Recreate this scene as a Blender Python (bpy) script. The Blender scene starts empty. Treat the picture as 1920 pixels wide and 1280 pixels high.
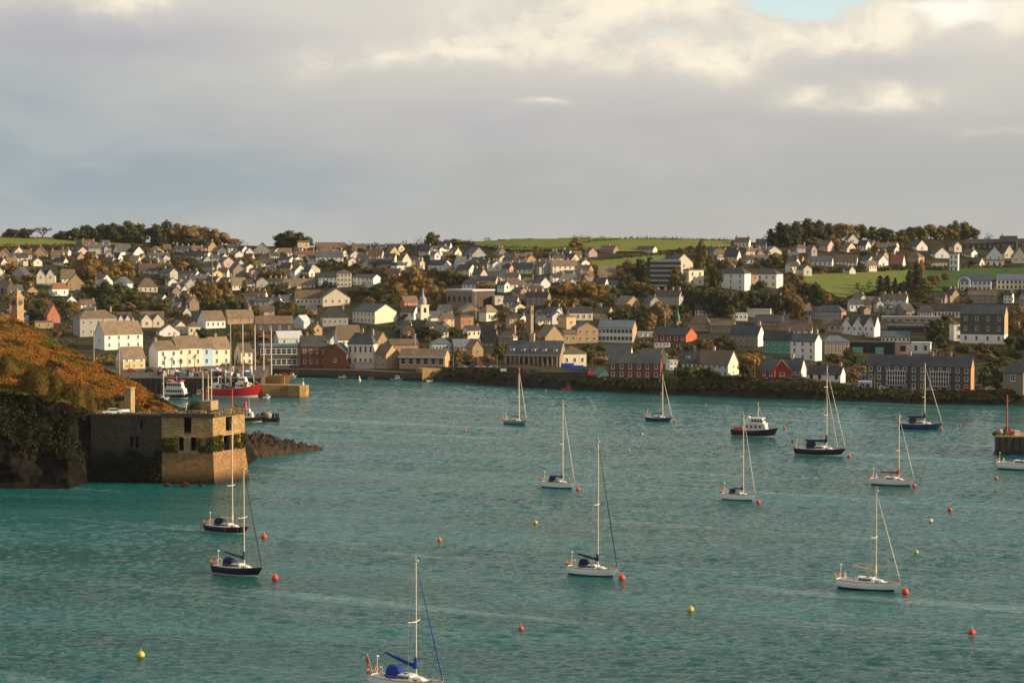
import bpy, math, random
import numpy as np
from mathutils import Vector, Matrix, noise
R = math.radians
scene = bpy.context.scene
COL = scene.collection

# ------------------------------------------------------------------ camera, sky, sun, exposure
CH, F, HY = 65.5, 4000.0, 450.0          # camera height (m), focal length in photo pixels, horizon row
TILT = math.atan((640 - HY) / F)
cd = bpy.data.cameras.new('camera')
cam = bpy.data.objects.new('camera', cd)
COL.objects.link(cam)
cam.location = (0, 0, CH)
cam.rotation_euler = (math.pi / 2 - TILT, 0, 0)
cd.sensor_width = 36.0
cd.lens = 36.0 * F / 1920.0
cd.clip_start = 1.0
cd.clip_end = 30000.0
scene.camera = cam

SUN_EL, SUN_AZ = R(17), R(-7)              # azimuth: angle of the sun behind the +X direction
sd = bpy.data.lights.new('sun', 'SUN')
sd.energy = 5.0
sd.angle = R(0.5)
sd.color = (1.0, 0.77, 0.49)
sun = bpy.data.objects.new('sun', sd)
COL.objects.link(sun)
sv = Vector((math.cos(SUN_EL) * math.cos(SUN_AZ), math.cos(SUN_EL) * math.sin(SUN_AZ), math.sin(SUN_EL)))
sun.rotation_euler = sv.to_track_quat('Z', 'Y').to_euler()
sun.location = (300, 600, 300)

scene.view_settings.view_transform = 'Standard'
scene.view_settings.look = 'None'
scene.view_settings.exposure = 0.55
scene.view_settings.gamma = 1.0
scene.cycles.max_bounces = 5
scene.cycles.diffuse_bounces = 2
scene.cycles.glossy_bounces = 3
scene.cycles.transparent_max_bounces = 8
scene.cycles.volume_bounces = 0


class NT:
    def __init__(s, tree):
        s.t = tree
        s.n = tree.nodes
        s.l = tree.links

    def node(s, typ, **kw):
        n = s.n.new(typ)
        for k, v in kw.items():
            setattr(n, k, v)
        return n

    def link(s, a, b):
        s.l.new(a, b)

    def val(s, sock, v):
        if hasattr(v, 'is_output') or hasattr(v, 'links'):
            s.l.new(v, sock)
        else:
            sock.default_value = v

    def math(s, op, a, b=None, c=None, clamp=False):
        n = s.node('ShaderNodeMath', operation=op, use_clamp=clamp)
        s.val(n.inputs[0], a)
        if b is not None:
            s.val(n.inputs[1], b)
        if c is not None:
            s.val(n.inputs[2], c)
        return n.outputs[0]

    def smooth(s, x, lo, hi):
        n = s.node('ShaderNodeMapRange', interpolation_type='SMOOTHSTEP')
        s.val(n.inputs['Value'], x)
        n.inputs['From Min'].default_value = lo
        n.inputs['From Max'].default_value = hi
        return n.outputs['Result']

    def noise(s, vec, scale, detail=4, rough=0.5, dist=0.0):
        n = s.node('ShaderNodeTexNoise')
        if vec is not None:
            s.link(vec, n.inputs['Vector'])
        n.inputs['Scale'].default_value = scale
        n.inputs['Detail'].default_value = detail
        n.inputs['Roughness'].default_value = rough
        n.inputs['Distortion'].default_value = dist
        return n.outputs['Fac']

    def mix(s, fac, a, b, mode='MIX'):
        n = s.node('ShaderNodeMix', data_type='RGBA', blend_type=mode)
        s.val(n.inputs[0], fac)
        for sock, v in ((n.inputs[6], a), (n.inputs[7], b)):
            if isinstance(v, (tuple, list)):
                sock.default_value = (*v[:3], 1)
            else:
                s.link(v, sock)
        return n.outputs[2]

    def combine(s, x, y, z):
        n = s.node('ShaderNodeCombineXYZ')
        for i, v in enumerate((x, y, z)):
            s.val(n.inputs[i], v)
        return n.outputs[0]


world = bpy.data.worlds.new('World')
scene.world = world
world.use_nodes = True
wt = NT(world.node_tree)
wt.n.clear()
tc = wt.node('ShaderNodeTexCoord')
sep = wt.node('ShaderNodeSeparateXYZ')
wt.link(tc.outputs['Generated'], sep.inputs[0])
X, Y, Z = sep.outputs
hyp = wt.math('SQRT', wt.math('ADD', wt.math('MULTIPLY', X, X), wt.math('MULTIPLY', Y, Y)))
az = wt.math('ARCTAN2', X, Y)              # 0 = straight ahead over the harbour, + to the right
el = wt.math('ARCTAN2', Z, hyp)
U = wt.math('MULTIPLY', az, 4.0)           # thousands of photo pixels, right of the middle
V = wt.math('MULTIPLY', el, 4.0)           # thousands of photo pixels above the horizon
base_vec = wt.combine(U, wt.math('MULTIPLY', V, 2.0), 0.0)
w1 = wt.noise(base_vec, 2.2, 5, 0.55)
w2 = wt.noise(wt.combine(wt.math('ADD', U, 7.3), wt.math('MULTIPLY', V, 2.0), 3.0), 3.2, 5, 0.55)
Uw = wt.math('ADD', U, wt.math('MULTIPLY', wt.math('SUBTRACT', w1, 0.5), 0.22))
Vw = wt.math('ADD', V, wt.math('MULTIPLY', wt.math('SUBTRACT', w2, 0.5), 0.12))


def blob(px, py, rx, ry, uu=None, vv=None):
    """soft cloud mass centred on a direction given in photo pixels"""
    u0, v0 = (px - 960) / 1000.0, (HY - py) / 1000.0
    a = wt.math('DIVIDE', wt.math('SUBTRACT', uu or Uw, u0), rx / 1000.0)
    b = wt.math('DIVIDE', wt.math('SUBTRACT', vv or Vw, v0), ry / 1000.0)
    q = wt.math('ADD', wt.math('MULTIPLY', a, a), wt.math('MULTIPLY', b, b))
    return wt.math('EXPONENT', wt.math('MULTIPLY', q, -1.0))


def blobs(lst, **k):
    acc = None
    for px, py, rx, ry, s in lst:
        v = wt.math('MULTIPLY', blob(px, py, rx, ry, **k), s)
        acc = v if acc is None else wt.math('ADD', acc, v)
    return acc


# overcast veil: grey near the horizon, creamier higher up, bluish at the far left
veil_lo, veil_hi = (0.385, 0.385, 0.37), (0.58, 0.55, 0.495)
colr = wt.mix(wt.smooth(V, 0.10, 0.42), veil_lo, veil_hi)
colr = wt.mix(wt.math('MULTIPLY', blobs([(40, 320, 460, 130, .8), (-50, 160, 420, 120, .55), (520, 350, 420, 70, .45)], uu=U, vv=V), 1.0, clamp=True), colr, (0.265, 0.33, 0.365))
colr = wt.mix(wt.math('MULTIPLY', blobs([(300, 85, 330, 40, .55), (1600, 120, 200, 30, .3), (700, 250, 600, 60, .25), (1100, 250, 500, 40, .3), (60, 60, 260, 60, .5)]), 1.0, clamp=True), colr, (0.365, 0.365, 0.405))
# broad low-contrast mottling of the cloud sheet
mott = wt.noise(wt.combine(Uw, wt.math('MULTIPLY', Vw, 3.2), 1.7), 2.6, 6, 0.55)
colr = wt.mix(wt.math('MULTIPLY', wt.smooth(mott, 0.42, 0.72), 0.20), colr, (0.60, 0.57, 0.515))
# sunlit cream puffs
cream = blobs([(720, 105, 190, 26, .55), (880, 122, 70, 18, .5), (560, 135, 60, 30, .3), (860, 78, 60, 14, .35),
               (1200, 8, 260, 42, .95), (240, 10, 95, 40, .9), (120, 0, 200, 40, .35), (1330, 120, 70, 44, .95), (1210, 128, 60, 30, .5),
               (1440, 75, 90, 34, .7), (1560, 60, 90, 26, .6), (1760, 40, 140, 34, 1.15), (1620, 70, 80, 20, .5), (1900, 40, 60, 50, .55),
               (1485, 185, 60, 28, .75), (1660, 180, 95, 30, .8), (1650, 155, 60, 20, .35), (1020, 206, 55, 9, .55),
               (1830, 255, 120, 16, .35), (1060, 100, 220, 40, .45), (1000, 60, 300, 70, .4)])
puffn = wt.noise(wt.combine(Uw, wt.math('MULTIPLY', Vw, 1.35), 5.0), 11.0, 8, 0.58)
cream = wt.math('MULTIPLY', cream, wt.math('ADD', 0.22, wt.math('MULTIPLY', wt.smooth(puffn, .22, .76), 1.25)))
colr = wt.mix(wt.smooth(cream, -0.05, 1.3), colr, (0.84, 0.755, 0.60))
colr = wt.mix(wt.math('MULTIPLY', wt.smooth(blobs([(1790, 42, 110, 26, 1.0), (1700, 28, 60, 12, .4)]), .3, 1.0), 0.8), colr, (0.90, 0.86, 0.76))
# higher sky, seen only by reflection: darker blue-grey cloud
hi = wt.smooth(V, 0.55, 1.9)
nh = wt.noise(tc.outputs['Generated'], 3.0, 5, 0.55)
colr = wt.mix(hi, colr, wt.mix(wt.smooth(nh, 0.35, 0.65), (0.30, 0.34, 0.38), (0.47, 0.47, 0.46)))
lo = wt.smooth(V, 0.0, -0.25)
colr = wt.mix(lo, colr, (0.10, 0.13, 0.13))
sky = wt.node('ShaderNodeTexSky', sky_type='NISHITA')
sky.sun_disc = False
sky.sun_elevation = SUN_EL
sky.sun_rotation = R(90) - SUN_AZ
bg_sky = wt.node('ShaderNodeBackground')
wt.link(sky.outputs[0], bg_sky.inputs[0])
bg_sky.inputs[1].default_value = 0.15
bg_cl = wt.node('ShaderNodeBackground')
wt.link(colr, bg_cl.inputs[0])
bg_cl.inputs[1].default_value = 0.82
# added fill: brighter sky behind the camera, out of view
back = wt.math('MULTIPLY', wt.smooth(Y, 0.15, -0.7), wt.smooth(Z, -.02, .05))
colr = wt.mix(wt.math('MULTIPLY', back, wt.smooth(Z, .95, .3)), colr, (0.56, 0.60, 0.64))
# openings of clear sky between the clouds
gap = blobs([(1460, 8, 70, 26, 1.0), (1560, 0, 130, 30, 1.1), (1860, -2, 80, 22, .9), (1230, 80, 75, 10, .55), (1600, -60, 420, 50, 1.2)])
gap = wt.math('SUBTRACT', gap, wt.math('MULTIPLY', blobs([(1760, 45, 130, 34, 1.0), (1640, 72, 90, 22, .8), (1560, 80, 90, 22, .6)]), 0.7))
gap = wt.math('MULTIPLY', wt.smooth(gap, 0.22, 0.95), 0.85)
mixs = wt.node('ShaderNodeMixShader')
wt.link(gap, mixs.inputs[0])
wt.link(bg_cl.outputs[0], mixs.inputs[1])
wt.link(bg_sky.outputs[0], mixs.inputs[2])
wo = wt.node('ShaderNodeOutputWorld')
wt.link(mixs.outputs[0], wo.inputs[0])

# ------------------------------------------------------------------ helpers
ct, st = math.cos(TILT), math.sin(TILT)


def ray(px, py):
    return Vector((px - 960.0, F * ct + (640.0 - py) * st, -F * st + (640.0 - py) * ct))


def P(px, py, D):
    d = ray(px, py)
    return Vector((0, 0, CH)) + d * (D / d.y)


def Wt(px, py, z=0.0):
    d = ray(px, py)
    return Vector((0, 0, CH)) + d * ((z - CH) / d.z)


def sc(D):
    return F / D


def lerp(a, b, t):
    return a + (b - a) * t


def interp(tab, x):
    if x <= tab[0][0]:
        return tab[0][1]
    for (x0, y0), (x1, y1) in zip(tab, tab[1:]):
        if x <= x1:
            return lerp(y0, y1, (x - x0) / (x1 - x0))
    return tab[-1][1]


class MB:
    def __init__(s):
        s.v, s.f, s.m, s.sm = [], [], [], []

    def add(s, vs, fs, mi=0, smooth=False):
        b = len(s.v)
        s.v.extend([tuple(p) for p in vs])
        for f in fs:
            s.f.append([b + i for i in f])
            s.m.append(mi)
            s.sm.append(smooth)
        return s

    def box(s, x0, x1, y0, y1, z0, z1, mi=0):
        vs = [(x, y, z) for z in (z0, z1) for y in (y0, y1) for x in (x0, x1)]
        return s.add(vs, [(0, 2, 3, 1), (4, 5, 7, 6), (0, 1, 5, 4), (2, 6, 7, 3), (0, 4, 6, 2), (1, 3, 7, 5)], mi)

    def prism(s, prof, x0, x1, mi=0, mi_end=None):
        """prof: closed (y,z) outline counter-clockwise seen from +x, extruded along x"""
        n = len(prof)
        vs = [(x0, y, z) for y, z in prof] + [(x1, y, z) for y, z in prof]
        for i in range(n):
            j = (i + 1) % n
            s.add([vs[i], vs[j], vs[n + j], vs[n + i]], [(0, 1, 2, 3)], mi)
        e = mi if mi_end is None else mi_end
        s.add(vs[:n], [tuple(range(n))[::-1]], e)
        s.add(vs[n:], [tuple(range(n))], e)
        return s

    def prismz(s, pts, z0, z1, mi=0):
        n = len(pts)
        vs = [(x, y, z0) for x, y in pts] + [(x, y, z1) for x, y in pts]
        fs = [(i, (i + 1) % n, n + (i + 1) % n, n + i) for i in range(n)] + [tuple(range(n))[::-1], tuple(range(n, 2 * n))]
        return s.add(vs, fs, mi)

    def tube(s, p0, p1, r0, r1=None, n=6, mi=0, smooth=True):
        p0, p1 = Vector(p0), Vector(p1)
        r1 = r0 if r1 is None else r1
        d = (p1 - p0)
        if d.length < 1e-6:
            return s
        d.normalize()
        a = d.cross(Vector((0, 0, 1)) if abs(d.z) < .9 else Vector((1, 0, 0))).normalized()
        b = d.cross(a)
        vs = []
        for p, r in ((p0, r0), (p1, r1)):
            for i in range(n):
                t = 2 * math.pi * i / n
                vs.append(p + a * math.cos(t) * r + b * math.sin(t) * r)
        fs = [(i, i + n, (i + 1) % n + n, (i + 1) % n) for i in range(n)]
        s.add(vs, fs, mi, smooth)
        s.add(vs[:n], [tuple(range(n))], mi)
        s.add(vs[n:], [tuple(range(n))[::-1]], mi)
        return s

    def loft(s, rings, mi=0, closed=True, cap=True, smooth=True):
        n = len(rings[0])
        vs = [p for r in rings for p in r]
        fs = []
        for k in range(len(rings) - 1):
            for i in range(n if closed else n - 1):
                j = (i + 1) % n
                fs.append((k * n + i, k * n + j, (k + 1) * n + j, (k + 1) * n + i))
        s.add(vs, fs, mi, smooth)
        if cap:
            s.add(rings[0], [tuple(range(n))[::-1]], mi)
            s.add(rings[-1], [tuple(range(n))], mi)
        return s

    def ball(s, c, rx, ry=None, rz=None, nu=10, nv=6, mi=0, smooth=True):
        ry = rx if ry is None else ry
        rz = rx if rz is None else rz
        vs, fs = [], []
        for k in range(nv + 1):
            ph = math.pi * k / nv
            for i in range(nu):
                t = 2 * math.pi * i / nu
                vs.append((c[0] + rx * math.sin(ph) * math.cos(t), c[1] + ry * math.sin(ph) * math.sin(t), c[2] + rz * math.cos(ph)))
        for k in range(nv):
            for i in range(nu):
                j = (i + 1) % nu
                fs.append((k * nu + i, (k + 1) * nu + i, (k + 1) * nu + j, k * nu + j))
        return s.add(vs, fs, mi, smooth)

    def mesh(s, name, mats):
        me = bpy.data.meshes.new(name)
        me.from_pydata(s.v, [], s.f)
        for m in mats:
            me.materials.append(m)
        me.polygons.foreach_set('material_index', s.m)
        me.polygons.foreach_set('use_smooth', s.sm)
        me.validate()
        me.update()
        return me

    def build(s, name, mats, parent=None, loc=None, rz=0.0):
        if not isinstance(mats, (list, tuple)):
            mats = [mats]
        return link(name, s.mesh(name, mats), parent, loc, rz)


def link(name, data, parent=None, loc=None, rz=0.0):
    o = bpy.data.objects.new(name, data)
    COL.objects.link(o)
    if parent is not None:
        o.parent = parent
    if loc is not None:
        o.location = loc
    if rz:
        o.rotation_euler.z = rz
    return o


def tag(o, label=None, cat=None, group=None, kind=None):
    for k, v in (('label', label), ('category', cat), ('group', group), ('kind', kind)):
        if v:
            o[k] = v
    return o


def thing(name, label, cat, loc=(0, 0, 0), rz=0.0, group=None):
    return tag(link(name, None, None, loc, rz), label, cat, group)


# ------------------------------------------------------------------ materials
def mat(name, col, rough=0.8, var=0.0, vscale=0.3, col2=None, bump=0.0, bscale=2.0, metal=0.0, spec=0.3, objrand=0.0, streak=False):
    m = bpy.data.materials.new(name)
    m.use_nodes = True
    t = NT(m.node_tree)
    b = t.n['Principled BSDF']
    b.inputs['Roughness'].default_value = rough
    b.inputs['Metallic'].default_value = metal
    b.inputs['Specular IOR Level'].default_value = spec
    c = (*col, 1)
    if var > 0 or objrand > 0 or bump > 0:
        co = t.node('ShaderNodeTexCoord')
        vec = co.outputs['Object']
        if streak:
            mp = t.node('ShaderNodeMapping')
            mp.inputs['Scale'].default_value = (1, 1, .25)
            t.link(vec, mp.inputs[0])
            vec = mp.outputs[0]
        cur = None
        if var > 0:
            n1 = t.noise(vec, vscale, 6, 0.65)
            c2 = col2 or tuple(x * 0.45 for x in col)
            cur = t.mix(t.math('MULTIPLY', t.smooth(n1, 0.38, 0.68), var), col, c2)
        if objrand > 0:
            oi = t.node('ShaderNodeObjectInfo')
            hs = t.node('ShaderNodeHueSaturation')
            rr = oi.outputs['Random']
            hs.inputs['Hue'].default_value = 0.5
            t.link(t.math('ADD', 1.0 - objrand, t.math('MULTIPLY', rr, 2 * objrand)), hs.inputs['Value'])
            r2 = t.math('FRACT', t.math('MULTIPLY', rr, 7.31))
            t.link(t.math('ADD', 0.5 - objrand * 0.07, t.math('MULTIPLY', r2, objrand * 0.14)), hs.inputs['Hue'])
            if cur is None:
                hs.inputs['Color'].default_value = c
            else:
                t.link(cur, hs.inputs['Color'])
            cur = hs.outputs[0]
        if cur is not None:
            t.link(cur, b.inputs['Base Color'])
        else:
            b.inputs['Base Color'].default_value = c
        if bump > 0:
            bn = t.node('ShaderNodeBump')
            bn.inputs['Strength'].default_value = bump
            bn.inputs['Distance'].default_value = 0.3
            t.link(t.noise(vec, bscale, 5, 0.6), bn.inputs['Height'])
            t.link(bn.outputs[0], b.inputs['Normal'])
    else:
        b.inputs['Base Color'].default_value = c
    return m


def roofmat(name, col, col2):
    """courses of slates with lichen and repaired patches"""
    m = bpy.data.materials.new(name)
    m.use_nodes = True
    t = NT(m.node_tree)
    b = t.n['Principled BSDF']
    b.inputs['Roughness'].default_value = 0.62
    b.inputs['Specular IOR Level'].default_value = 0.35
    co = t.node('ShaderNodeTexCoord')
    n1 = t.noise(co.outputs['Object'], 0.35, 5, .65)
    mp = t.node('ShaderNodeMapping')
    mp.inputs['Scale'].default_value = (1.2, 1.2, 6)
    t.link(co.outputs['Object'], mp.inputs[0])
    n2 = t.noise(mp.outputs[0], 1.6, 3, .7)
    c = t.mix(t.smooth(n1, .4, .68), col, col2)
    c = t.mix(t.math('MULTIPLY', t.smooth(n2, .5, .75), .45), c, tuple(x * .5 for x in col))
    oi = t.node('ShaderNodeObjectInfo')
    hs = t.node('ShaderNodeHueSaturation')
    t.link(t.math('ADD', .75, t.math('MULTIPLY', oi.outputs['Random'], .55)), hs.inputs['Value'])
    t.link(c, hs.inputs['Color'])
    t.link(hs.outputs[0], b.inputs['Base Color'])
    bn = t.node('ShaderNodeBump')
    bn.inputs['Strength'].default_value = .5
    bn.inputs['Distance'].default_value = .15
    t.link(n2, bn.inputs['Height'])
    t.link(bn.outputs[0], b.inputs['Normal'])
    return m


def brickmat(name, c1, c2, mortar, scale=1.0, swap=False, dark_low=None, bw=1.0, bh=.45):
    """coursed masonry in the wall's own x-z plane"""
    m = bpy.data.materials.new(name)
    m.use_nodes = True
    t = NT(m.node_tree)
    b = t.n['Principled BSDF']
    b.inputs['Roughness'].default_value = 0.9
    b.inputs['Specular IOR Level'].default_value = 0.2
    co = t.node('ShaderNodeTexCoord')
    sp = t.node('ShaderNodeSeparateXYZ')
    t.link(co.outputs['Object'], sp.inputs[0])
    v = t.combine(t.math('ADD', sp.outputs[0], sp.outputs[1]), sp.outputs[2], 0.0)
    nd = t.noise(co.outputs['Object'], .9, 3)
    va = t.node('ShaderNodeVectorMath', operation='ADD')
    t.link(v, va.inputs[0])
    t.link(t.combine(t.math('MULTIPLY', nd, .9), t.math('MULTIPLY', nd, .8), 0.0), va.inputs[1])
    br = t.node('ShaderNodeTexBrick')
    t.link(va.outputs[0], br.inputs['Vector'])
    br.inputs['Scale'].default_value = scale
    br.inputs['Brick Width'].default_value = bw
    br.inputs['Row Height'].default_value = bh
    br.inputs['Mortar Size'].default_value = .035
    br.inputs['Color1'].default_value = (*c1, 1)
    br.inputs['Color2'].default_value = (*c2, 1)
    br.inputs['Mortar'].default_value = (*mortar, 1)
    n1 = t.noise(co.outputs['Object'], .35, 6, .7)
    n2 = t.noise(co.outputs['Object'], 2.6, 4, .7)
    c = t.mix(t.math('MULTIPLY', t.smooth(n1, .42, .66), .55), br.outputs['Color'], tuple(x * .3 for x in c1))
    c = t.mix(t.math('MULTIPLY', t.smooth(n2, .45, .7), .6), c, tuple(min(1, x * 1.6) for x in c2))
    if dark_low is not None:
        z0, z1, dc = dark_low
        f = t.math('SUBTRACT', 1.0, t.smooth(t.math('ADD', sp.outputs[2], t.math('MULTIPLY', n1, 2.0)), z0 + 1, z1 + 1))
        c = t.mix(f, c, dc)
    t.link(c, b.inputs['Base Color'])
    bn = t.node('ShaderNodeBump')
    bn.inputs['Strength'].default_value = .35
    bn.inputs['Distance'].default_value = .10
    t.link(t.math('ADD', t.math('MULTIPLY', br.outputs['Fac'], -1.0), n2), bn.inputs['Height'])
    t.link(bn.outputs[0], b.inputs['Normal'])
    return m


WALL = {}
for k, c in dict(white=(.78, .76, .71), cream=(.74, .66, .50), yellow=(.62, .46, .24), grey=(.36, .35, .33), stone=(.25, .20, .145),
                 darkstone=(.095, .085, .075), brick=(.21, .075, .042), red=(.30, .035, .025), orange=(.56, .13, .05), peach=(.42, .22, .12), coral=(.50, .17, .11), teal=(.09, .30, .24),
                 blue=(.40, .55, .68), pink=(.55, .40, .36), tan=(.42, .29, .16), paleblue=(.52, .60, .63), rust=(.30, .10, .05), brown=(.075, .055, .042), blackish=(.028, .03, .032), palegreen=(.40, .50, .45)).items():
    WALL[k] = mat('render_' + k, c, .85, .30, .45, tuple(x * .72 for x in c), .15, 1.2, streak=True, objrand=.06)
ROOF = {
    'slate': roofmat('slate', (.060, .066, .075), (.10, .10, .10)),
    'dark': roofmat('dark_slate', (.036, .038, .042), (.07, .062, .052)),
    'tan': roofmat('sunlit_tan_slate', (.20, .145, .085), (.13, .10, .07)),  # slate as it looks sunlit, the warm tan put into the colour
    'brown': roofmat('brown_tile', (.115, .078, .052), (.17, .115, .075)),
    'blueslate': roofmat('blue_slate', (.095, .12, .15), (.14, .16, .18)),
    'pale': roofmat('pale_sheet', (.42, .45, .46), (.5, .5, .48)),
    'green': roofmat('copper_green', (.06, .14, .10), (.10, .2, .15)),
    'rust': roofmat('rusty_tile', (.24, .10, .055), (.16, .08, .05)),
}
M = {}
M['glass'] = mat('window_glass', (.022, .026, .03), .12, spec=.5)
M['frame'] = mat('window_frame_white', (.62, .61, .57), .5)
M['dframe'] = mat('window_frame_dark', (.05, .05, .05), .5)
M['door'] = mat('door_paint', (.09, .05, .035), .5, objrand=.5)
M['chim'] = mat('chimney_render', (.40, .32, .24), .9, .5, 1.2, objrand=.25)
M['pot'] = mat('chimney_pot', (.35, .15, .08), .8)
M['seamgreen'] = mat('green_glass_panel', (.13, .42, .30), .35, .2, .4)
# ------------------------------------------------------------------ sea
def water_material():
    m = bpy.data.materials.new('sea_water')
    m.use_nodes = True
    t = NT(m.node_tree)
    b = t.n['Principled BSDF']
    co = t.node('ShaderNodeTexCoord')
    pos = co.outputs['Object']

    def stretched(sx, sy, rot=0.0):
        mp = t.node('ShaderNodeMapping', vector_type='TEXTURE')
        mp.inputs['Scale'].default_value = (1 / sx, 1 / sy, 1)
        mp.inputs['Rotation'].default_value = (0, 0, rot)
        t.link(pos, mp.inputs[0])
        return mp.outputs[0]
    lanes = t.noise(stretched(.0045, .026, -.45), 1.0, 5, .6)        # wind lanes
    lanes2 = t.noise(stretched(.006, .045, -.10), 1.0, 4, .6)
    patch = t.math('ADD', t.math('MULTIPLY', lanes, .5), t.math('MULTIPLY', lanes2, .5))
    pf = t.smooth(patch, .44, .57)
    c = t.mix(pf, (.002, .076, .068), (.009, .118, .114))
    # thin bands of aerated, ruffled water
    fo = t.noise(stretched(.006, .085, -.52), 1.0, 4, .6)
    fine = t.noise(stretched(.35, 1.3, 0), 1.0, 3, .7)
    ff = t.math('MULTIPLY', t.smooth(fo, .56, .68), t.smooth(fine, .30, .62))
    c = t.mix(t.math('MULTIPLY', ff, .65), c, (.20, .33, .31))
    t.link(c, b.inputs['Base Color'])
    b.inputs['Roughness'].default_value = .09
    b.inputs['IOR'].default_value = 1.33
    h = t.math('MULTIPLY', t.noise(stretched(.5, 1.1, .1), 1.0, 4, .65, .3), 1.0)
    bn = t.node('ShaderNodeBump')
    bn.inputs['Strength'].default_value = .8
    bn.inputs['Distance'].default_value = 1.0
    t.link(h, bn.inputs['Height'])
    t.link(bn.outputs[0], b.inputs['Normal'])
    return m


M['sea'] = water_material()
# wind-blown surface: a sum of short-crested waves over the harbour, calm at its rim
nc_, nr_ = 860, 1150
ang = np.linspace(-.275, .275, nc_)
dist = 285.0 * (1120.0 / 285.0) ** np.linspace(0, 1, nr_)
AA, DD = np.meshgrid(ang, dist)
wx, wy = AA * DD, DD
wr_ = np.random.RandomState(3)
hz = np.zeros_like(wx)
for k in range(64):
    lam = 1.0 * (4.6 / 1.0) ** wr_.rand()
    th = math.radians(80) + wr_.randn() * .38
    amp = .0060 * lam ** .8
    kx, ky = 2 * math.pi / lam * math.cos(th), 2 * math.pi / lam * math.sin(th)
    hz += amp * np.sin(kx * wx + ky * wy + wr_.rand() * 6.28)
mod = .74 + .34 * np.sin(wx * .017 + wy * .040 + 1.6 * np.sin(wx * .015 + wy * .004)) * np.sin(wy * .031 - wx * .009 + 2.0 + 1.2 * np.sin(wx * .022))
hz *= mod
hz = hz + 1.2 * np.maximum(hz, 0) ** 2
edge = np.minimum(1, np.minimum((.275 - np.abs(AA)) / .01, np.minimum((DD - 285) / 8, (1120 - DD) / 20)))
wz = hz * edge - .3 * (1 - edge)
co_ = np.stack([wx, wy, wz], -1).reshape(-1, 3).astype(np.float32)
ii = np.arange(nc_ * nr_).reshape(nr_, nc_)
q_ = np.stack([ii[:-1, :-1], ii[:-1, 1:], ii[1:, 1:], ii[1:, :-1]], -1).reshape(-1, 4).astype(np.int32)
me = bpy.data.meshes.new('water')
me.vertices.add(len(co_))
me.vertices.foreach_set('co', co_.ravel())
me.loops.add(q_.size)
me.loops.foreach_set('vertex_index', q_.ravel())
me.polygons.add(len(q_))
me.polygons.foreach_set('loop_start', np.arange(0, q_.size, 4, dtype=np.int32))
me.polygons.foreach_set('loop_total', np.full(len(q_), 4, dtype=np.int32))
me.polygons.foreach_set('use_smooth', np.ones(len(q_), dtype=bool))
me.materials.append(M['sea'])
me.update(calc_edges=True)
tag(link('water', me), kind='structure')
g = MB()
g.add([(-5000, -1500, -.3), (5000, -1500, -.3), (5000, 6000, -.3), (-5000, 6000, -.3)], [(0, 1, 2, 3)])
tag(g.build('water', M['sea']), kind='structure')

# ------------------------------------------------------------------ town hill
YW = [(-600, 705), (500, 705), (560, 706), (680, 708), (790, 714), (860, 716), (960, 724), (1070, 731), (1180, 736), (1300, 741), (1400, 745), (1560, 751), (1740, 757), (1920, 760), (2600, 772)]
YB = [(-600, 692), (500, 692), (640, 692), (790, 693), (830, 692), (960, 693), (1070, 707), (1180, 712), (1300, 711), (1400, 711), (1500, 714), (1600, 728), (1700, 736), (1840, 736), (1920, 731), (2600, 731)]
YT = [(-600, 447), (0, 444), (150, 449), (300, 456), (440, 460), (600, 464), (800, 460), (890, 453), (960, 449), (1100, 447), (1370, 451), (1450, 457), (1600, 450), (1700, 448), (1850, 448), (1920, 447), (2600, 445)]
BANK = 7.0


def dshore(px):
    return Wt(px, interp(YW, px)).y


def dtop(px):
    return 1760 + 60 * math.sin(px * .004)


def terr(px, py):
    """point of the town hill seen at a photo pixel"""
    yb, yt = interp(YB, px), interp(YT, px)
    u = max(0.0, min(1.0, (yb - py) / (yb - yt)))
    D1 = dshore(px) + BANK
    D = D1 + (dtop(px) - D1) * u ** .86
    return P(px, lerp(yb, yt, u), D)


def hillmat():
    m = bpy.data.materials.new('hill_ground')
    m.use_nodes = True
    t = NT(m.node_tree)
    b = t.n['Principled BSDF']
    b.inputs['Roughness'].default_value = .95
    b.inputs['Specular IOR Level'].default_value = .1
    co = t.node('ShaderNodeTexCoord')
    n1 = t.noise(co.outputs['Object'], .02, 5, .6)
    n2 = t.noise(co.outputs['Object'], .09, 6, .7)
    n3 = t.noise(co.outputs['Object'], .5, 4, .7)
    c = t.mix(t.smooth(n1, .4, .6), (.032, .036, .013), (.060, .040, .018))
    c = t.mix(t.smooth(n2, .45, .65), c, (.018, .022, .010))
    c = t.mix(t.math('MULTIPLY', t.smooth(n3, .5, .7), .5), c, (.11, .085, .05))
    t.link(c, b.inputs['Base Color'])
    bn = t.node('ShaderNodeBump')
    bn.inputs['Strength'].default_value = 1.0
    bn.inputs['Distance'].default_value = 2.0
    t.link(n2, bn.inputs['Height'])
    t.link(bn.outputs[0], b.inputs['Normal'])
    return m


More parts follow.
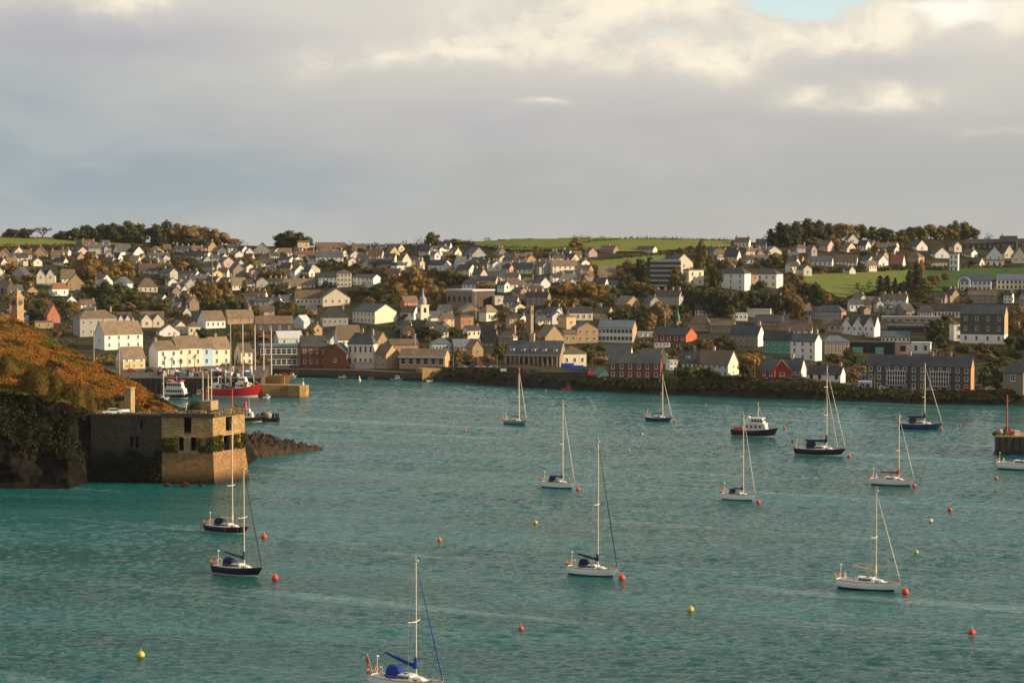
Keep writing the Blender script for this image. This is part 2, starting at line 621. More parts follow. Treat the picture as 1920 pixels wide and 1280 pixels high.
M['hill'] = hillmat()
M['bank'] = mat('shore_bank_rock', (.042, .037, .028), .95, .9, .22, (.013, .012, .010), 1.0, .7, spec=.1)
M['bankveg'] = mat('shore_bank_scrub', (.030, .032, .016), .95, .8, .5, (.055, .045, .02), 1.0, .9, spec=.1)
cols = list(range(-600, 2601, 12))
rows = [('w', -1), ('w', 0), ('b', .35), ('b', .7), ('b', 1.0)] + [('t', (i / 44.0)) for i in range(1, 45)]
vs, fs, ms = [], [], []
for px in cols:
    yb, yt, D0 = interp(YB, px), interp(YT, px), dshore(px)
    for kind, q in rows:
        if kind == 'w':
            p = Wt(px, interp(YW, px))
            if q < 0:
                p = Vector((p.x, p.y - 8, -6))
        elif kind == 'b':
            D = D0 + BANK * q
            p0 = Wt(px, interp(YW, px))
            p1 = P(px, yb, D0 + BANK)
            p = p0.lerp(p1, q)
            p.z = p1.z * q ** .7 if q < 1 else p1.z
            if q < 1:
                nn = noise.noise(Vector((p.x * .12, p.y * .1, q * 3)))
                p.y += nn * 2.2
                p.x += noise.noise(Vector((p.x * .3, 5, q * 3))) * .9
        else:
            p = terr(px, yb + (yt - yb) * q)
            if q < .98:
                p.z += noise.noise(Vector((p.x * .02, p.y * .02, 0))) * .8
        vs.append(p)
    pe = vs[-1]
    ms_ = (Vector((pe.x * 1.05, pe.y + 60, pe.z - 1)), Vector((pe.x * 1.2, pe.y + 400, pe.z - 14)), Vector((pe.x * 1.9, pe.y + 1500, pe.z - 40)), Vector((pe.x * 2.4, pe.y + 3900, 6)))
    vs.extend(ms_)
nr = len(rows) + 4
g = MB()
fb, ft = [], []
for i in range(len(cols) - 1):
    for j in range(nr - 1):
        q = (i * nr + j, (i + 1) * nr + j, (i + 1) * nr + j + 1, i * nr + j + 1)
        (fb if j < 4 else ft).append(q)
g.add(vs, ft, 0, True)
g.f += fb
g.m += [1 if (q[0] % nr) < 3 else 2 for q in fb]
g.sm += [False] * len(fb)
tag(g.build('hillside', [M['hill'], M['bank'], M['bankveg']]), kind='structure')

# grass fields draped over the hill
M['grass'] = mat('field_grass', (.135, .165, .030), .95, .6, .05, (.19, .18, .05), .4, .3, spec=.1)
M['grass2'] = mat('field_grass_dark', (.04, .085, .018), .95, .55, .06, (.075, .11, .02), .4, .3, spec=.1)
FIELDS = [
    ([(-100, 446), (40, 445), (150, 450), (310, 457), (318, 462), (150, 462), (60, 463), (-100, 465)], 'grass'),
    ([(890, 455), (960, 450), (1100, 448), (1372, 452), (1372, 464), (1300, 469), (1180, 474), (1080, 470), (960, 470), (890, 462)], 'grass'),
    ([(1085, 493), (1150, 488), (1250, 479), (1245, 487), (1180, 499), (1150, 503), (1110, 500)], 'grass'),
    ([(455, 501), (480, 490), (512, 486), (500, 495), (470, 503)], 'grass'),
    ([(1487, 520), (1520, 516), (1600, 513), (1715, 508), (1700, 530), (1650, 545), (1610, 556), (1575, 560), (1530, 540), (1495, 530)], 'grass'),
    ([(1715, 510), (1790, 508), (1800, 503), (2000, 503), (2000, 520), (1805, 530), (1800, 545), (1745, 553), (1715, 535)], 'grass2'),
    ([(1828, 485), (1850, 484), (1850, 492), (1828, 492)], 'grass'),
]


def in_poly(x, y, poly):
    c = False
    n = len(poly)
    for i in range(n):
        x0, y0 = poly[i]
        x1, y1 = poly[(i + 1) % n]
        if (y0 > y) != (y1 > y) and x < (x1 - x0) * (y - y0) / (y1 - y0) + x0:
            c = not c
    return c


for poly, mk in FIELDS:
    g = MB()
    xs = [p[0] for p in poly]
    ys = [p[1] for p in poly]
    x = min(xs)
    sx, sy = 6, 1.6
    while x < max(xs):
        y = min(ys)
        while y < max(ys):
            if in_poly(x + sx / 2, y + sy / 2, poly):
                q = []
                for a, b_ in ((x, y + sy), (x + sx, y + sy), (x + sx, y), (x, y)):
                    p = terr(a, b_)
                    p.z += .9
                    q.append(p)
                g.add(q, [(0, 1, 2, 3)], 0, True)
            y += sy
        x += sx
    tag(g.build('grass_field', M[mk]), kind='structure')

# ------------------------------------------------------------------ headland
HL = [  # px: [(row px, distance)] waterline .. ridge .. back
    (-300, [(916, None), (830, 564), (700, 574), (600, 640), (500, 720)]),
    (0, [(916, None), (830, 566), (738, 576), (665, 625), (588, 690)]),
    (60, [(916, None), (835, 567), (741, 577), (680, 622), (612, 682)]),
    (130, [(916, None), (842, 569), (757, 579), (706, 618), (650, 668)]),
    (180, [(916, 580), (850, 581), (777, 584), (735, 612), (680, 655)]),
    (250, [(916, 586), (850, 587), (783, 589), (755, 608), (722, 640)]),
    (330, [(916, 590), (850, 591), (784, 593), (775, 606), (763, 630)]),
    (380, [(916, 592), (850, 593), (786, 595), (779, 603), (770, 616)]),
    (425, [(916, 594), (850, 595), (794, 596), (792, 600), (790, 604)]),
    (445, [(916, 604), (880, 606), (840, 608), (838, 610), (836, 612)]),
    (472, [(912, 612), (905, 613), (896, 614), (894, 616), (892, 618)]),
]


def hl(px, v):
    """v 0..4 across the control rows"""
    for (a, ra), (b_, rb) in zip(HL, HL[1:]):
        if px <= b_ or b_ == 472:
            t = max(0.0, min(1.0, (px - a) / (b_ - a)))
            break
    k = min(3, int(v))
    f = v - k

    def cp(rw, i, x):
        y, D = rw[i]
        return P(x, y, D) if D else Wt(x, y)
    A = cp(ra, k, px).lerp(cp(ra, k + 1, px), f)
    B = cp(rb, k, px).lerp(cp(rb, k + 1, px), f)
    return A.lerp(B, t)


def hl_pt(px, v):
    p = hl(px, v)
    e = min(1.0, max(0.0, (462 - px) / 60.0))
    if v < 2:      # cliff: craggy, pushed in and out
        n1 = noise.fractal(Vector((p.x * .10, p.z * .13, 3)), .9, 2.1, 5)
        n2 = noise.noise(Vector((p.x * .5, p.z * .6, 9)))
        k = min(1, v * 3) * (1.0 if px < 175 else .3)
        p.y += (n1 * 4.0 + n2 * .8) * k
        p.z += noise.noise(Vector((p.x * .2, p.z * .2, 1))) * 1.2 * min(1, v)
    else:
        w = min(1, (v - 2) * 2 + .2)
        n1 = noise.fractal(Vector((p.x * .045, p.y * .045, 7)), .9, 2.1, 5)
        n2 = noise.noise(Vector((p.x * .35, p.y * .35, 2)))
        p.z += (n1 * 1.8 + n2 * .35) * w * (e if px > 250 else 1) * (.35 if px > 185 and v < 2.6 else 1)
    return p


g = MB()
vs = []
cols = [x for x in range(-300, 473, 3)]
nv = 150
for px in cols:
    for j in range(nv + 1):
        vs.append(hl_pt(px, 4.0 * j / nv))
    r = vs[-1]
    for dz, dy in ((-.12, 8), (-.35, 22), (-.75, 45), (-1.0, 60)):
        vs.append(Vector((r.x, r.y + dy, max(-3, r.z * (1 + dz)) if dz > -1 else -3)))
nr = nv + 5
f0, f1 = [], []
ISCL = {i for i, c in enumerate(cols) if c > 425}
for i in range(len(cols) - 1):
    for j in range(nr - 1):
        q = (i * nr + j, (i + 1) * nr + j, (i + 1) * nr + j + 1, i * nr + j + 1)
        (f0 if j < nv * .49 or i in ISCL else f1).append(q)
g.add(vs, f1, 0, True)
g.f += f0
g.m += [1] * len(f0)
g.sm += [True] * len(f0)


def headmat():
    m = bpy.data.materials.new('bracken_slope')
    m.use_nodes = True
    t = NT(m.node_tree)
    b = t.n['Principled BSDF']
    b.inputs['Roughness'].default_value = .95
    b.inputs['Specular IOR Level'].default_value = .1
    co = t.node('ShaderNodeTexCoord')
    v = co.outputs['Object']
    n1 = t.noise(v, .04, 5, .6)
    n2 = t.noise(v, .22, 6, .7)
    n3 = t.noise(v, 1.4, 4, .7)
    c = t.mix(t.smooth(n1, .42, .60), (.29, .115, .018), (.22, .125, .022))
    c = t.mix(t.smooth(n2, .47, .62), c, (.045, .030, .009))
    c = t.mix(t.math('MULTIPLY', t.smooth(n3, .48, .66), .7), c, (.13, .045, .010))
    t.link(c, b.inputs['Base Color'])
    bn = t.node('ShaderNodeBump')
    bn.inputs['Strength'].default_value = 1.0
    bn.inputs['Distance'].default_value = .8
    t.link(n3, bn.inputs['Height'])
    t.link(bn.outputs[0], b.inputs['Normal'])
    return m


M['head'] = headmat()
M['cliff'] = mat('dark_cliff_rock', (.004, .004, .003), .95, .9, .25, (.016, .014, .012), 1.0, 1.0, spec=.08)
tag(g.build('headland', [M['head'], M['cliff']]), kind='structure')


def leafmat(name, cols_, scale=.25, trans=.0, objrand=0.0):
    """foliage: hue varies in clumps through the plant"""
    m = bpy.data.materials.new(name)
    m.use_nodes = True
    t = NT(m.node_tree)
    b = t.n['Principled BSDF']
    b.inputs['Roughness'].default_value = .8
    b.inputs['Specular IOR Level'].default_value = .12
    ge = t.node('ShaderNodeNewGeometry')
    n1 = t.noise(ge.outputs['Position'], scale, 4, .6)
    n2 = t.noise(ge.outputs['Position'], scale * 6, 2, .6)
    c = t.mix(t.smooth(n1, .38, .62), cols_[0], cols_[1])
    c = t.mix(t.math('MULTIPLY', t.smooth(n2, .4, .7), .6), c, cols_[2])
    if objrand:
        oi = t.node('ShaderNodeObjectInfo')
        hs = t.node('ShaderNodeHueSaturation')
        t.link(t.math('ADD', 1 - objrand, t.math('MULTIPLY', oi.outputs['Random'], 2 * objrand)), hs.inputs['Value'])
        t.link(c, hs.inputs['Color'])
        c = hs.outputs[0]
    t.link(c, b.inputs['Base Color'])
    return m


rnd = random.Random(11)


def leaf(g, c, s, mi=0, rr=None, up=0.0):
    rr = rr or rnd
    n = Vector((rr.gauss(0, 1), rr.gauss(0, 1), rr.gauss(0, 1) + up))
    if n.length < .01:
        n = Vector((0, 0, 1))
    n.normalize()
    a = n.orthogonal().normalized()
    a.rotate(Matrix.Rotation(rr.uniform(0, 6.28), 3, n))
    b_ = n.cross(a)
    k = rr.uniform(.6, 1.2) * s
    a = a * k
    b_ = b_ * k * rr.uniform(.5, .9)
    c = Vector(c)
    g.add([c - a, c - b_ * .8, c + a, c + b_], [(0, 1, 2, 3)], mi)


M['bracken'] = leafmat('bracken_fronds', [(.33, .120, .016), (.25, .135, .022), (.13, .058, .013)], .12)
M['gorse'] = leafmat('green_gorse', [(.10, .10, .012), (.05, .06, .012), (.16, .13, .02)], .3)
g = MB()
for i in range(80000):
    px = rnd.uniform(-150, 452)
    v = 2.0 + 2.0 * rnd.random() ** .9
    p = hl_pt(px, v)
    if px > 178 and v < 2.5 and rnd.random() < .75:
        continue
    w = noise.noise(Vector((p.x * .06, p.y * .06, 1)))
    green = (v < 2.2 and px < 190 and w > -.2) or w > .45 or (v > 3.85 and w > 0)
    dk = noise.noise(Vector((p.x * .13, p.y * .10, 6))) + .5 * noise.noise(Vector((p.x * .4, p.y * .3, 2))) > .33
    hgt = rnd.uniform(.5, 1.2) if dk else rnd.uniform(.2, .7)
    for _ in range(2):
        leaf(g, p + Vector((rnd.uniform(-.4, .4), rnd.uniform(-.4, .4), hgt * rnd.random())), rnd.uniform(.12, .30), 1 if green else (2 if dk else 0), up=.6)
M['cliffveg'] = leafmat('cliff_scrub', [(.022, .025, .008), (.013, .015, .006), (.042, .038, .011)], .3)
tag(g.build('bracken', [M['bracken'], M['gorse'], M['cliffveg']]), kind='stuff')
# scrub clinging to the top of the dark cliff
g = MB()
for i in range(15000):
    px = rnd.uniform(-150, 178)
    v = 2.05 - 1.35 * rnd.random() ** 1.7
    p = hl_pt(px, v)
    if noise.noise(Vector((p.x * .15, p.z * .15, 4))) < -.12:
        continue
    p.y -= .2
    leaf(g, p + Vector((0, -rnd.uniform(0, .4), rnd.uniform(0, .3))), rnd.uniform(.25, .5))
tag(g.build('cliff_scrub', M['cliffveg']), kind='stuff')

# jagged rocks running out from the headland
g = MB()
vs = []
nx, ny = 110, 70
TOPR = [(446, 8.5), (470, 9.2), (485, 8.6), (500, 7.2), (520, 5.6), (545, 4.0), (575, 2.4), (600, 1.0), (608, -.5)]
x0, x1 = (440 - 960) * 640 / F, (610 - 960) * 665 / F
for i in range(nx + 1):
    fx = i / nx
    px = lerp(440, 610, fx)
    xx = lerp(x0, x1, fx)
    half = lerp(17, 3, fx)
    yc = lerp(648, 668, fx)
    for j in range(ny + 1):
        s_ = -1 + 2 * j / ny
        y = yc + s_ * half
        hh = .84 * interp(TOPR, px) * max(0, 1 - abs(s_) ** 2.0) - .6 * abs(s_)
        q = Vector((xx * .35, y * .35, 0))
        rid = abs(noise.noise(q)) * 2.2 + abs(noise.noise(q * 2.7)) * 1.3 + noise.noise(q * 7) * 1.1
        vs.append(Vector((xx + noise.noise(q * 2) * .6, y, hh * .85 + (rid - 1.1) * min(1, max(.25, hh * .3)) * (1 - abs(s_) ** 3))))
fs = [(i * (ny + 1) + j, (i + 1) * (ny + 1) + j, (i + 1) * (ny + 1) + j + 1, i * (ny + 1) + j + 1) for i in range(nx) for j in range(ny)]
g.add(vs, fs, 0, False)
M['rocks'] = mat('shore_rock', (.055, .036, .022), .92, .9, .6, (.012, .010, .008), 1.0, 1.6, spec=.2)
tag(g.build('rock_spit', M['rocks']), kind='structure')
# ------------------------------------------------------------------ houses
WIN = {}


def window_mesh(w, h, dark=False):
    w, h = round(w * 4) / 4, round(h * 4) / 4
    k = (w, h, dark)
    if k not in WIN:
        fr, pn = MB(), MB()
        t = .13 * min(1.6, w)
        d0, d1 = -.10, .10
        for a in ((-w / 2, -w / 2 + t, -h / 2, h / 2), (w / 2 - t, w / 2, -h / 2, h / 2), (-w / 2 + t, w / 2 - t, -h / 2, -h / 2 + t), (-w / 2 + t, w / 2 - t, h / 2 - t, h / 2),
                  (-w / 2 + t, w / 2 - t, -.05, .05)):
            fr.box(a[0], a[1], d0, d1, a[2], a[3])
        fr.box(-w / 2 - .12, w / 2 + .12, -.2, .06, -h / 2 - .16, -h / 2 - .01)
        n = max(1, int(w / 1.3))
        for i in range(1, n):
            x = -w / 2 + w * i / n
            fr.box(x - .05, x + .05, d0 - .02, d1 - .02, -h / 2 + t, h / 2 - t)
        pn.box(-w / 2 + t * .9, w / 2 - t * .9, -.03, .04, -h / 2 + t * .9, h / 2 - t * .9)
        full = MB()
        full.v, full.f, full.m, full.sm = list(fr.v), list(fr.f), list(fr.m), list(fr.sm)
        full.add(pn.v, pn.f, 1)
        fm = M['dframe'] if dark else M['frame']
        WIN[k] = (fr.mesh('window', [fm]), pn.mesh('pane', [M['glass']]), full.mesh('window', [fm, M['glass']]))
    return WIN[k]


def put_window(t, x, y, z, rz, w, h, fine, dark=False):
    fr, pn, full = window_mesh(w, h, dark)
    if fine:
        a = link('window', fr, t, (x, y, z), rz)
        link('pane', pn, a, (0, 0, 0))
    else:
        link('window', full, t, (x, y, z), rz)


def roof_gable(g, L, G, hw, hr, o=.35, vo=.25, th=.28, mi=0):
    sl = hr / (G / 2)
    e = G / 2 + o
    g.prism([(-e, hw - o * sl), (0, hw + hr), (e, hw - o * sl), (e, hw - o * sl + th), (0, hw + hr + th * 1.3), (-e, hw - o * sl + th)][::-1][::-1], -L / 2 - vo, L / 2 + vo, mi)


def roof_hip(g, L, G, hw, hr, o=.4, mi=0):
    a, b_ = L / 2 + o, G / 2 + o
    r = max(0.05, L / 2 - G / 2 * .85)
    z0, z1 = hw - .05, hw + hr
    v = [(-a, -b_, z0), (a, -b_, z0), (a, b_, z0), (-a, b_, z0), (-a, -b_, z0 + .22), (a, -b_, z0 + .22), (a, b_, z0 + .22), (-a, b_, z0 + .22), (-r, 0, z1), (r, 0, z1)]
    g.add(v, [(3, 2, 1, 0), (0, 1, 5, 4), (1, 2, 6, 5), (2, 3, 7, 6), (3, 0, 4, 7), (4, 5, 9, 8), (5, 6, 9), (6, 7, 8, 9), (7, 4, 8)], mi)


HOUSES = []          # for spacing and labels


def core(name, loc, yaw, L, G, hw, hr, wall='white', roof='slate', rt='gable', win=(2, 3), gw=(0, 0), gwl=None, ch=(), gcol=None, door=False, dorm=0, fg=0,
         label='', cat='house', group=None, fine=False, sink=4.0, ws=1.0, darkw=False, base=None, winw=None, chs=1.0, under=None, bay=0, balc=False):
    t = thing(name, label, cat, loc, yaw, group)
    wm = WALL[wall]
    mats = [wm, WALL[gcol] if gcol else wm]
    g = MB()
    if rt in ('gable',):
        # walls with gable ends
        prof = [(-G / 2, -sink), (G / 2, -sink), (G / 2, hw), (0, hw + hr - .02), (-G / 2, hw)]
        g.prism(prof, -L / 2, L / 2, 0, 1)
    else:
        g.box(-L / 2, L / 2, -G / 2, G / 2, -sink, hw, 0)
        if gcol:
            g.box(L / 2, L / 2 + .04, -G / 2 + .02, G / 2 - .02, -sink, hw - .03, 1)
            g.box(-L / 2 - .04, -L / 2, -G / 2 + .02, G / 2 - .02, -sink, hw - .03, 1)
    if base:
        hb, bc = base
        mats.append(WALL[bc])
        g.box(-L / 2 - .05, L / 2 + .05, -G / 2 - .05, G / 2 + .05, -sink, hb, 2)
    g.build('wall', mats, t)
    g = MB()
    rm = ROOF[roof]
    if rt == 'gable':
        roof_gable(g, L, G, hw, hr)
    elif rt == 'hip':
        roof_hip(g, L, G, hw, hr)
    elif rt == 'flat':
        g.box(-L / 2 - .25, L / 2 + .25, -G / 2 - .25, G / 2 + .25, hw + .02, hw + max(.35, hr))
    elif rt == 'mono':
        g.prism([(-G / 2 - .4, hw), (G / 2 + .4, hw + hr), (G / 2 + .4, hw + hr + .3), (-G / 2 - .4, hw + .3)], -L / 2 - .3, L / 2 + .3)
    ro = g.build('roof', rm, t)
    # front-facing gables (projecting)
    for i in range(fg):
        x = -L / 2 + L * (i + .5) / fg
        gwid = L / fg * .46
        gg = MB()
        gg.add([(x - gwid, -G / 2 - .5, 0), (x + gwid, -G / 2 - .5, 0), (x + gwid, -G / 2 - .5, hw), (x, -G / 2 - .5, hw + hr * .8), (x - gwid, -G / 2 - .5, hw),
                (x - gwid, -G / 2 + .1, 0), (x + gwid, -G / 2 + .1, 0), (x + gwid, 0, hw), (x, 0, hw + hr * .8), (x - gwid, 0, hw)],
               [(0, 1, 2, 3, 4), (0, 4, 9, 5), (1, 6, 7, 2)], 0)
        gg.build('gable', WALL[gcol or wall], t)
        gg = MB()
        z0, z1 = hw, hw + hr * .8
        for s in (-1, 1):
            a = (x + s * (gwid + .3), -G / 2 - .8, z0 - .2)
            b_ = (x, -G / 2 - .8, z1 + .1)
            c = (x, 0, z1 + .1)
            d = (x + s * (gwid + .3), 0, z0 - .2)
            up = Vector((0, 0, .25))
            gg.add([a, b_, c, d] + [tuple(Vector(q) + up) for q in (a, b_, c, d)], [(0, 1, 2, 3), (4, 5, 6, 7), (0, 1, 5, 4), (2, 3, 7, 6), (0, 3, 7, 4)])
        gg.build('gable_roof', rm, ro)
    # dormers
    for i in range(dorm):
        x = -L / 2 + L * (i + .5) / dorm
        gg = MB()
        yd = -G / 2 * .72
        zb = hw + hr * .28
        gg.box(x - .95, x + .95, yd, yd + G * .25, zb - .6, zb + 1.4, 0)
        gg.box(x - 1.15, x + 1.15, yd - .2, yd + G * .3, zb + 1.4, zb + 1.62, 1)
        gg.build('dormer', [WALL['white'], rm], ro)
        put_window(ro, x, yd - .04, zb + .45, 0, 1.25, 1.25, False)
    # chimneys
    for c in ch:
        gg = MB()
        x = -L / 2 + .7 + (L - 1.4) * c
        zt = hw + hr
        w_ = .55 * chs
        gg.box(x - w_, x + w_, -.5 * chs, .5 * chs, zt - 1.4, zt + 1.5 * chs, 0)
        gg.box(x - w_ - .1, x + w_ + .1, -.6 * chs, .6 * chs, zt + 1.5 * chs, zt + 1.7 * chs, 0)
        for dx in (-.25, .25):
            gg.tube((x + dx, 0, zt + 1.7 * chs), (x + dx, 0, zt + 2.3 * chs), .15, .12, 5, 1)
        gg.build('chimney', [M['chim'], M['pot']], ro)
    # windows
    nr, nc = win
    z_lo = under or 0.0
    fh = (hw - z_lo) / max(1, nr)
    if nr and nc:
        hh = min(fh * .56, 2.1 * ws)
        ww = winw or min(L / nc * .5, 1.25 * ws)
        for r in range(nr):
            for c in range(nc):
                x = -L / 2 + L * (c + .5) / nc
                z = z_lo + fh * (r + .56)
                if fg and r == nr - 1:
                    put_window(t, x, -G / 2 - .55, z, 0, ww, hh, fine, darkw)
                    continue
                if door and r == 0 and c == nc // 2:
                    continue
                put_window(t, x, -G / 2 - .03 - (.05 if base and z < base[0] else 0), z, 0, ww, hh, fine, darkw)
    for side, spec in ((1, gw), (-1, gwl or gw)):
        nr2, nc2 = spec
        for r in range(nr2):
            for c in range(nc2):
                y = -G / 2 + G * (c + .5) / nc2
                f2 = hw / max(1, nr2)
                put_window(t, side * (L / 2 + .06), y, f2 * (r + .56), side * math.pi / 2, min(G / nc2 * .45, 1.15 * ws), min(f2 * .5, 1.8 * ws), fine, darkw)
    if door:
        gg = MB()
        x = -L / 2 + L * (nc // 2 + .5) / max(1, nc) if nc else 0
        gg.box(x - .55, x + .55, -G / 2 - .09, -G / 2 + .05, 0, 2.3)
        gg.box(x - .75, x + .75, -G / 2 - .5, -G / 2 - .02, 2.4, 2.6)
        gg.build('door', M['door'], t)
    if balc:
        gg = MB()
        for r in range(1, nr):
            z = z_lo + fh * r
            gg.box(-L / 2 + .2, L / 2 - .2, -G / 2 - 1.3, -G / 2 - .02, z - .1, z + .08)
            gg.box(-L / 2 + .2, L / 2 - .2, -G / 2 - 1.3, -G / 2 - 1.22, z + .9, z + 1.0)
            for i in range(int(L)):
                gg.box(-L / 2 + .4 + i, -L / 2 + .46 + i, -G / 2 - 1.3, -G / 2 - 1.24, z + .08, z + .9)
        gg.build('balcony', M['frame'], t)
    return t


BOX = []      # screen boxes of the hand-placed buildings


def H(name, x0, xs, x1, yb, ye, yr, side, yaw, wall, roof, label, z=None, D=None, fine=True, dmin=5.0, dmax=13.0, **k):
    """building described by the corner nearest the harbour (column xs) and its outer columns.
    side L: its left end wall is seen; R: its right end wall; G: the gable faces the harbour"""
    if D is not None and z is not None:
        p = P(xs, HY + (CH - z) * F / D, D)
    elif D is None:
        p = Wt((x0 + x1) / 2 if side == 'G' else xs, yb, z) if z is not None else terr((x0 + x1) / 2 if side == 'G' else xs, yb)
    else:
        p = P((x0 + x1) / 2 if side == 'G' else xs, yb, D)
    s = sc(p.y)
    ya = R(yaw)
    hw = (yb - ye) / s
    hr = max(.1, (ye - yr) / s)
    if side == 'G':
        G = (x1 - x0) / s / math.cos(ya)
        L = k.pop('deep', 11.0)
        rz = math.pi / 2 + ya
        n = Vector((math.sin(ya), -math.cos(ya), 0))     # way the gable looks
        c = p - n * (L / 2)
    elif side == 'L':
        L = (x1 - xs) / s / math.cos(ya)
        G = max(dmin, min(dmax, (xs - x0) / s / max(.2, math.sin(ya))))
        rz = ya
        off = Vector((-L / 2, -G / 2, 0))
        off.rotate(Matrix.Rotation(rz, 3, 'Z'))
        c = p - off
    else:
        L = (xs - x0) / s / math.cos(ya)
        G = max(dmin, min(dmax, (x1 - xs) / s / max(.2, math.sin(ya))))
        rz = -ya
        off = Vector((L / 2, -G / 2, 0))
        off.rotate(Matrix.Rotation(rz, 3, 'Z'))
        c = p - off
    BOX.append((x0 - 3, min(yr, ye) - 2, x1 + 3, yb + 3))
    return core(name, c, rz, L, G, hw, hr, wall, roof, label=label, fine=fine, **k)


QZ = 7.5
TERR = 'houses of the terrace along the left quay'
# --- left quarter, along the quay
H('white_house', 152, 196, 260, 655, 627, 604, 'L', 36, 'white', 'tan', 'long white house with tan-brown roof and grey shaded gable, just above the bracken headland', win=(2, 4), gw=(1, 1), ch=(.1, .9))
H('terraced_house', 270, 296, 332, 690, 656, 641, 'L', 36, 'white', 'tan', 'white end house of the quay terrace, its grey left gable in shade', z=QZ, D=967.00, win=(2, 2), ch=(.05,), group=TERR, door=False, cat='house', dmax=9)
H('terraced_house', 326, 332, 375, 690, 654, 633, 'L', 36, 'cream', 'tan', 'tallest cream house of the quay terrace, between two white-painted neighbours', z=QZ, D=973.38, win=(2, 3), ch=(.05, .95), group=TERR, dmin=9, dmax=9.2)
H('terraced_house', 369, 375, 398, 690, 656, 640, 'L', 36, 'blue', 'tan', 'pale blue house in the middle of the quay terrace', z=QZ, D=981.00, win=(2, 1), ws=1.3, group=TERR, dmin=9, dmax=9.1)
H('terraced_house', 392, 398, 430, 690, 658, 638, 'L', 36, 'cream', 'tan', 'cream right-hand end house of the quay terrace beside the tall masts', z=QZ, D=985.07, win=(2, 2), ch=(.4,), group=TERR, dmin=9, dmax=9)
H('quay_shop', 228, 231, 268, 692, 672, 652, 'L', 34, 'white', 'tan', 'small blue and white shop with yellow ground floor at the end of the bracken slope', z=QZ, win=(2, 3), base=(3.6, 'yellow'), cat='shop', dmin=8, dmax=8)
H('gabled_shop', 436, 452, 472, 684, 660, 645, 'L', 30, 'cream', 'brown', 'small cream gabled shop behind the moored masts on the quay', z=QZ, win=(2, 2), gw=(1, 1), cat='shop', dmax=8)
H('long_roofed_house', 131, 150, 213, 632, 597, 582, 'L', 30, 'grey', 'brown', 'long hipped grey and white house behind the long white house with the tan roof', rt='hip', win=(2, 5), ch=(.5, .95))
H('twin_gabled_house', 219, 221, 246, 615, 600, 586, 'L', 12, 'white', 'brown', 'white house with small dormer gables, second row above the left quay', fg=2, win=(1, 2), dmin=8, dmax=8)
H('twin_gabled_house', 263, 265, 306, 614, 600, 585, 'L', 14, 'cream', 'brown', 'cream house with two pointed gables on dark veranda posts above the left quay', fg=2, win=(1, 2), dmin=8, dmax=8)
H('gabled_cottage', 300, 0, 336, 630, 622, 608, 'G', 20, 'white', 'brown', 'low white cottage with broad gable, directly above the white quay terrace', gw=(1, 1))
H('gabled_cottage', 326, 0, 354, 626, 616, 602, 'G', 24, 'cream', 'brown', 'cream cottage with steep gable behind the low white one above the quay terrace', gw=(1, 1))
H('boxy_cottage', 352, 354, 375, 628, 612, 603, 'L', 18, 'cream', 'brown', 'small boxy cream cottage right of the two gabled cottages above the quay terrace', win=(1, 2), rt='hip', dmin=7, dmax=7)
H('brown_roofed_house', 363, 386, 420, 616, 601, 584, 'L', 32, 'white', 'tan', 'white bungalow with large tan-brown roof and shaded grey left gable', win=(1, 4), gw=(1, 1))
H('brown_roofed_house', 424, 427, 474, 608, 596, 582, 'L', 22, 'tan', 'tan', 'low house with tan roof right of the large brown-roofed bungalow', win=(1, 3), ch=(.95,), chs=1.5, dmin=9, dmax=9)
H('long_shed', 477, 480, 549, 622, 607, 594, 'L', 15, 'darkstone', 'brown', 'long dark shed with brown roof above the glass-fronted quay building', win=(1, 4), dmin=10, dmax=10)
H('glass_building', 486, 488, 556, 690, 650, 646, 'L', 10, 'darkstone', 'blueslate', 'dark flat-roofed building with rows of pale glazing behind the masts', z=4.0, rt='flat', win=(2, 7), winw=2.6, ws=1.6, dmin=12, dmax=12, cat='building')
H('tower_house', 466, 0, 478, 676, 652, 648, 'G', 10, 'paleblue', 'slate', 'narrow pale building with blue window behind the tall masts', z=QZ, gw=(1, 1), ws=1.4, rt='flat', deep=8)
H('red_roofed_house', 90, 0, 112, 606, 592, 570, 'G', 25, 'coral', 'rust', 'coral red house with steep pointed gable above the bracken headland', gw=(1, 1))
H('stone_cottage', 62, 66, 98, 616, 604, 602, 'L', 18, 'tan', 'brown', 'low tan cottage just above the crest of the headland', rt='flat', win=(1, 2), dmin=7, dmax=7)
# --- waterfront, middle left
H('red_brick_hall', 562, 565, 612, 688, 650, 631, 'L', 8, 'brick', 'dark', 'long red brick hall with dark slate roof and white windows on the waterfront', win=(2, 4), ch=(.25,), z=4.2, dmin=16, dmax=16, cat='hall')
H('brick_gabled_wing', 606, 0, 650, 690, 664, 645, 'G', -8, 'brick', 'dark', 'dark red brick gabled wing with one white window, right end of the brick hall', gw=(1, 1), z=4.0, deep=14, cat='hall')
H('waterfront_house', 651, 700, 706, 690, 645, 624, 'R', 14, 'cream', 'slate', 'tall cream three-storey house with hipped slate roof at the water edge', rt='hip', win=(2, 5), ws=1.45, winw=1.3, ch=(.5, .95), z=3.8)
H('boathouse', 665, 0, 702, 694, 680, 679, 'G', -5, 'pink', 'pale', 'pale plain box-shaped boathouse in front of the tall cream three-storey house', rt='flat', z=3.0, deep=6)
H('stone_house', 701, 724, 747, 692, 664, 647, 'R', 40, 'tan', 'brown', 'stone house with big arched gable window between cream house and low white-fronted restaurant', z=3.8, win=(2, 2), gw=(2, 1))
H('gabled_house', 705, 0, 732, 668, 645, 622, 'G', 30, 'tan', 'tan', 'pointed tan gable rising behind the waterfront stone house', gw=(1, 1))
H('stone_building', 730, 732, 784, 668, 646, 637, 'L', 12, 'tan', 'tan', 'long tan stone building with low roof behind the waterfront restaurant', win=(1, 3), ch=(.97,), dmin=10, dmax=10)
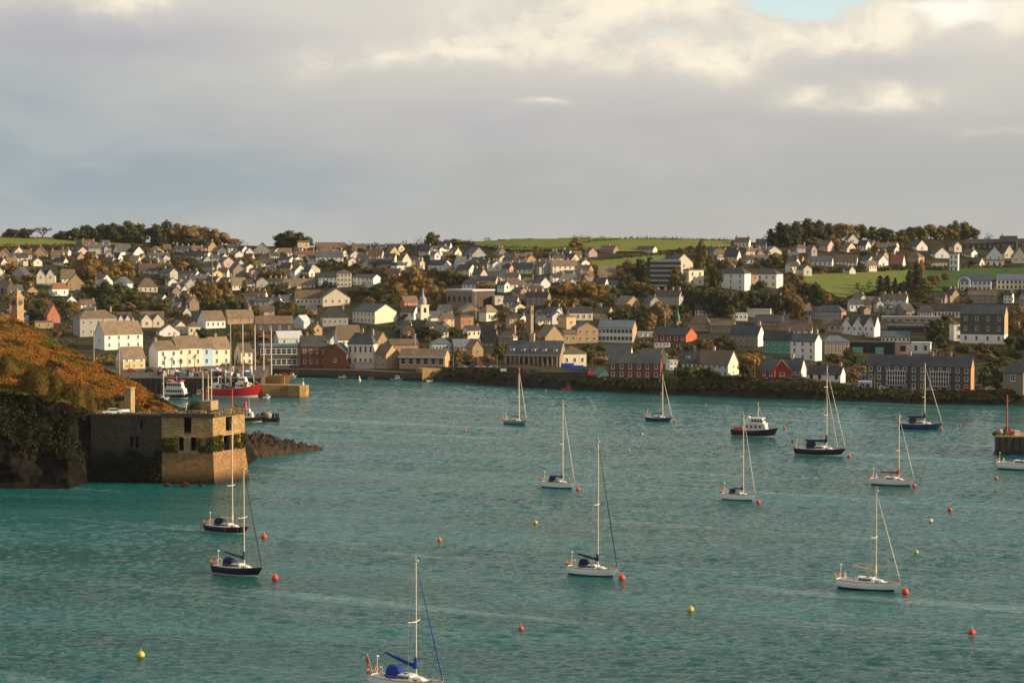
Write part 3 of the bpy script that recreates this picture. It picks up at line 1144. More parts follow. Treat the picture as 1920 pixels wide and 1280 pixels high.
H('waterfront_restaurant', 748, 834, 838, 690, 668, 656, 'R', 10, 'tan', 'brown', 'low waterfront restaurant with white fascia and wide windows above the stone slipway wall', z=4.6, win=(1, 6), winw=2.6, ws=1.7, dmin=12, dmax=12, cat='restaurant')
H('cream_gabled_hall', 657, 703, 746, 607, 585, 571, 'R', 50, 'cream', 'slate', 'large hall with huge bright cream gable facing right, above the waterfront', win=(2, 6), ws=1.2, dmax=17, cat='hall')
H('dark_roofed_house', 603, 605, 652, 613, 595, 577, 'L', 14, 'grey', 'dark', 'grey house with dark mansard-like roof left of the large cream gabled hall', rt='hip', win=(1, 5), dmin=11, dmax=11, ch=(.9,))
H('white_boxy_house', 567, 0, 588, 613, 601, 596, 'G', 20, 'white', 'pale', 'small white house with rounded pale front left of the dark mansard-roofed house', gw=(1, 2))
H('cream_long_house', 553, 555, 601, 573, 559, 545, 'L', 12, 'cream', 'brown', 'long cream bungalow with brown roof and small upper gable, mid slope left of centre', win=(1, 6), dmin=10, dmax=10)
H('barge_gabled_house', 606, 0, 656, 572, 558, 541, 'G', 14, 'cream', 'brown', 'broad house with curved pale bargeboards on its brown gable, mid slope', gw=(1, 4), deep=14)
H('thatched_house', 632, 634, 676, 652, 636, 611, 'L', 20, 'white', 'tan', 'house under a high swelling tan roof behind the red brick hall', win=(1, 2), dmin=9, dmax=9)
H('white_gabled_cottage', 620, 0, 648, 645, 636, 620, 'G', 22, 'white', 'brown', 'small bright white gable end between brick hall and tan swelling roof', gw=(0, 0), deep=8)
H('red_gabled_cottage', 752, 758, 783, 577, 566, 556, 'L', 35, 'coral', 'brown', 'small cottage with dusky red gable left of the white church steeple', win=(1, 2))
# --- middle
H('dark_modern_block', 836, 886, 927, 579, 546, 543, 'R', 40, 'stone', 'pale', 'big dark flat-roofed modern block with brown right wall behind the white church', rt='flat', gcol='brown', win=(1, 5), ws=1.6, darkw=True, dmax=26, cat='building', gw=(0, 0))
H('annex_building', 928, 0, 944, 571, 556, 555, 'G', 15, 'cream', 'pale', 'small pale block joined to the right of the dark modern block', rt='flat', gw=(1, 1), deep=8, cat='building')
H('gabled_house', 866, 0, 904, 603, 583, 570, 'G', 16, 'stone', 'tan', 'stone house with broad overhanging tan gable in front of the dark modern block', gw=(2, 2))
H('white_house', 898, 912, 934, 603, 586, 572, 'L', 42, 'cream', 'tan', 'cream house with tan hipped roof right of the broad overhanging tan gable', rt='hip', win=(1, 2), ws=1.2)
H('orange_house', 864, 0, 888, 615, 594, 592, 'G', 22, 'peach', 'brown', 'small flat-topped orange house below the broad overhanging tan gable', rt='flat', gw=(1, 2))
H('slate_chapel', 898, 926, 936, 650, 640, 616, 'R', 22, 'stone', 'dark', 'dark high-roofed chapel with grey gable behind the middle waterfront', win=(1, 3), ch=(.98,), cat='chapel', dmax=12)
H('blue_slate_house', 808, 810, 848, 662, 645, 634, 'L', 10, 'paleblue', 'blueslate', 'pale house with blue slate roof and row of windows above the restaurant', win=(1, 6), rt='hip', dmin=10, dmax=10)
H('slate_roofed_house', 849, 851, 902, 660, 650, 637, 'L', 10, 'stone', 'blueslate', 'long stone house with blue-grey slate roof next to the row of pale windows', win=(1, 4), dmin=9, dmax=9)
H('tan_gabled_house', 886, 0, 906, 668, 652, 637, 'G', 20, 'tan', 'brown', 'small tan gable left of the dormered waterfront building', gw=(1, 1))
H('dormered_building', 948, 1049, 1064, 688, 668, 641, 'R', 16, 'stone', 'slate', 'long dormered building with steep slate roof and pillared front on the sea wall', win=(1, 9), ws=1.3, darkw=True, dorm=5, ch=(.42,), chs=2.0, dmax=15, cat='building')
H('hipped_annex', 1050, 1056, 1100, 690, 663, 650, 'L', 16, 'cream', 'brown', 'bright cream end block with hipped roof at the right of the dormered building', rt='hip', win=(1, 3), dmin=13, dmax=13, z=4.2)
H('yellow_gabled_house', 1022, 0, 1058, 645, 632, 610, 'G', 26, 'tan', 'tan', 'plain mustard-tan gable rising behind the dormered building', gw=(1, 1), ch=(.9,))
H('tan_wing', 1056, 1058, 1082, 644, 626, 620, 'L', 15, 'tan', 'brown', 'low tan wing right of the plain mustard-tan gable', win=(1, 2), dmin=8, dmax=8)
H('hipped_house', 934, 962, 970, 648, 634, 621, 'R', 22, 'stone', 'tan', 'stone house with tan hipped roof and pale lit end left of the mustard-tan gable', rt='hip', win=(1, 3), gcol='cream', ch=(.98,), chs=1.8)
H('balcony_house', 1082, 0, 1122, 642, 616, 604, 'G', 14, 'tan', 'slate', 'house with white upper balcony under a wide gable left of the grey-roofed white office', gw=(2, 3), deep=12)
H('office_building', 1122, 1186, 1196, 642, 615, 602, 'R', 16, 'white', 'blueslate', 'white two-storey office with pale blue roof and long bands of windows', win=(2, 9), winw=2.0, ws=1.2, dmax=14, darkw=False, cat='office', gcol='tan')
H('long_dark_house', 1066, 1068, 1112, 602, 586, 576, 'L', 8, 'cream', 'dark', 'dark-roofed house with chimney above the balcony house', win=(1, 4), ch=(.2,), dmin=9, dmax=9)
H('long_dark_house', 1114, 1140, 1152, 600, 587, 576, 'R', 25, 'tan', 'dark', 'dark-roofed tan house with a red chimney above the white office', win=(1, 3), ch=(.2,), chs=1.3)
H('big_brown_roof_house', 1150, 1172, 1208, 577, 572, 556, 'R', 55, 'tan', 'tan', 'hall with wide tan roof slanting right, pale verge, among dark trees', win=(0, 0), dmax=14, cat='hall')
H('lit_terrace', 1062, 0, 1080, 618, 594, 592, 'G', 26, 'yellow', 'brown', 'narrow yellow house with dark doorway left of the balcony house', rt='flat', gw=(1, 1))
# --- middle right
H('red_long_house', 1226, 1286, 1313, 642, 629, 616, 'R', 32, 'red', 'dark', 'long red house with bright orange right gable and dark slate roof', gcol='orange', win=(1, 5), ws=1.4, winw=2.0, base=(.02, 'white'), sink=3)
H('low_white_kiosk', 1197, 0, 1226, 632, 624, 622, 'G', 4, 'white', 'pale', 'low white flat-roofed hut left of the long red house', rt='flat', gw=(1, 3), deep=5)
H('white_lower_wall_house', 1228, 0, 1256, 651, 642, 641, 'G', 2, 'white', 'dark', 'low white building tucked beneath the long red house', rt='flat', gw=(1, 4), deep=5)
H('brick_warehouse', 1142, 1238, 1244, 710, 681, 664, 'R', 12, 'brick', 'slate', 'large brick warehouse with grey roof on the waterfront below the long red house', win=(2, 6), ws=1.3, dmax=16, cat='warehouse')
H('curved_roof_house', 1136, 1182, 1188, 678, 664, 648, 'R', 14, 'cream', 'slate', 'cream house with grey-blue roof and orange verge behind the brick warehouse', win=(1, 6), dmax=12)
H('green_roofed_shed', 1122, 0, 1146, 711, 704, 692, 'G', 14, 'palegreen', 'green', 'small pale green gabled shed with dark green roof on the shore', gw=(0, 0), deep=9, cat='shed')
H('dark_shed', 1146, 1180, 1182, 710, 703, 692, 'R', 8, 'darkstone', 'green', 'low dark shed with curved green roof beside the small pale green shed', win=(1, 4), cat='shed', rt='hip')
H('white_hut', 1035, 0, 1057, 716, 700, 699, 'G', -5, 'white', 'pale', 'white boxy hut with six small windows on the sea wall', rt='flat', gw=(2, 3), deep=5, cat='hut', D=948)
H('gable_verge_house', 1196, 1232, 1254, 685, 672, 655, 'R', 40, 'brown', 'brown', 'dark house with a pale slanting roof edge behind the brick warehouse', win=(1, 2))
H('lit_box_house', 1228, 0, 1252, 676, 664, 662, 'G', 24, 'pink', 'slate', 'small pinkish flat-topped house lit by the sun right of the brick warehouse', rt='flat', gw=(1, 3))
H('white_balcony_house', 1254, 1256, 1271, 696, 677, 675, 'L', 15, 'white', 'pale', 'narrow white stepped house left of the blue-white waterfront row', rt='flat', win=(2, 2), dmin=6, dmax=6)
H('blue_white_house', 1273, 1306, 1308, 696, 679, 658, 'R', 8, 'white', 'slate', 'pale left half of the waterfront row, with steep slate roof and one dormer', win=(1, 4), dorm=1, ch=(.95,), dmax=10, z=7.4)
H('blue_white_row', 1307, 1365, 1389, 706, 683, 659, 'R', 34, 'paleblue', 'brown', 'pale blue waterfront house with tall mottled cream right gable', gcol='cream', win=(2, 6), gw=(2, 1), ch=(.4,), z=5.5, dmax=13)
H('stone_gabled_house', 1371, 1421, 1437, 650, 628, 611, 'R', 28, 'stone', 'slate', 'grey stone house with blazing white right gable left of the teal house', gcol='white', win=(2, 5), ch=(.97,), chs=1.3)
H('teal_house', 1433, 1484, 1490, 664, 637, 622, 'R', 20, 'teal', 'dark', 'teal green house between the stone house and the white three-storey house', win=(2, 4), ch=(.9,))
H('white_three_storey_house', 1485, 1528, 1545, 676, 640, 627, 'R', 30, 'white', 'slate', 'tall white three-storey house with bright right gable next to the teal house', win=(3, 3), ch=(.97,), chs=1.3, gcol='white')
H('red_cottage', 1427, 1452, 1456, 709, 693, 674, 'R', 14, 'red', 'slate', 'left wing of the red waterfront cottage, with slate roof and white window', win=(1, 2), z=5.8, dmax=9)
H('red_gabled_cottage', 1450, 0, 1483, 709, 695, 677, 'G', -6, 'red', 'slate', 'deep red gable with one large white window on the right-hand shore', gw=(1, 1), ws=1.9, z=5.6, deep=12)
H('grey_roofed_cottage', 1480, 1502, 1512, 706, 692, 673, 'R', 34, 'grey', 'slate', 'grey-roofed cottage with white right gable directly right of the deep red gable', gcol='white', win=(1, 2), z=6.0, ch=(.05,))
H('low_white_cottage', 1517, 1576, 1590, 713, 702, 688, 'R', 24, 'white', 'dark', 'low white cottage with round windows and pointed white gable on the right-hand shore', win=(1, 4), darkw=True, z=5.2, ch=(.97,))
H('stone_terrace', 1636, 1820, 1834, 734, 688, 670, 'R', 22, 'darkstone', 'slate', 'long dark stone warehouse terrace with white windows and sunlit orange right gable', gcol='peach', win=(3, 12), ws=1.25, ch=(.4, .62, .8), z=3.4, dmax=9, cat='terrace')  # right gable in a warmer colour, the sun on it put in
H('dark_modern_house', 1593, 1678, 1682, 666, 643, 641, 'R', 10, 'blackish', 'dark', 'black box-shaped modern house with green glass panels above the long stone terrace', rt='flat', win=(0, 0), dmax=13)
H('peach_framed_house', 1678, 0, 1708, 664, 644, 642, 'G', -4, 'pink', 'tan', 'peach-framed modern house between the black box and the pale teal block', rt='flat', gw=(1, 1), ws=2.6, darkw=True, deep=10)
H('pale_teal_block', 1710, 1744, 1752, 663, 644, 642, 'R', 15, 'paleblue', 'pale', 'pale teal flat-roofed block right of the peach-framed modern house', rt='flat', win=(1, 2), ws=1.6)
H('three_gabled_house', 1580, 1640, 1656, 632, 612, 593, 'R', 25, 'white', 'dark', 'white house with three front gables and brilliant white right end', fg=3, win=(2, 6), ws=1.0, gcol='white')
H('grey_glass_house', 1543, 1545, 1594, 664, 641, 630, 'L', 8, 'stone', 'blueslate', 'grey building with stone pillars and glassy sloping roof right of the white three-storey house', win=(2, 7), dmin=10, dmax=10, rt='hip')
H('flat_long_building', 1656, 1764, 1768, 607, 596, 593, 'R', 8, 'tan', 'pale', 'long low building with a pale flat roof right of the three-gabled white house', rt='flat', win=(1, 8), winw=3, ws=1.2, dmax=12, cat='building')
H('flat_long_building', 1666, 1732, 1738, 623, 613, 609, 'R', 8, 'brown', 'blueslate', 'long grey flat-roofed building, middle one of three stacked on the slope', rt='flat', win=(1, 6), winw=3, dmax=12, cat='building', darkw=True)
H('white_row_house', 1654, 1706, 1712, 643, 632, 622, 'R', 10, 'cream', 'blueslate', 'row of white windows under a grey roof, lowest of three long buildings', win=(1, 7), dmax=10)
H('large_stone_house', 1807, 1883, 1897, 645, 589, 573, 'R', 24, 'darkstone', 'slate', 'large dark stone house with white ground floor and tan sunlit right gable', gcol='tan', win=(3, 4), ws=1.2, base=(5.2, 'white'), dmax=11)  # right gable lightened to tan, sunlight put into its colour
H('white_bay_wing', 1788, 0, 1808, 640, 608, 606, 'G', 10, 'white', 'slate', 'small white wing with bay windows left of the large dark stone house', rt='flat', gw=(2, 1), ws=1.5, deep=7)
H('hipped_office', 1528, 1578, 1590, 604, 585, 573, 'R', 28, 'grey', 'slate', 'grey hipped-roof office with white window band and orange sunlit end', rt='hip', gcol='peach', win=(1, 9), cat='office')  # sunlit end's warm tone put into its wall colour
H('cream_terrace', 1464, 1522, 1526, 630, 618, 603, 'R', 12, 'cream', 'brown', 'cream terrace with brown roof and tall chimneys behind the teal house', win=(1, 5), ch=(.02, .95), chs=1.5)
H('long_dark_roof_house', 1417, 1478, 1484, 612, 603, 591, 'R', 10, 'stone', 'dark', 'long low house with dark roof below the cream flat-topped wall', win=(1, 6), ch=(.5, .9))
H('cream_flat_building', 1401, 1444, 1448, 598, 582, 579, 'R', 14, 'cream', 'pale', 'cream flat-topped building below the dark wood of the villas', rt='flat', win=(0, 0), gw=(0, 0), cat='building')
H('pale_annex', 1378, 0, 1402, 601, 588, 587, 'G', 6, 'white', 'pale', 'small pale annex left of the cream flat-topped building', rt='flat', gw=(1, 3))
H('veranda_house', 1304, 1352, 1356, 592, 581, 571, 'R', 12, 'white', 'dark', 'white house with dark roof and long veranda beneath the villa wood', win=(1, 7))
H('stone_row_house', 1332, 1376, 1382, 625, 610, 599, 'R', 14, 'stone', 'tan', 'stone house with tan roof above the long red house, right of its gable', win=(1, 4), ch=(.97,), chs=1.4)
H('tan_ruin_house', 1292, 1330, 1336, 622, 608, 592, 'R', 18, 'tan', 'tan', 'tan stone house with hipped roof directly above the orange gable of the long red house', rt='hip', win=(1, 3))
H('right_edge_house', 1891, 1918, 1960, 722, 700, 684, 'R', 60, 'stone', 'dark', 'dark-roofed stone house with one large pale window at the right edge of the photo', win=(1, 1), ws=2.2, z=8)
H('white_row_house', 1722, 1748, 1752, 597, 586, 572, 'R', 12, 'white', 'slate', 'white row under grey roof above the long pale flat roof', win=(1, 5), rt='hip')
H('white_row_house', 1753, 1804, 1808, 596, 583, 570, 'R', 12, 'white', 'dark', 'white row with many dark windows left of the large dark stone house', win=(1, 8), darkw=True)
# --- upper right
H('white_villa', 1347, 1396, 1411, 545, 513, 502, 'R', 30, 'white', 'slate', 'left one of the twin white villas, three storeys under a hipped slate roof', rt='hip', win=(3, 3), ch=(.5,), group='twin white hipped villas', cat='villa', dmax=14)
H('white_villa', 1421, 1456, 1471, 540, 514, 505, 'R', 32, 'white', 'slate', 'right one of the twin white villas, two storeys, brown window in its lit end', rt='hip', win=(2, 3), gw=(1, 1), ws=1.2, group='twin white hipped villas', cat='villa', dmax=14)
H('link_building', 1410, 0, 1422, 540, 515, 514, 'G', 10, 'yellow', 'slate', 'narrow yellow link block between the twin white villas', rt='flat', gw=(2, 1), deep=8, cat='building')
H('apartment_block', 1220, 1276, 1282, 545, 490, 487, 'R', 16, 'grey', 'pale', 'grey stepped apartment block with long balcony bands below the ridge', rt='flat', win=(6, 6), winw=4.0, ws=1.1, dmax=16, cat='apartments', darkw=True, balc=True)
H('apartment_wing', 1266, 0, 1300, 505, 492, 476, 'G', 25, 'cream', 'dark', 'sunlit cream gable with sloping dark roof on top right of the apartment block', gw=(1, 1), deep=14, cat='apartments')
H('cream_block', 1291, 0, 1320, 536, 507, 505, 'G', 28, 'cream', 'brown', 'cream two-storey block right of the grey apartment block behind trees', rt='flat', gw=(2, 2), ws=1.4)
H('skyline_house', 1378, 1404, 1409, 465, 454, 446, 'R', 20, 'white', 'brown', 'pale house with brown roof alone on the skyline right of the long green field', rt='gable', win=(1, 4), ch=(.05, .95), fine=False)
H('long_white_bungalow', 1517, 1560, 1566, 500, 490, 481, 'R', 14, 'white', 'slate', 'long white bungalow with a dark arch above the sloping green field', win=(1, 5), fine=False)
H('long_white_bungalow', 1566, 1606, 1612, 499, 491, 478, 'R', 16, 'white', 'brown', 'white-windowed bungalow with a high thatch-brown roof above the sloping green field', win=(1, 6), fine=False)
H('arch_fronted_hall', 1803, 1858, 1864, 546, 527, 515, 'R', 14, 'white', 'blueslate', 'white glazed hall with grey roof and arched left front below the dark green field', win=(2, 7), winw=1.8, ws=1.1, cat='hall', dmax=12)
H('long_window_building', 1872, 1940, 1946, 543, 525, 515, 'R', 10, 'cream', 'blueslate', 'long grey-roofed building with regular dark windows at the right edge below the field', win=(2, 9), cat='building', darkw=True)
H('stacked_balcony_house', 1781, 1796, 1801, 510, 478, 476, 'R', 20, 'white', 'pale', 'tall narrow white house with stacked balconies standing in the dark green field', rt='flat', win=(3, 2), balc=True, ws=1.3)
H('white_gable_house', 1850, 0, 1880, 488, 480, 463, 'G', -10, 'white', 'slate', 'broad white gable above the low white bungalow with a red end wall', gw=(1, 2), fine=False)
H('white_box_bungalow', 1850, 1880, 1887, 502, 489, 487, 'R', 20, 'white', 'brown', 'low white box bungalow with red brick end at the dark field edge', rt='flat', gcol='brick', win=(1, 3), ws=1.4)
H('cream_gable_house', 1883, 0, 1903, 484, 474, 459, 'G', 10, 'cream', 'dark', 'cream gabled house near the right end of the ridge', gw=(1, 2), fine=False)
H('cream_gable_house', 1899, 0, 1924, 494, 482, 463, 'G', -6, 'cream', 'dark', 'pale gabled house cut by the right edge, below the ridge', gw=(1, 2), fine=False)
H('white_gable_house', 1753, 0, 1781, 484, 476, 464, 'G', 12, 'white', 'dark', 'white gable beside tall dark trees above the dark green field', gw=(1, 1), fine=False)
H('white_veranda_house', 1743, 0, 1776, 499, 493, 490, 'G', 4, 'white', 'slate', 'low white veranda building under the white gable beside the tall dark trees', rt='flat', gw=(1, 5), fine=False)
H('red_gabled_house', 1672, 1692, 1699, 501, 494, 478, 'R', 40, 'red', 'rust', 'bright red barn-like house by the upper edge of the sloping green field', win=(0, 0), gcol='white')
H('tan_round_house', 1704, 1722, 1736, 494, 482, 473, 'R', 40, 'tan', 'brown', 'tan hipped house between the bright red barn-like house and the tall dark trees', rt='hip', win=(1, 2))
H('dark_ridge_house', 1876, 1906, 1912, 470, 453, 443, 'R', 18, 'brown', 'dark', 'big dark-roofed house breaking the skyline near the right edge', win=(1, 2), ch=(.1,), fine=False)
H('dark_ridge_house', 1811, 1862, 1868, 467, 457, 449, 'R', 10, 'brown', 'dark', 'long dark-roofed house on the ridge right of the hilltop wood', win=(1, 5), ch=(.2, .9), fine=False)
H('white_pointed_house', 1718, 0, 1740, 470, 462, 450, 'G', 18, 'white', 'dark', 'white gable with dark roof below the right part of the hilltop wood', gw=(1, 1), fine=False)
H('white_pointed_house', 1590, 0, 1610, 456, 449, 438, 'G', 8, 'white', 'dark', 'white arched gable high up among the trees of the right hilltop wood', gw=(1, 1), fine=False)
H('pink_house', 1533, 1552, 1567, 472, 461, 451, 'R', 42, 'pink', 'brown', 'pinkish house with lit right gable beneath the right hilltop wood', win=(1, 3), fine=False)
H('cream_lit_house', 1440, 0, 1466, 479, 471, 462, 'G', 18, 'cream', 'blueslate', 'cream low gable below the tall firs at the left end of the right hilltop wood', gw=(0, 0), fine=False)
# --- upper left / centre, hand placed
H('white_skyline_house', 214, 222, 242, 480, 471, 458, 'L', 62, 'white', 'dark', 'large bright white gable with dark roof below the left green field', gw=(1, 1), win=(1, 1), fine=False)
H('white_skyline_house', 252, 0, 270, 480, 473, 462, 'G', 28, 'white', 'dark', 'second bright white gable right of the largest one under the left hilltop wood', gw=(0, 0), fine=False)
H('tan_gable_house', 63, 0, 88, 482, 476, 463, 'G', 8, 'tan', 'brown', 'tan gabled house with a thin chimney below the left green field', gw=(1, 2), ch=(.1,), fine=False)
H('tan_gable_house', -2, 0, 17, 482, 476, 466, 'G', 8, 'tan', 'brown', 'small tan gable at the left edge of the photo under the green field', gw=(1, 1), fine=False)
H('twin_gable_house', 66, 68, 103, 532, 516, 500, 'L', 10, 'cream', 'dark', 'cream house with two tall pointed gables at the upper left', fg=2, win=(2, 2), dmin=8, dmax=8)
H('gabled_pair_house', 112, 116, 140, 530, 522, 506, 'L', 20, 'cream', 'tan', 'cream house with steep tan roof right of the one with two pointed gables', win=(1, 2), dmin=9, dmax=9)
H('gabled_pair_house', 128, 0, 157, 545, 530, 513, 'G', 16, 'tan', 'brown', 'tan gable with balcony in front of the steep tan roof at the upper left', gw=(2, 2))
H('white_lit_house', 90, 98, 124, 556, 542, 530, 'L', 40, 'white', 'rust', 'white house with rusty roof below the two pointed gables at the upper left', win=(1, 2), rt='hip')
H('slate_gable_house', 20, 0, 48, 522, 517, 501, 'G', -12, 'grey', 'slate', 'shaded grey gable at the upper left edge beside dark shrubs', gw=(0, 0), fine=False)
H('blue_gable_house', 211, 0, 238, 542, 531, 520, 'G', -15, 'paleblue', 'slate', 'pale blue-grey gable above the long dark hedge of trees on the left', gw=(0, 0), fine=False)
H('tan_roof_house', 256, 260, 294, 548, 538, 521, 'L', 16, 'cream', 'tan', 'cream house under a big swelling tan roof above the left quay slope', win=(1, 4), dmin=12, dmax=12, rt='hip')
H('pyramid_house', 476, 0, 508, 475, 469, 455, 'G', 6, 'grey', 'slate', 'house with a pale pyramid gable just left of the round dark skyline tree', gw=(1, 5), fine=False)
H('lit_skyline_house', 559, 0, 580, 466, 455, 451, 'G', 18, 'yellow', 'brown', 'small orange-lit box house under the round dark skyline tree', rt='flat', gw=(1, 2), fine=False)
H('cream_mid_house', 433, 436, 460, 544, 534, 521, 'L', 30, 'cream', 'tan', 'cream house with lit pointed top above rust-brown trees, left of centre', win=(1, 3))
H('long_ridge_house', 590, 594, 648, 471, 464, 455, 'L', 14, 'brown', 'brown', 'long brown-roofed house on the skyline right of the round dark tree', win=(1, 4), fine=False, dmin=9, dmax=9)
H('white_modern_house', 595, 597, 632, 536, 521, 513, 'L', 6, 'paleblue', 'slate', 'pale blue modern house left of the cream windowed block', rt='flat', win=(2, 5), dmin=9, dmax=9)
H('cream_windowed_block', 632, 0, 659, 538, 512, 505, 'G', 6, 'cream', 'brown', 'cream three-storey block with regular windows, upper middle left', gw=(3, 4), rt='hip', deep=11)
H('white_long_house', 660, 700, 712, 534, 521, 515, 'R', 25, 'white', 'slate', 'white house with bright lit end right of the cream windowed block', win=(2, 5), rt='gable')
H('white_stepped_house', 745, 0, 762, 509, 498, 492, 'G', 30, 'white', 'slate', 'bright white stepped house above the rust-coloured tall trees in the centre', rt='flat', gw=(0, 0), fine=False)
H('pointed_lit_house', 755, 0, 771, 500, 487, 474, 'G', 25, 'cream', 'brown', 'narrow cream gable above the bright white stepped house in the centre', gw=(1, 1), fine=False)
H('white_walled_house', 802, 830, 848, 510, 497, 488, 'R', 45, 'white', 'dark', 'white-walled house with bright lit right end right of the rust-coloured tall trees', win=(1, 3), fine=False)
H('grey_gable_house', 870, 885, 912, 485, 478, 464, 'R', 62, 'grey', 'slate', 'grey gable with red-tinted verge under the middle green field', gw=(1, 2), fine=False)
H('white_centre_gable', 1014, 0, 1032, 539, 530, 520, 'G', 26, 'white', 'slate', 'small bright white pointed gable left of the orange-brown bare trees', gw=(0, 0), fine=False)
H('tan_roof_cottage', 1122, 1124, 1156, 520, 515, 498, 'L', 10, 'tan', 'tan', 'cottage with a large tan triangular roof left of the apartment block trees', win=(1, 2), dmin=9, dmax=9, fine=False)
H('white_field_house', 1104, 0, 1120, 481, 473, 464, 'G', 18, 'pink', 'brown', 'pinkish lit gable in the middle green field', gw=(0, 0), fine=False)
H('clustered_field_house', 1124, 1150, 1162, 475, 469, 461, 'R', 30, 'stone', 'brown', 'brown clustered farmhouse in the middle green field', win=(1, 4), ch=(.5,), fine=False)
H('clustered_field_house', 1194, 1224, 1234, 474, 468, 462, 'R', 30, 'cream', 'slate', 'pale low farmhouse at the right end of the hedge in the middle green field', win=(1, 5), fine=False)
H('pale_tent_house', 549, 0, 570, 616, 603, 592, 'G', -20, 'paleblue', 'pale', 'pale blue-grey gable leaning out above the long brown-roofed shed', gw=(0, 0), fine=False)
H('pale_slate_house', 520, 522, 566, 648, 634, 622, 'L', 25, 'palegreen', 'pale', 'pale grey-roofed house left of the red brick hall', rt='gable', win=(1, 2), dmin=8, dmax=8)


# details on some of the buildings above ------------------------------------------------
def find(lbl):
    for o in COL.objects:
        if o.parent is None and lbl in o.get('label', ''):
            return o


t = find('black box-shaped modern')
for x0, x1 in ((-.42, -.19), (.08, .26)):
    g = MB()
    Lh = 85 / sc(t.location.y)
    g.box(x0 * Lh, x1 * Lh, -6.75, -6.4, .6, 4.4)
    g.build('glass_panel', M['seamgreen'], t)
t = find('long dark stone warehouse')
for fx in (-.20, .21):
    g = MB()
    Lh = 184 / sc(t.location.y) / math.cos(R(22))
    bx = fx * Lh
    y = -4.5
    g.box(bx - 3.6, bx + 3.6, y - 1.4, y - .1, 2.0, 8.0, 1)
    for i in range(8):
        x = bx - 3.7 + i * 7.4 / 7
        g.box(x - .12, x + .12, y - 1.55, y - 1.4, 1.9, 8.1, 0)
    for z in (1.9, 4.0, 6.0, 8.0):
        g.box(bx - 3.8, bx + 3.8, y - 1.58, y - .05, z - .12, z + .12, 0)
    g.build('bay_window', [M['frame'], M['glass']], t)
t = find('low waterfront restaurant')
g = MB()
g.box(-11.5, 11.5, -7.4, -6.1, 4.9, 5.5)
g.build('fascia', M['frame'], t)
t = find('white glazed hall with grey roof')
g = MB()
n = 14
cx_, r_ = -8.0, 4.2
for i in range(n):
    a0, a1 = math.pi * i / n, math.pi * (i + 1) / n
    g.tube((cx_ + r_ * math.cos(a0), -7.0, 5.6 + r_ * math.sin(a0)), (cx_ + r_ * math.cos(a1), -7.0, 5.6 + r_ * math.sin(a1)), .35, n=5)
g.tube((cx_ - r_, -7, 0), (cx_ - r_, -7, 5.6), .35, n=5)
g.tube((cx_ + r_, -7, 0), (cx_ + r_, -7, 5.6), .35, n=5)
g.build('arch', M['frame'], t)
t = find('long dormered building')
g = MB()
for i in range(12):
    x = -13 + i * 2.3
    g.box(x - .28, x + .28, -8.6, -8.1, -.4, 5.2)
g.box(-13.6, 13.2, -8.7, -7.3, 5.2, 5.45)
g.build('veranda', M['chim'], t)


# church with a white steeple -----------------------------------------------------------
def steeple(px0, px1, yb, ybelf, ytip, name, label, wall, spire, cat='church', fine=True):
    p = terr((px0 + px1) / 2, yb)
    s = sc(p.y)
    w = (px1 - px0) / s / 2
    hb, ht = (yb - ybelf) / s, (yb - ytip) / s
    t = thing(name, label, cat, p, R(32))
    g = MB()
    g.box(-w, w, -w, w, -4, hb * .55)
    g.box(-w * .82, w * .82, -w * .82, w * .82, hb * .55, hb)
    g.box(-w * 1.08, w * 1.08, -w * 1.08, w * 1.08, hb * .55 - .25, hb * .55 + .2)
    g.box(-w * .92, w * .92, -w * .92, w * .92, hb - .2, hb + .25)
    g.build('tower', WALL[wall], t)
    g = MB()
    rings = []
    for z, r in ((hb + .25, .66), (hb + (ht - hb) * .18, .74), (hb + (ht - hb) * .38, .62), (hb + (ht - hb) * .5, .30), (hb + (ht - hb) * .62, .22), (ht, .03)):
        rings.append([(w * r * math.cos(R(22.5) + i * math.pi / 4), w * r * math.sin(R(22.5) + i * math.pi / 4), z) for i in range(8)])
    g.loft(rings, smooth=False)
    g.build('spire', spire, t)
    for k in range(4):
        for z in (.3, .78):
            a = k * math.pi / 2
            rr = w * (1.02 if z < .5 else .84)
            put_window(t, rr * math.sin(a), -rr * math.cos(a), hb * z, a, w * .5, hb * .22, True, True)
    BOX.append((px0 - 4, ytip, px1 + 4, yb))
    return t


t = steeple(783, 803, 612, 572, 539, 'church', 'white church steeple with a rounded belfry and thin spire in the middle of the town', 'cream', WALL['grey'])
g = MB()
g.prism([(-4.5, -4), (4.5, -4), (4.5, 5.5), (0, 9.0), (-4.5, 5.5)], 3.0, 16)
g.build('nave', WALL['cream'], t)
g = MB()
g.prism([(-4.9, 5.2), (0, 9.0), (4.9, 5.2), (4.9, 5.5), (0, 9.4), (-4.9, 5.5)], 2.9, 16.3)
g.build('nave_roof', ROOF['slate'], t)
t = steeple(1264, 1277, 608, 603, 572, 'small_spire', 'small pale green pointed spire above the left end of the long red house', 'stone', ROOF['green'], 'spire')
t = thing('church_tower', 'square dark stone church tower with a sunlit right face behind the middle waterfront', 'tower', terr(993, 626), R(-28))
s = sc(t.location.y)
w = 5.3 / s
hh = 51 / s
g = MB()
g.box(-w, w, -w, w, -4, hh)
g.box(-w * 1.1, w * 1.1, -w * 1.1, w * 1.1, hh - 1, hh - .6)
for i in range(-1, 2):
    for a, b_ in ((i * .8 * w, -w), (i * .8 * w, w), (-w, i * .8 * w), (w, i * .8 * w)):
        g.box(a - .35, a + .35, b_ - .35, b_ + .35, hh, hh + .8)
g.build('tower', WALL['stone'], t)
put_window(t, 0, -w - .02, hh * .82, 0, 1.25, 2.0, True, True)
put_window(t, w + .02, 0, hh * .82, math.pi / 2, 1.25, 2.0, True, True)
BOX.append((985, 573, 1003, 626))
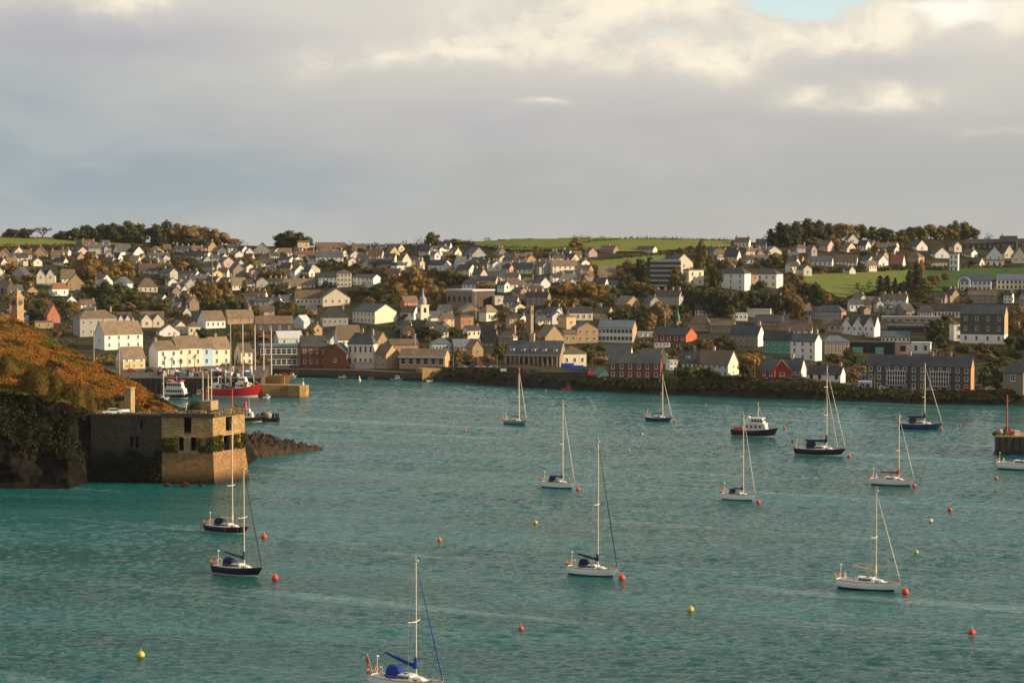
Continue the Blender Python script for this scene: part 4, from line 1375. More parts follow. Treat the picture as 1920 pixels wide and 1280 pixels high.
# pointed stone tower beyond the headland crest
M['sandstone'] = brickmat('sandstone_blocks', (.50, .36, .19), (.34, .24, .13), (.12, .09, .06), 1.0, bw=.9, bh=.45)
p = P(33, 603, 735)
s = sc(735)
t = thing('stone_tower', 'slim sandstone clock tower with pyramid top standing behind the crest of the headland', 'tower', (p.x, p.y, p.z), R(-35))
w, hh, ht = 8.2 / s, 46 / s, 63 / s
g = MB()
g.box(-w, w, -w, w, -10, hh)
g.box(-w * 1.12, w * 1.12, -w * 1.12, w * 1.12, hh - .5, hh)
g.build('tower', M['sandstone'], t)
g = MB()
g.add([(-w, -w, hh), (w, -w, hh), (w, w, hh), (-w, w, hh), (0, 0, ht)], [(0, 1, 4), (1, 2, 4), (2, 3, 4), (3, 0, 4), (3, 2, 1, 0)])
g.build('pyramid_roof', M['sandstone'], t)
g = MB()
g.tube((w, 0, hh * .78), (w + .12, 0, hh * .78), .95, n=16)
g.tube((0, -w, hh * .78), (0, -w - .12, hh * .78), .95, n=16)
g.build('clock_face', M['dframe'], t)

# ------------------------------------------------------------------ the rest of the hillside town
BIGTREES = []
NOGO = [f[0] for f in FIELDS]


def load_trees():
    T = []
    # (px centre, base row, half width, height, kind)  read off the photograph
    for a in [
        (20, 447, 14, 18, 'dark'), (45, 448, 14, 20, 'dark'), (80, 447, 14, 22, 'bare'), (115, 450, 14, 17, 'dark'), (140, 452, 16, 24, 'dark'),
        (165, 453, 18, 30, 'dark'), (190, 455, 18, 33, 'dark'), (212, 456, 18, 37, 'dark'), (238, 457, 19, 41, 'dark'), (265, 458, 18, 38, 'dark'), (290, 459, 18, 38, 'dark'),
        (312, 459, 16, 43, 'dark'), (330, 459, 17, 40, 'brown'), (348, 459, 16, 37, 'brown'), (365, 460, 17, 37, 'brown'), (385, 460, 16, 34, 'brown'), (403, 461, 16, 32, 'brown'), (420, 461, 14, 25, 'brown'),
        (438, 462, 12, 15, 'brown'), (350, 464, 14, 18, 'dark'), (380, 464, 14, 16, 'dark'), (405, 466, 14, 18, 'dark'), (300, 462, 14, 20, 'dark'),
        (528, 458, 15, 24, 'dark'), (545, 459, 20, 29, 'dark'), (563, 459, 16, 27, 'dark'), (578, 459, 9, 20, 'dark'), (455, 463, 10, 14, 'brown'),
        (600, 463, 9, 12, 'brown'), (657, 463, 12, 13, 'dark'), (700, 462, 9, 9, 'dark'), (733, 463, 9, 9, 'dark'), (760, 461, 9, 11, 'brown'), (787, 460, 8, 18, 'bare'), (810, 460, 13, 24, 'olive'), (798, 461, 9, 16, 'bare'), (850, 459, 16, 12, 'brown'), (880, 457, 12, 9, 'brown'),
        (913, 452, 7, 10, 'bare'), (937, 452, 4, 5, 'dark'), (945, 452, 4, 4, 'dark'), (992, 450, 9, 4, 'dark'), (1078, 449, 8, 9, 'brown'), (1092, 449, 10, 10, 'brown'), (1102, 449, 8, 7, 'brown'), (1080, 465, 16, 20, 'brown'), (1128, 450, 9, 9, 'bare'), (1120, 451, 7, 6, 'brown'),
        (1247, 451, 5, 9, 'bare'), (1261, 451, 3, 6, 'bare'), (1269, 451, 5, 9, 'bare'),
        (1445, 460, 12, 30, 'fir'), (1462, 460, 13, 42, 'fir'), (1454, 462, 10, 24, 'fir'), (1476, 461, 16, 40, 'dark'), (1495, 460, 18, 43, 'dark'), (1516, 459, 19, 47, 'dark'), (1535, 458, 18, 44, 'dark'), (1555, 457, 16, 37, 'dark'),
        (1576, 454, 15, 35, 'brown'), (1597, 452, 13, 30, 'brown'), (1614, 451, 14, 30, 'olive'), (1635, 451, 15, 26, 'dark'), (1655, 451, 16, 24, 'dark'), (1669, 452, 10, 20, 'dark'), (1690, 451, 13, 20, 'olive'), (1706, 450, 14, 24, 'olive'), (1725, 450, 13, 25, 'olive'),
        (1745, 449, 14, 28, 'brown'), (1764, 449, 14, 26, 'brown'), (1790, 449, 10, 34, 'olive'), (1780, 449, 14, 28, 'brown'), (1810, 449, 13, 32, 'olive'), (1826, 449, 11, 22, 'brown'), (1854, 448, 9, 14, 'bare'), (1560, 461, 14, 20, 'brown'), (1525, 465, 14, 20, 'brown'),
        # on the slope
        (170, 524, 34, 50, 'rust'), (148, 520, 18, 34, 'rust'), (235, 520, 24, 30, 'rust'), (213, 522, 16, 28, 'rust'), (195, 530, 16, 20, 'dark'), (25, 540, 24, 24, 'olive'), (55, 548, 16, 20, 'rust'), (15, 515, 20, 22, 'rust'),
        (172, 562, 22, 38, 'olive'), (200, 566, 24, 38, 'dark'), (226, 566, 22, 36, 'dark'), (246, 576, 22, 34, 'dark'), (265, 580, 18, 24, 'olive'), (210, 582, 26, 22, 'olive'), (240, 584, 18, 18, 'rust'), (300, 588, 22, 28, 'olive'), (290, 580, 14, 16, 'dark'), (130, 592, 18, 28, 'olive'), (75, 588, 14, 26, 'dark'), (60, 600, 22, 22, 'dark'), (140, 585, 16, 20, 'rust'), (115, 575, 12, 14, 'dark'),
        (290, 508, 18, 20, 'dark'), (312, 516, 16, 22, 'olive'), (270, 500, 14, 14, 'dark'), (325, 495, 12, 14, 'dark'), (305, 500, 12, 12, 'dark'),
        (366, 522, 20, 30, 'dark'), (345, 508, 12, 18, 'rust'), (408, 512, 10, 16, 'olive'), (450, 500, 18, 18, 'olive'), (470, 496, 12, 14, 'rust'),
        (375, 568, 24, 46, 'rust'), (400, 572, 18, 40, 'rust'), (355, 575, 16, 25, 'rust'), (390, 580, 14, 26, 'olive'), (412, 575, 12, 22, 'olive'), (430, 570, 16, 28, 'rust'), (438, 582, 18, 26, 'dark'), (460, 550, 12, 14, 'dark'), (420, 555, 14, 30, 'rust'),
        (508, 530, 16, 24, 'olive'), (530, 530, 14, 22, 'olive'), (492, 526, 14, 20, 'rust'), (572, 534, 18, 20, 'dark'), (500, 552, 16, 16, 'dark'), (535, 556, 18, 16, 'dark'), (525, 585, 18, 22, 'dark'), (545, 590, 14, 26, 'olive'), (480, 592, 20, 14, 'rust'),
        (585, 558, 12, 18, 'dark'), (612, 540, 12, 14, 'dark'), (680, 560, 20, 22, 'dark'), (712, 560, 18, 20, 'olive'), (735, 564, 18, 20, 'dark'),
        (740, 548, 20, 34, 'rust'), (757, 552, 22, 46, 'rust'), (776, 552, 22, 52, 'rust'), (748, 560, 18, 30, 'rust'), (796, 555, 18, 34, 'rust'), (815, 575, 18, 38, 'rust'), (832, 575, 14, 32, 'rust'), (822, 582, 14, 24, 'rust'),
        (815, 525, 20, 22, 'olive'), (840, 528, 24, 24, 'olive'), (860, 530, 16, 18, 'olive'), (790, 530, 12, 14, 'dark'), (800, 540, 20, 16, 'dark'), (690, 512, 14, 12, 'rust'), (724, 516, 16, 16, 'rust'),
        (800, 634, 24, 24, 'dark'), (818, 640, 20, 20, 'dark'), (780, 628, 12, 18, 'dark'), (846, 628, 20, 14, 'dark'), (950, 668, 22, 24, 'olive'), (938, 674, 14, 26, 'olive'), (965, 668, 12, 16, 'dark'), (860, 676, 14, 26, 'brown'), (876, 684, 10, 20, 'dark'), (915, 678, 12, 16, 'brown'), (582, 686, 18, 24, 'rust'), (575, 690, 12, 16, 'olive'), (960, 600, 18, 14, 'olive'), (975, 596, 12, 14, 'dark'),
        (1040, 562, 16, 22, 'olive'), (1062, 562, 26, 36, 'rust'), (1090, 566, 28, 40, 'rust'), (1112, 566, 24, 38, 'rust'), (1132, 562, 16, 28, 'rust'), (1050, 584, 24, 24, 'rust'), (1030, 580, 14, 18, 'rust'), (1078, 582, 20, 22, 'rust'), (1104, 580, 18, 18, 'dark'), (1150, 560, 12, 22, 'dark'), (1140, 572, 16, 16, 'dark'),
        (1177, 514, 14, 28, 'rust'), (1200, 536, 22, 50, 'dark'), (1218, 520, 14, 38, 'dark'), (1185, 545, 16, 26, 'dark'), (1195, 552, 20, 24, 'rust'), (1225, 558, 14, 22, 'rust'), (1168, 548, 14, 20, 'dark'),
        (1270, 556, 24, 52, 'olive'), (1258, 566, 18, 34, 'dark'), (1285, 570, 20, 40, 'dark'), (1316, 520, 14, 70, 'olive'), (1330, 505, 12, 30, 'olive'), (1346, 510, 14, 40, 'bare'), (1340, 550, 16, 50, 'dark'), (1365, 512, 16, 26, 'rust'), (1390, 506, 14, 22, 'olive'), (1375, 497, 10, 12, 'dark'),
        (1300, 588, 20, 46, 'dark'), (1322, 590, 22, 54, 'dark'), (1345, 592, 22, 46, 'dark'), (1368, 594, 22, 46, 'dark'), (1390, 592, 22, 44, 'dark'), (1412, 592, 22, 48, 'dark'), (1436, 594, 22, 48, 'dark'), (1458, 596, 20, 46, 'dark'), (1424, 560, 18, 34, 'dark'), (1470, 560, 12, 26, 'rust'), (1486, 596, 20, 46, 'rust'), (1474, 592, 14, 34, 'rust'), (1498, 600, 12, 38, 'rust'), (1500, 548, 14, 34, 'brown'), (1510, 566, 20, 36, 'dark'), (1530, 572, 20, 40, 'dark'), (1548, 572, 12, 22, 'rust'), (1490, 530, 12, 18, 'brown'), (1370, 600, 18, 26, 'olive'), (1465, 592, 8, 14, 'olive'),
        (1235, 612, 22, 48, 'brown'), (1222, 622, 16, 34, 'brown'), (1248, 600, 14, 30, 'brown'), (1206, 616, 18, 48, 'dark'), (1190, 606, 16, 26, 'dark'), (1165, 608, 18, 30, 'dark'), (1150, 600, 14, 16, 'dark'), (1178, 590, 18, 20, 'olive'), (1262, 590, 12, 18, 'dark'), (1280, 594, 18, 22, 'dark'),
        (1455, 498, 16, 24, 'olive'), (1475, 496, 12, 20, 'olive'), (1440, 500, 12, 16, 'dark'), (1512, 500, 14, 14, 'brown'), (1530, 508, 16, 10, 'dark'), (1560, 509, 18, 8, 'dark'), (1590, 507, 18, 8, 'dark'), (1620, 505, 18, 7, 'dark'), (1650, 504, 18, 8, 'dark'), (1680, 504, 18, 9, 'dark'), (1700, 503, 12, 10, 'dark'),
        (1608, 546, 6, 20, 'fir'), (1630, 544, 6, 24, 'fir'), (1618, 552, 7, 18, 'fir'), (1650, 560, 14, 42, 'fir'), (1663, 560, 14, 42, 'fir'), (1678, 560, 10, 38, 'fir'), (1690, 560, 12, 30, 'fir'), (1705, 556, 13, 48, 'fir'), (1718, 552, 14, 60, 'fir'), (1727, 546, 10, 58, 'brown'), (1730, 545, 8, 28, 'fir'), (1752, 535, 14, 20, 'brown'), (1772, 526, 10, 16, 'brown'), (1740, 548, 14, 16, 'rust'),
        (1820, 552, 14, 14, 'dark'), (1850, 556, 18, 14, 'brown'), (1890, 560, 20, 16, 'dark'), (1915, 556, 14, 14, 'dark'), (1780, 620, 14, 26, 'brown'), (1762, 628, 18, 30, 'dark'), (1745, 640, 12, 22, 'dark'), (1900, 630, 20, 48, 'brown'), (1915, 634, 22, 60, 'brown'), (1894, 648, 14, 24, 'dark'), (1925, 655, 18, 30, 'dark'), (1775, 600, 18, 12, 'olive'), (1825, 600, 4, 4, 'dark'),
        (1405, 706, 22, 44, 'rust'), (1420, 700, 22, 40, 'rust'), (1398, 712, 16, 30, 'dark'), (1440, 690, 14, 22, 'dark'), (1275, 708, 14, 28, 'dark'), (1290, 710, 16, 24, 'olive'), (1312, 714, 16, 26, 'olive'), (1330, 712, 14, 24, 'dark'), (1345, 714, 14, 16, 'olive'), (1350, 650, 20, 18, 'dark'), (1370, 655, 16, 18, 'dark'), (1315, 652, 20, 18, 'olive'), (1290, 660, 18, 16, 'dark'), (1265, 672, 14, 16, 'dark'), (1335, 650, 12, 14, 'olive'),
        (1105, 660, 20, 16, 'olive'), (1130, 662, 20, 16, 'olive'), (1160, 660, 20, 14, 'dark'), (1185, 658, 18, 14, 'olive'), (1210, 656, 16, 14, 'dark'), (1110, 680, 16, 20, 'dark'), (1095, 675, 10, 14, 'dark'), (1600, 712, 14, 22, 'brown'), (1588, 716, 10, 14, 'dark'), (1612, 708, 14, 24, 'brown'), (1625, 690, 12, 16, 'dark'), (1570, 680, 14, 14, 'olive'), (1590, 672, 12, 20, 'olive'), (1620, 630, 12, 12, 'olive'), (1560, 676, 16, 14, 'dark'), (1538, 690, 12, 14, 'olive'),
        (1850, 725, 18, 40, 'dark'), (1870, 728, 20, 38, 'dark'), (1885, 722, 14, 28, 'olive'), (1860, 700, 14, 22, 'dark'), (1840, 660, 16, 18, 'dark'), (1800, 662, 18, 14, 'dark'), (1765, 655, 14, 12, 'dark'), (1900, 672, 20, 16, 'dark'), (1870, 668, 16, 14, 'dark'),
    ]:
        T.append(a)
    return T


TREES = load_trees()
rnd = random.Random(4)
NAMED = [('white church steeple', 792, 580), ('square stone church tower', 993, 600), ('dark flat-roofed modern block', 880, 560), ('twin white villas', 1410, 525), ('grey apartment block', 1248, 515),
         ('long red house with orange gable', 1270, 630), ('huge cream gable', 725, 590), ('red brick hall', 605, 660), ('white quay terrace', 360, 665), ('long white house above the headland', 205, 630),
         ('sloping bright green field', 1600, 530), ('large dark stone house', 1845, 605), ('teal house', 1458, 645), ('three-gabled white house', 1610, 612), ('dormered sea-wall building', 1010, 665),
         ('round dark skyline tree', 548, 445), ('right hilltop wood', 1540, 440), ('left hilltop wood', 250, 440), ('bright red barn-like house', 1687, 492), ('arch-fronted white hall', 1833, 532), ('pointed sandstone tower', 35, 570),
         ('coral red house', 101, 588), ('rust-coloured central trees', 770, 525), ('orange-brown bare trees', 1095, 545), ('white two-storey office', 1158, 625), ('middle green field', 1100, 458),
         ('cream windowed block', 645, 520), ('bungalow with large brown roof', 390, 600), ('big tan swelling roof', 275, 535), ('two pointed cream gables', 84, 515), ('left green field', 100, 455),
         ('black modern house with green panels', 1635, 655), ('grey hipped office with orange end', 1555, 590), ('tall firs beside the dark field', 1700, 530), ('cream terrace with tall chimneys', 1495, 618),
         ('dark trees below the villas', 1400, 570), ('curved bargeboard gable', 630, 558), ('rust trees above the left quay', 385, 545), ('dark tree hedge on the left slope', 215, 552)]
USED = set()


def relation(px, py, k=0):
    c = sorted(NAMED, key=lambda n: math.hypot(n[1] - px, (n[2] - py) * 1.8))[k]
    dx, dy = px - c[1], py - c[2]
    far = math.hypot(dx, dy * 1.8)
    a = ''
    if abs(dy) > abs(dx) * .5 or abs(dx) < 10:
        a = 'above' if dy < 0 else 'below'
    b_ = ''
    if abs(dx) > abs(dy) * .6:
        b_ = 'left of' if dx < 0 else 'right of'
    d = (a + ' and ' + b_) if a and b_ else (a or b_)
    pre = 'just ' if far < 40 else ('well ' if far > 95 else '')
    return pre + d + ' the ' + c[0]


def unique(desc, px, py, extra=()):
    for e in ('',) + tuple(extra):
        for k in range(4):
            l = (desc + (' ' + e if e else '') + ', ' + relation(px, py, k))
            if l not in USED and len(l.split()) <= 16:
                USED.add(l)
                return l
    for k in range(4):
        for j in range(k + 1, 5):
            l = desc + ', ' + relation(px, py, k)
            l2 = desc.split(' with ')[0] + ', nearer the ' + sorted(NAMED, key=lambda n: math.hypot(n[1] - px, (n[2] - py) * 1.8))[j][0] + ' than its twin ' + relation(px, py, k).split(' the ')[0] + ' it'
    l = desc + ', ' + relation(px, py, 0)
    l = desc.split(' with ')[0] + ', ' + relation(px, py, 0) + ' by the ' + sorted(NAMED, key=lambda n: math.hypot(n[1] - px, (n[2] - py) * 1.8))[1][0]
    USED.add(l)
    return l


pts = []
VEG = [(60, 568, 62, 16), (225, 562, 75, 20), (335, 500, 45, 12), (415, 562, 60, 24), (515, 548, 55, 14), (700, 562, 50, 13), (775, 540, 55, 24), (850, 525, 42, 13), (1085, 562, 70, 25), (1185, 535, 34, 28), (960, 596, 34, 9), (500, 506, 34, 9),
       (1505, 560, 40, 20), (160, 505, 55, 18), (30, 535, 34, 12), (480, 596, 50, 9), (610, 500, 40, 8), (690, 508, 30, 8), (980, 520, 30, 8), (905, 540, 22, 6), (1150, 595, 50, 12), (1240, 600, 40, 16), (1355, 560, 90, 26), (1560, 575, 30, 10), (1720, 560, 40, 12), (1440, 500, 40, 10), (1340, 500, 30, 14), (640, 530, 20, 8), (555, 590, 26, 10), (120, 470, 60, 5), (330, 478, 50, 5), (560, 485, 40, 6), (1000, 482, 40, 6), (1640, 478, 50, 6), (1830, 620, 60, 14), (870, 600, 26, 8)]


def in_veg(px, py):
    return any(((px - a) / c) ** 2 + ((py - b_) / d) ** 2 < 1 for a, b_, c, d in VEG)




def blocked(px, py, w, h):
    for x0, y0, x1, y1 in BOX:
        if x0 < px + w / 2 and x1 > px - w / 2 and y0 < py - 1 and y1 > py - h * .7:
            return True
    for poly in NOGO:
        if in_poly(px, py - 2, poly) or in_poly(px, py - h * .8, poly) or in_poly(px - w / 2, py - h / 2, poly) or in_poly(px + w / 2, py - h / 2, poly):
            return True
    if in_veg(px, py - h * .3):
        return True
    for tx, ty, hw_, th_, kd in TREES:
        if abs(px - tx) < hw_ * .8 and ty - th_ * .9 < py - h * .4 and py < ty + 4:
            return True
    return False


WC = [('white', .23), ('cream', .28), ('pink', .04), ('tan', .12), ('grey', .13), ('paleblue', .03), ('yellow', .02), ('stone', .12), ('brown', .03)]
RC = [('slate', .34), ('dark', .24), ('brown', .26), ('tan', .13), ('rust', .03)]
RN = {'slate': 'slate', 'dark': 'dark', 'brown': 'brown', 'tan': 'tan', 'rust': 'rusty', 'blueslate': 'blue-grey'}
WN = {'paleblue': 'pale blue', 'pink': 'pinkish'}


def pick(l):
    r = rnd.random() * sum(w for _, w in l)
    for v, w in l:
        r -= w
        if r <= 0:
            return v
    return l[-1][0]


cnt = 0
attempt = 0
NHOUSE = 140
while cnt < NHOUSE and attempt < 60000:
    attempt += 1
    px = rnd.uniform(-12, 1932)
    yt = interp(YT, px)
    lo_ = 655 if px > 500 else 600
    if px < 130:
        lo_ = 575
    py = yt + 14 + (lo_ - yt - 14) * rnd.random() ** 1.15
    p = terr(px, py)
    s = sc(p.y)
    Lm = rnd.choice((rnd.uniform(7, 11), rnd.uniform(9, 14), rnd.uniform(15, 24)))
    Gm = rnd.uniform(7, 9.5)
    hw = rnd.choice((3.0, 3.2, 5.2, 5.6, 5.8))
    if py < 490:
        hw = rnd.choice((3.0, 3.2, 3.4, 5.2))
    hr = rnd.uniform(2.3, 4.8)
    Wp = (Lm * .8 + 3) * s
    Hp = (hw + hr) * s
    f_ = rnd.uniform(.68, 1.12)
    Lm, Gm, hr = Lm * f_, Gm * f_, hr * f_
    Wp, Hp = Wp * f_, Hp * f_
    if blocked(px, py, Wp, Hp):
        continue
    if any(abs(px - q[0]) < (Wp + q[2]) * .40 and abs(py - q[1]) < 10.5 for q in pts):
        continue
    pts.append((px, py, Wp))
    kind = rnd.random()
    if kind < .42:
        yaw = R(rnd.uniform(-78, -48))      # gable towards the harbour and the sun
        form = 'gabled'
    elif kind < .72:
        yaw = R(rnd.uniform(-38, -12))
        form = 'long'
    elif kind < .90:
        yaw = R(rnd.uniform(10, 35))
        form = 'broad'
    else:
        yaw = R(rnd.uniform(-30, 30))
        form = 'hipped'
    wc, rc = pick(WC), pick(RC)
    ch = rnd.choice(((), (.1,), (.9,), (.08, .92), ()))
    two = hw > 4
    nw = 2 if Lm < 10 else (3 if Lm < 14 else int(Lm / 3.6))
    if Lm > 15:
        ch = (.03, .35, .68, .97)
        kind = .5
        yaw = R(rnd.uniform(-30, -8)) if rnd.random() < .6 else R(rnd.uniform(8, 25))
        form = 'terraced'
    h_ = core('hillside_house', p + Vector((0, Gm * .5, 0)), yaw, Lm, Gm, hw, hr, wc, rc, 'hip' if form == 'hipped' else 'gable',
              (2 if two else 1, nw), (1 if two else 0, 1), ch=ch, label='x', group='hillside houses of the town', sink=3.5)
    if rnd.random() < .5 and form != 'hipped':
        # lean-to or cross wing, with its own roof
        wl, wg = rnd.uniform(3, 5), rnd.uniform(3, 5)
        wx_ = rnd.uniform(-.3, .3) * Lm
        g = MB()
        wh_ = hw * rnd.choice((.55, .8, 1.0))
        if wh_ < hw * .9:
            g.box(wx_ - wl / 2, wx_ + wl / 2, -Gm / 2 - wg * .6, -Gm / 2, -3.5, wh_)
            g.build('extension', WALL[wc], h_)
            g = MB()
            y0_, y1_ = -Gm / 2 - wg * .6 - .25, -Gm / 2 + .02
            g.add([(wx_ - wl / 2 - .2, y0_, wh_), (wx_ + wl / 2 + .2, y0_, wh_), (wx_ + wl / 2 + .2, y1_, wh_ + .9), (wx_ - wl / 2 - .2, y1_, wh_ + .9), (wx_ - wl / 2 - .2, y0_, wh_ + .2), (wx_ + wl / 2 + .2, y0_, wh_ + .2), (wx_ + wl / 2 + .2, y1_, wh_ + 1.1), (wx_ - wl / 2 - .2, y1_, wh_ + 1.1)],
                  [(0, 3, 2, 1), (4, 5, 6, 7), (0, 1, 5, 4), (1, 2, 6, 5), (2, 3, 7, 6), (3, 0, 4, 7)])
            g.build('extension_roof', ROOF[rc], h_)
        else:
            g.add([(wx_ - wl / 2, -Gm / 2 - 1.5, -3.5), (wx_ + wl / 2, -Gm / 2 - 1.5, -3.5), (wx_ + wl / 2, -Gm / 2 - 1.5, hw), (wx_, -Gm / 2 - 1.5, hw + hr * .6), (wx_ - wl / 2, -Gm / 2 - 1.5, hw),
                   (wx_ - wl / 2, -Gm / 2, -3.5), (wx_ + wl / 2, -Gm / 2, -3.5), (wx_ + wl / 2, 0, hw), (wx_, 0, hw + hr * .6), (wx_ - wl / 2, 0, hw)], [(0, 1, 2, 3, 4), (0, 4, 9, 5), (1, 6, 7, 2)])
            g.build('cross_wing', WALL[wc], h_)
            g = MB()
            for s_ in (-1, 1):
                q = [(wx_ + s_ * (wl / 2 + .3), -Gm / 2 - 1.8, hw - .2), (wx_, -Gm / 2 - 1.8, hw + hr * .6 + .1), (wx_, 0, hw + hr * .6 + .1), (wx_ + s_ * (wl / 2 + .3), 0, hw - .2)]
                g.add(q + [(a_, b2, c2 + .25) for a_, b2, c2 in q], [(0, 1, 2, 3), (4, 5, 6, 7), (0, 1, 5, 4), (2, 3, 7, 6), (0, 3, 7, 4)])
            g.build('cross_wing_roof', ROOF[rc], h_)
            put_window(h_, wx_, -Gm / 2 - 1.55, hw * .6, 0, 1.5, 1.4, False)
    d = ('two-storey ' if two else 'low ') + WN.get(wc, wc) + ' ' + form + ' house with ' + RN[rc] + ' roof'
    ex = []
    if len(ch) == 2:
        ex.append('and two chimneys')
    elif len(ch) == 1:
        ex.append('and one chimney')
    h_['label'] = unique(d, px, py, ex)
    BOX_n = 0
    cnt += 1
print('hillside houses', cnt, 'attempts', attempt, 'named', len(BOX))
# ------------------------------------------------------------------ stone fort on the headland
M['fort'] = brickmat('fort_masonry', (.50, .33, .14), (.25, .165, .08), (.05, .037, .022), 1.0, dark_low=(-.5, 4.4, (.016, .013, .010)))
M['fortshade'] = brickmat('fort_shaded_masonry', (.085, .070, .050), (.045, .038, .030), (.014, .012, .010), 1.0, dark_low=(4.0, 11.0, (.006, .0055, .004)))  # left wall's shade put into the colour, darker toward the foot; stains too
M['fortlow'] = brickmat('fort_base_masonry', (.42, .23, .09), (.22, .13, .06), (.05, .03, .02), 1.0, dark_low=(-.3, 4.6, (.016, .012, .009)))
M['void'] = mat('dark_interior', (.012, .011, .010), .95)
M['ivy'] = leafmat('ivy_leaves', [(.085, .085, .014), (.045, .055, .012), (.13, .11, .02)], .4)
ZT = 18.0
f0 = P(170, 777, 577)
f1 = P(303, 783, 572.4)
f2 = P(399, 785, 571.0)
f3 = P(459, 787, 584)
f4 = P(452, 787, 606)
FP = [Vector((p.x, p.y)) for p in (f0, f1, f2, f3, f4)]
fort = thing('stone_fort', 'ruined stone fort with window openings at the foot of the bracken headland', 'fort', (0, 0, 0))


def fort_wall(a, b_, z0, z1, openings, th=1.3, m='fort', z1b=None, batter=0.0):
    """wall from a to b with real openings [(u0,u1,za,zb)]; u in metres along the wall"""
    d = b_ - a
    Lw = d.length
    rz = math.atan2(d.y, d.x)
    us = sorted({0.0, Lw, *[o[0] for o in openings], *[o[1] for o in openings]})
    zs = sorted({z0, z1, *[o[2] for o in openings], *[o[3] for o in openings]})
    g = MB()
    for i in range(len(us) - 1):
        for j in range(len(zs) - 1):
            um, zm = (us[i] + us[i + 1]) / 2, (zs[j] + zs[j + 1]) / 2
            if any(o[0] < um < o[1] and o[2] < zm < o[3] for o in openings):
                continue
            if batter:
                y0 = -batter
                g.add([(us[i], -batter, zs[j]), (us[i + 1], -batter, zs[j]), (us[i + 1], th, zs[j]), (us[i], th, zs[j]), (us[i], 0, zs[j + 1]), (us[i + 1], 0, zs[j + 1]), (us[i + 1], th, zs[j + 1]), (us[i], th, zs[j + 1])],
                      [(3, 2, 1, 0), (4, 5, 6, 7), (0, 1, 5, 4), (1, 2, 6, 5), (2, 3, 7, 6), (3, 0, 4, 7)])
            else:
                g.box(us[i], us[i + 1], 0, th, zs[j], zs[j + 1])
    for o in openings:
        g.box(o[0] - .25, o[1] + .25, -.08, .1, o[3], o[3] + .35)
    return g.build('wall', M[m], fort, (a.x, a.y, 0), rz)


s = sc(568)
L1, L2, L3 = (FP[1] - FP[0]).length, (FP[2] - FP[1]).length, (FP[3] - FP[2]).length
fort_wall(FP[0], FP[1], -2, ZT, [(L1 * .70, L1 * .735, 14.6, 17.3), (L1 * .55, L1 * .60, 9.6, 12.6), (L1 * .63, L1 * .67, 9.6, 12.6)], m='fortshade')
fort_wall(FP[1], FP[2], 8.4, ZT, [(L2 * .43, L2 * .58, 13.6, 17.9), (L2 * .33, L2 * .43, 8.9, 12.6), (L2 * .56, L2 * .67, 8.9, 12.6)])
fort_wall(FP[2], FP[3], 8.4, ZT, [(L3 * .40, L3 * .60, 13.8, 17.7), (L3 * .33, L3 * .60, 7.9 + .6, 12.7)])
fort_wall(FP[3], FP[4], 8.4, ZT, [])
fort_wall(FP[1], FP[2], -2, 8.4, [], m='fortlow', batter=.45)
# flared base round the corner bastion
g = MB()
cen = (FP[1] + FP[3]) / 2
rings = []
for z, k in ((-2, 1.13), (3, 1.07), (8.4, 1.003)):
    ring = []
    for q in (FP[2], FP[3], FP[4]):
        o_ = cen + (q - cen) * k
        ring.append((o_.x, o_.y, z))
    ring[0] = (FP[2].x + (FP[3] - FP[2]).normalized().y * .45 * (k - 1.003) * 8, FP[2].y - .45 * (k - 1.003) * 8, z)
    rings.append(ring)
o0 = Vector(rings[0][0])
for j in range(2):
    for i in range(2):
        g.add([rings[j][i], rings[j][i + 1], rings[j + 1][i + 1], rings[j + 1][i]], [(0, 1, 2, 3)])
g.build('flared_base', M['fortlow'], fort)
# floor, parapet slab, dark rooms
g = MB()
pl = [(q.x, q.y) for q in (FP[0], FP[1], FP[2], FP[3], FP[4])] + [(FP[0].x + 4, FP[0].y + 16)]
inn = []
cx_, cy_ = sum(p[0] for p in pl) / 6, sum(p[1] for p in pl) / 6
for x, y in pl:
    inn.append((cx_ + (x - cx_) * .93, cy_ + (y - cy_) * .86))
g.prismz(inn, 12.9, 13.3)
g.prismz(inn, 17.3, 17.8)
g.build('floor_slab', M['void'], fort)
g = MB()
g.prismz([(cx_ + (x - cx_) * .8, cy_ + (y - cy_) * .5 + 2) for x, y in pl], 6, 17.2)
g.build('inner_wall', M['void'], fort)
M['coping'] = mat('fort_coping', (.05, .042, .032), .9, .6, .8, (.12, .09, .06), .8, 1.5)
g = MB()
for a, b_ in ((1, 2), (2, 3), (3, 4)):
    A, B = FP[a], FP[b_]
    d = (B - A).normalized()
    n = Vector((d.y, -d.x))
    q = [A + n * .5 - d * .2, B + n * .5 + d * .2, B - n * 1.8 + d * .2, A - n * 1.8 - d * .2]
    g.prismz([(v_.x, v_.y) for v_ in q], ZT + .02 + a * .004, ZT + 1.0 + a * .004)
A, B = FP[0], FP[1]
d = (B - A).normalized()
n = Vector((d.y, -d.x))
q = [A + n * .3 - d * .2, B + n * .3 + d * .1, B - n * 1.6, A - n * 1.6]
g.prismz([(v_.x, v_.y) for v_ in q], ZT + .02, ZT + .55)
g.build('coping', M['coping'], fort)
g = MB()
rnd = random.Random(9)
for a, b_, k_ in ((0, 1, 26), (1, 2, 16), (2, 3, 12)):
    A, B = FP[a], FP[b_]
    for i in range(k_):
        g = MB()
        q = A.lerp(B, rnd.random())
        w_ = rnd.uniform(.3, 1.3)
        g.box(q.x - w_, q.x + w_, q.y + .1, q.y + 1.3, ZT + .5, ZT + (1.0 if a else .5) + rnd.uniform(.1, .95))
        g.build('broken_stone', M['fort'], fort)
g = MB()
A, B = FP[1], FP[2]
for k in range(5):
    q = A.lerp(B, .44 + k * .028)
    g.tube((q.x, q.y - .1, 8.9), (q.x, q.y - .1, 12.6), .09, n=5)
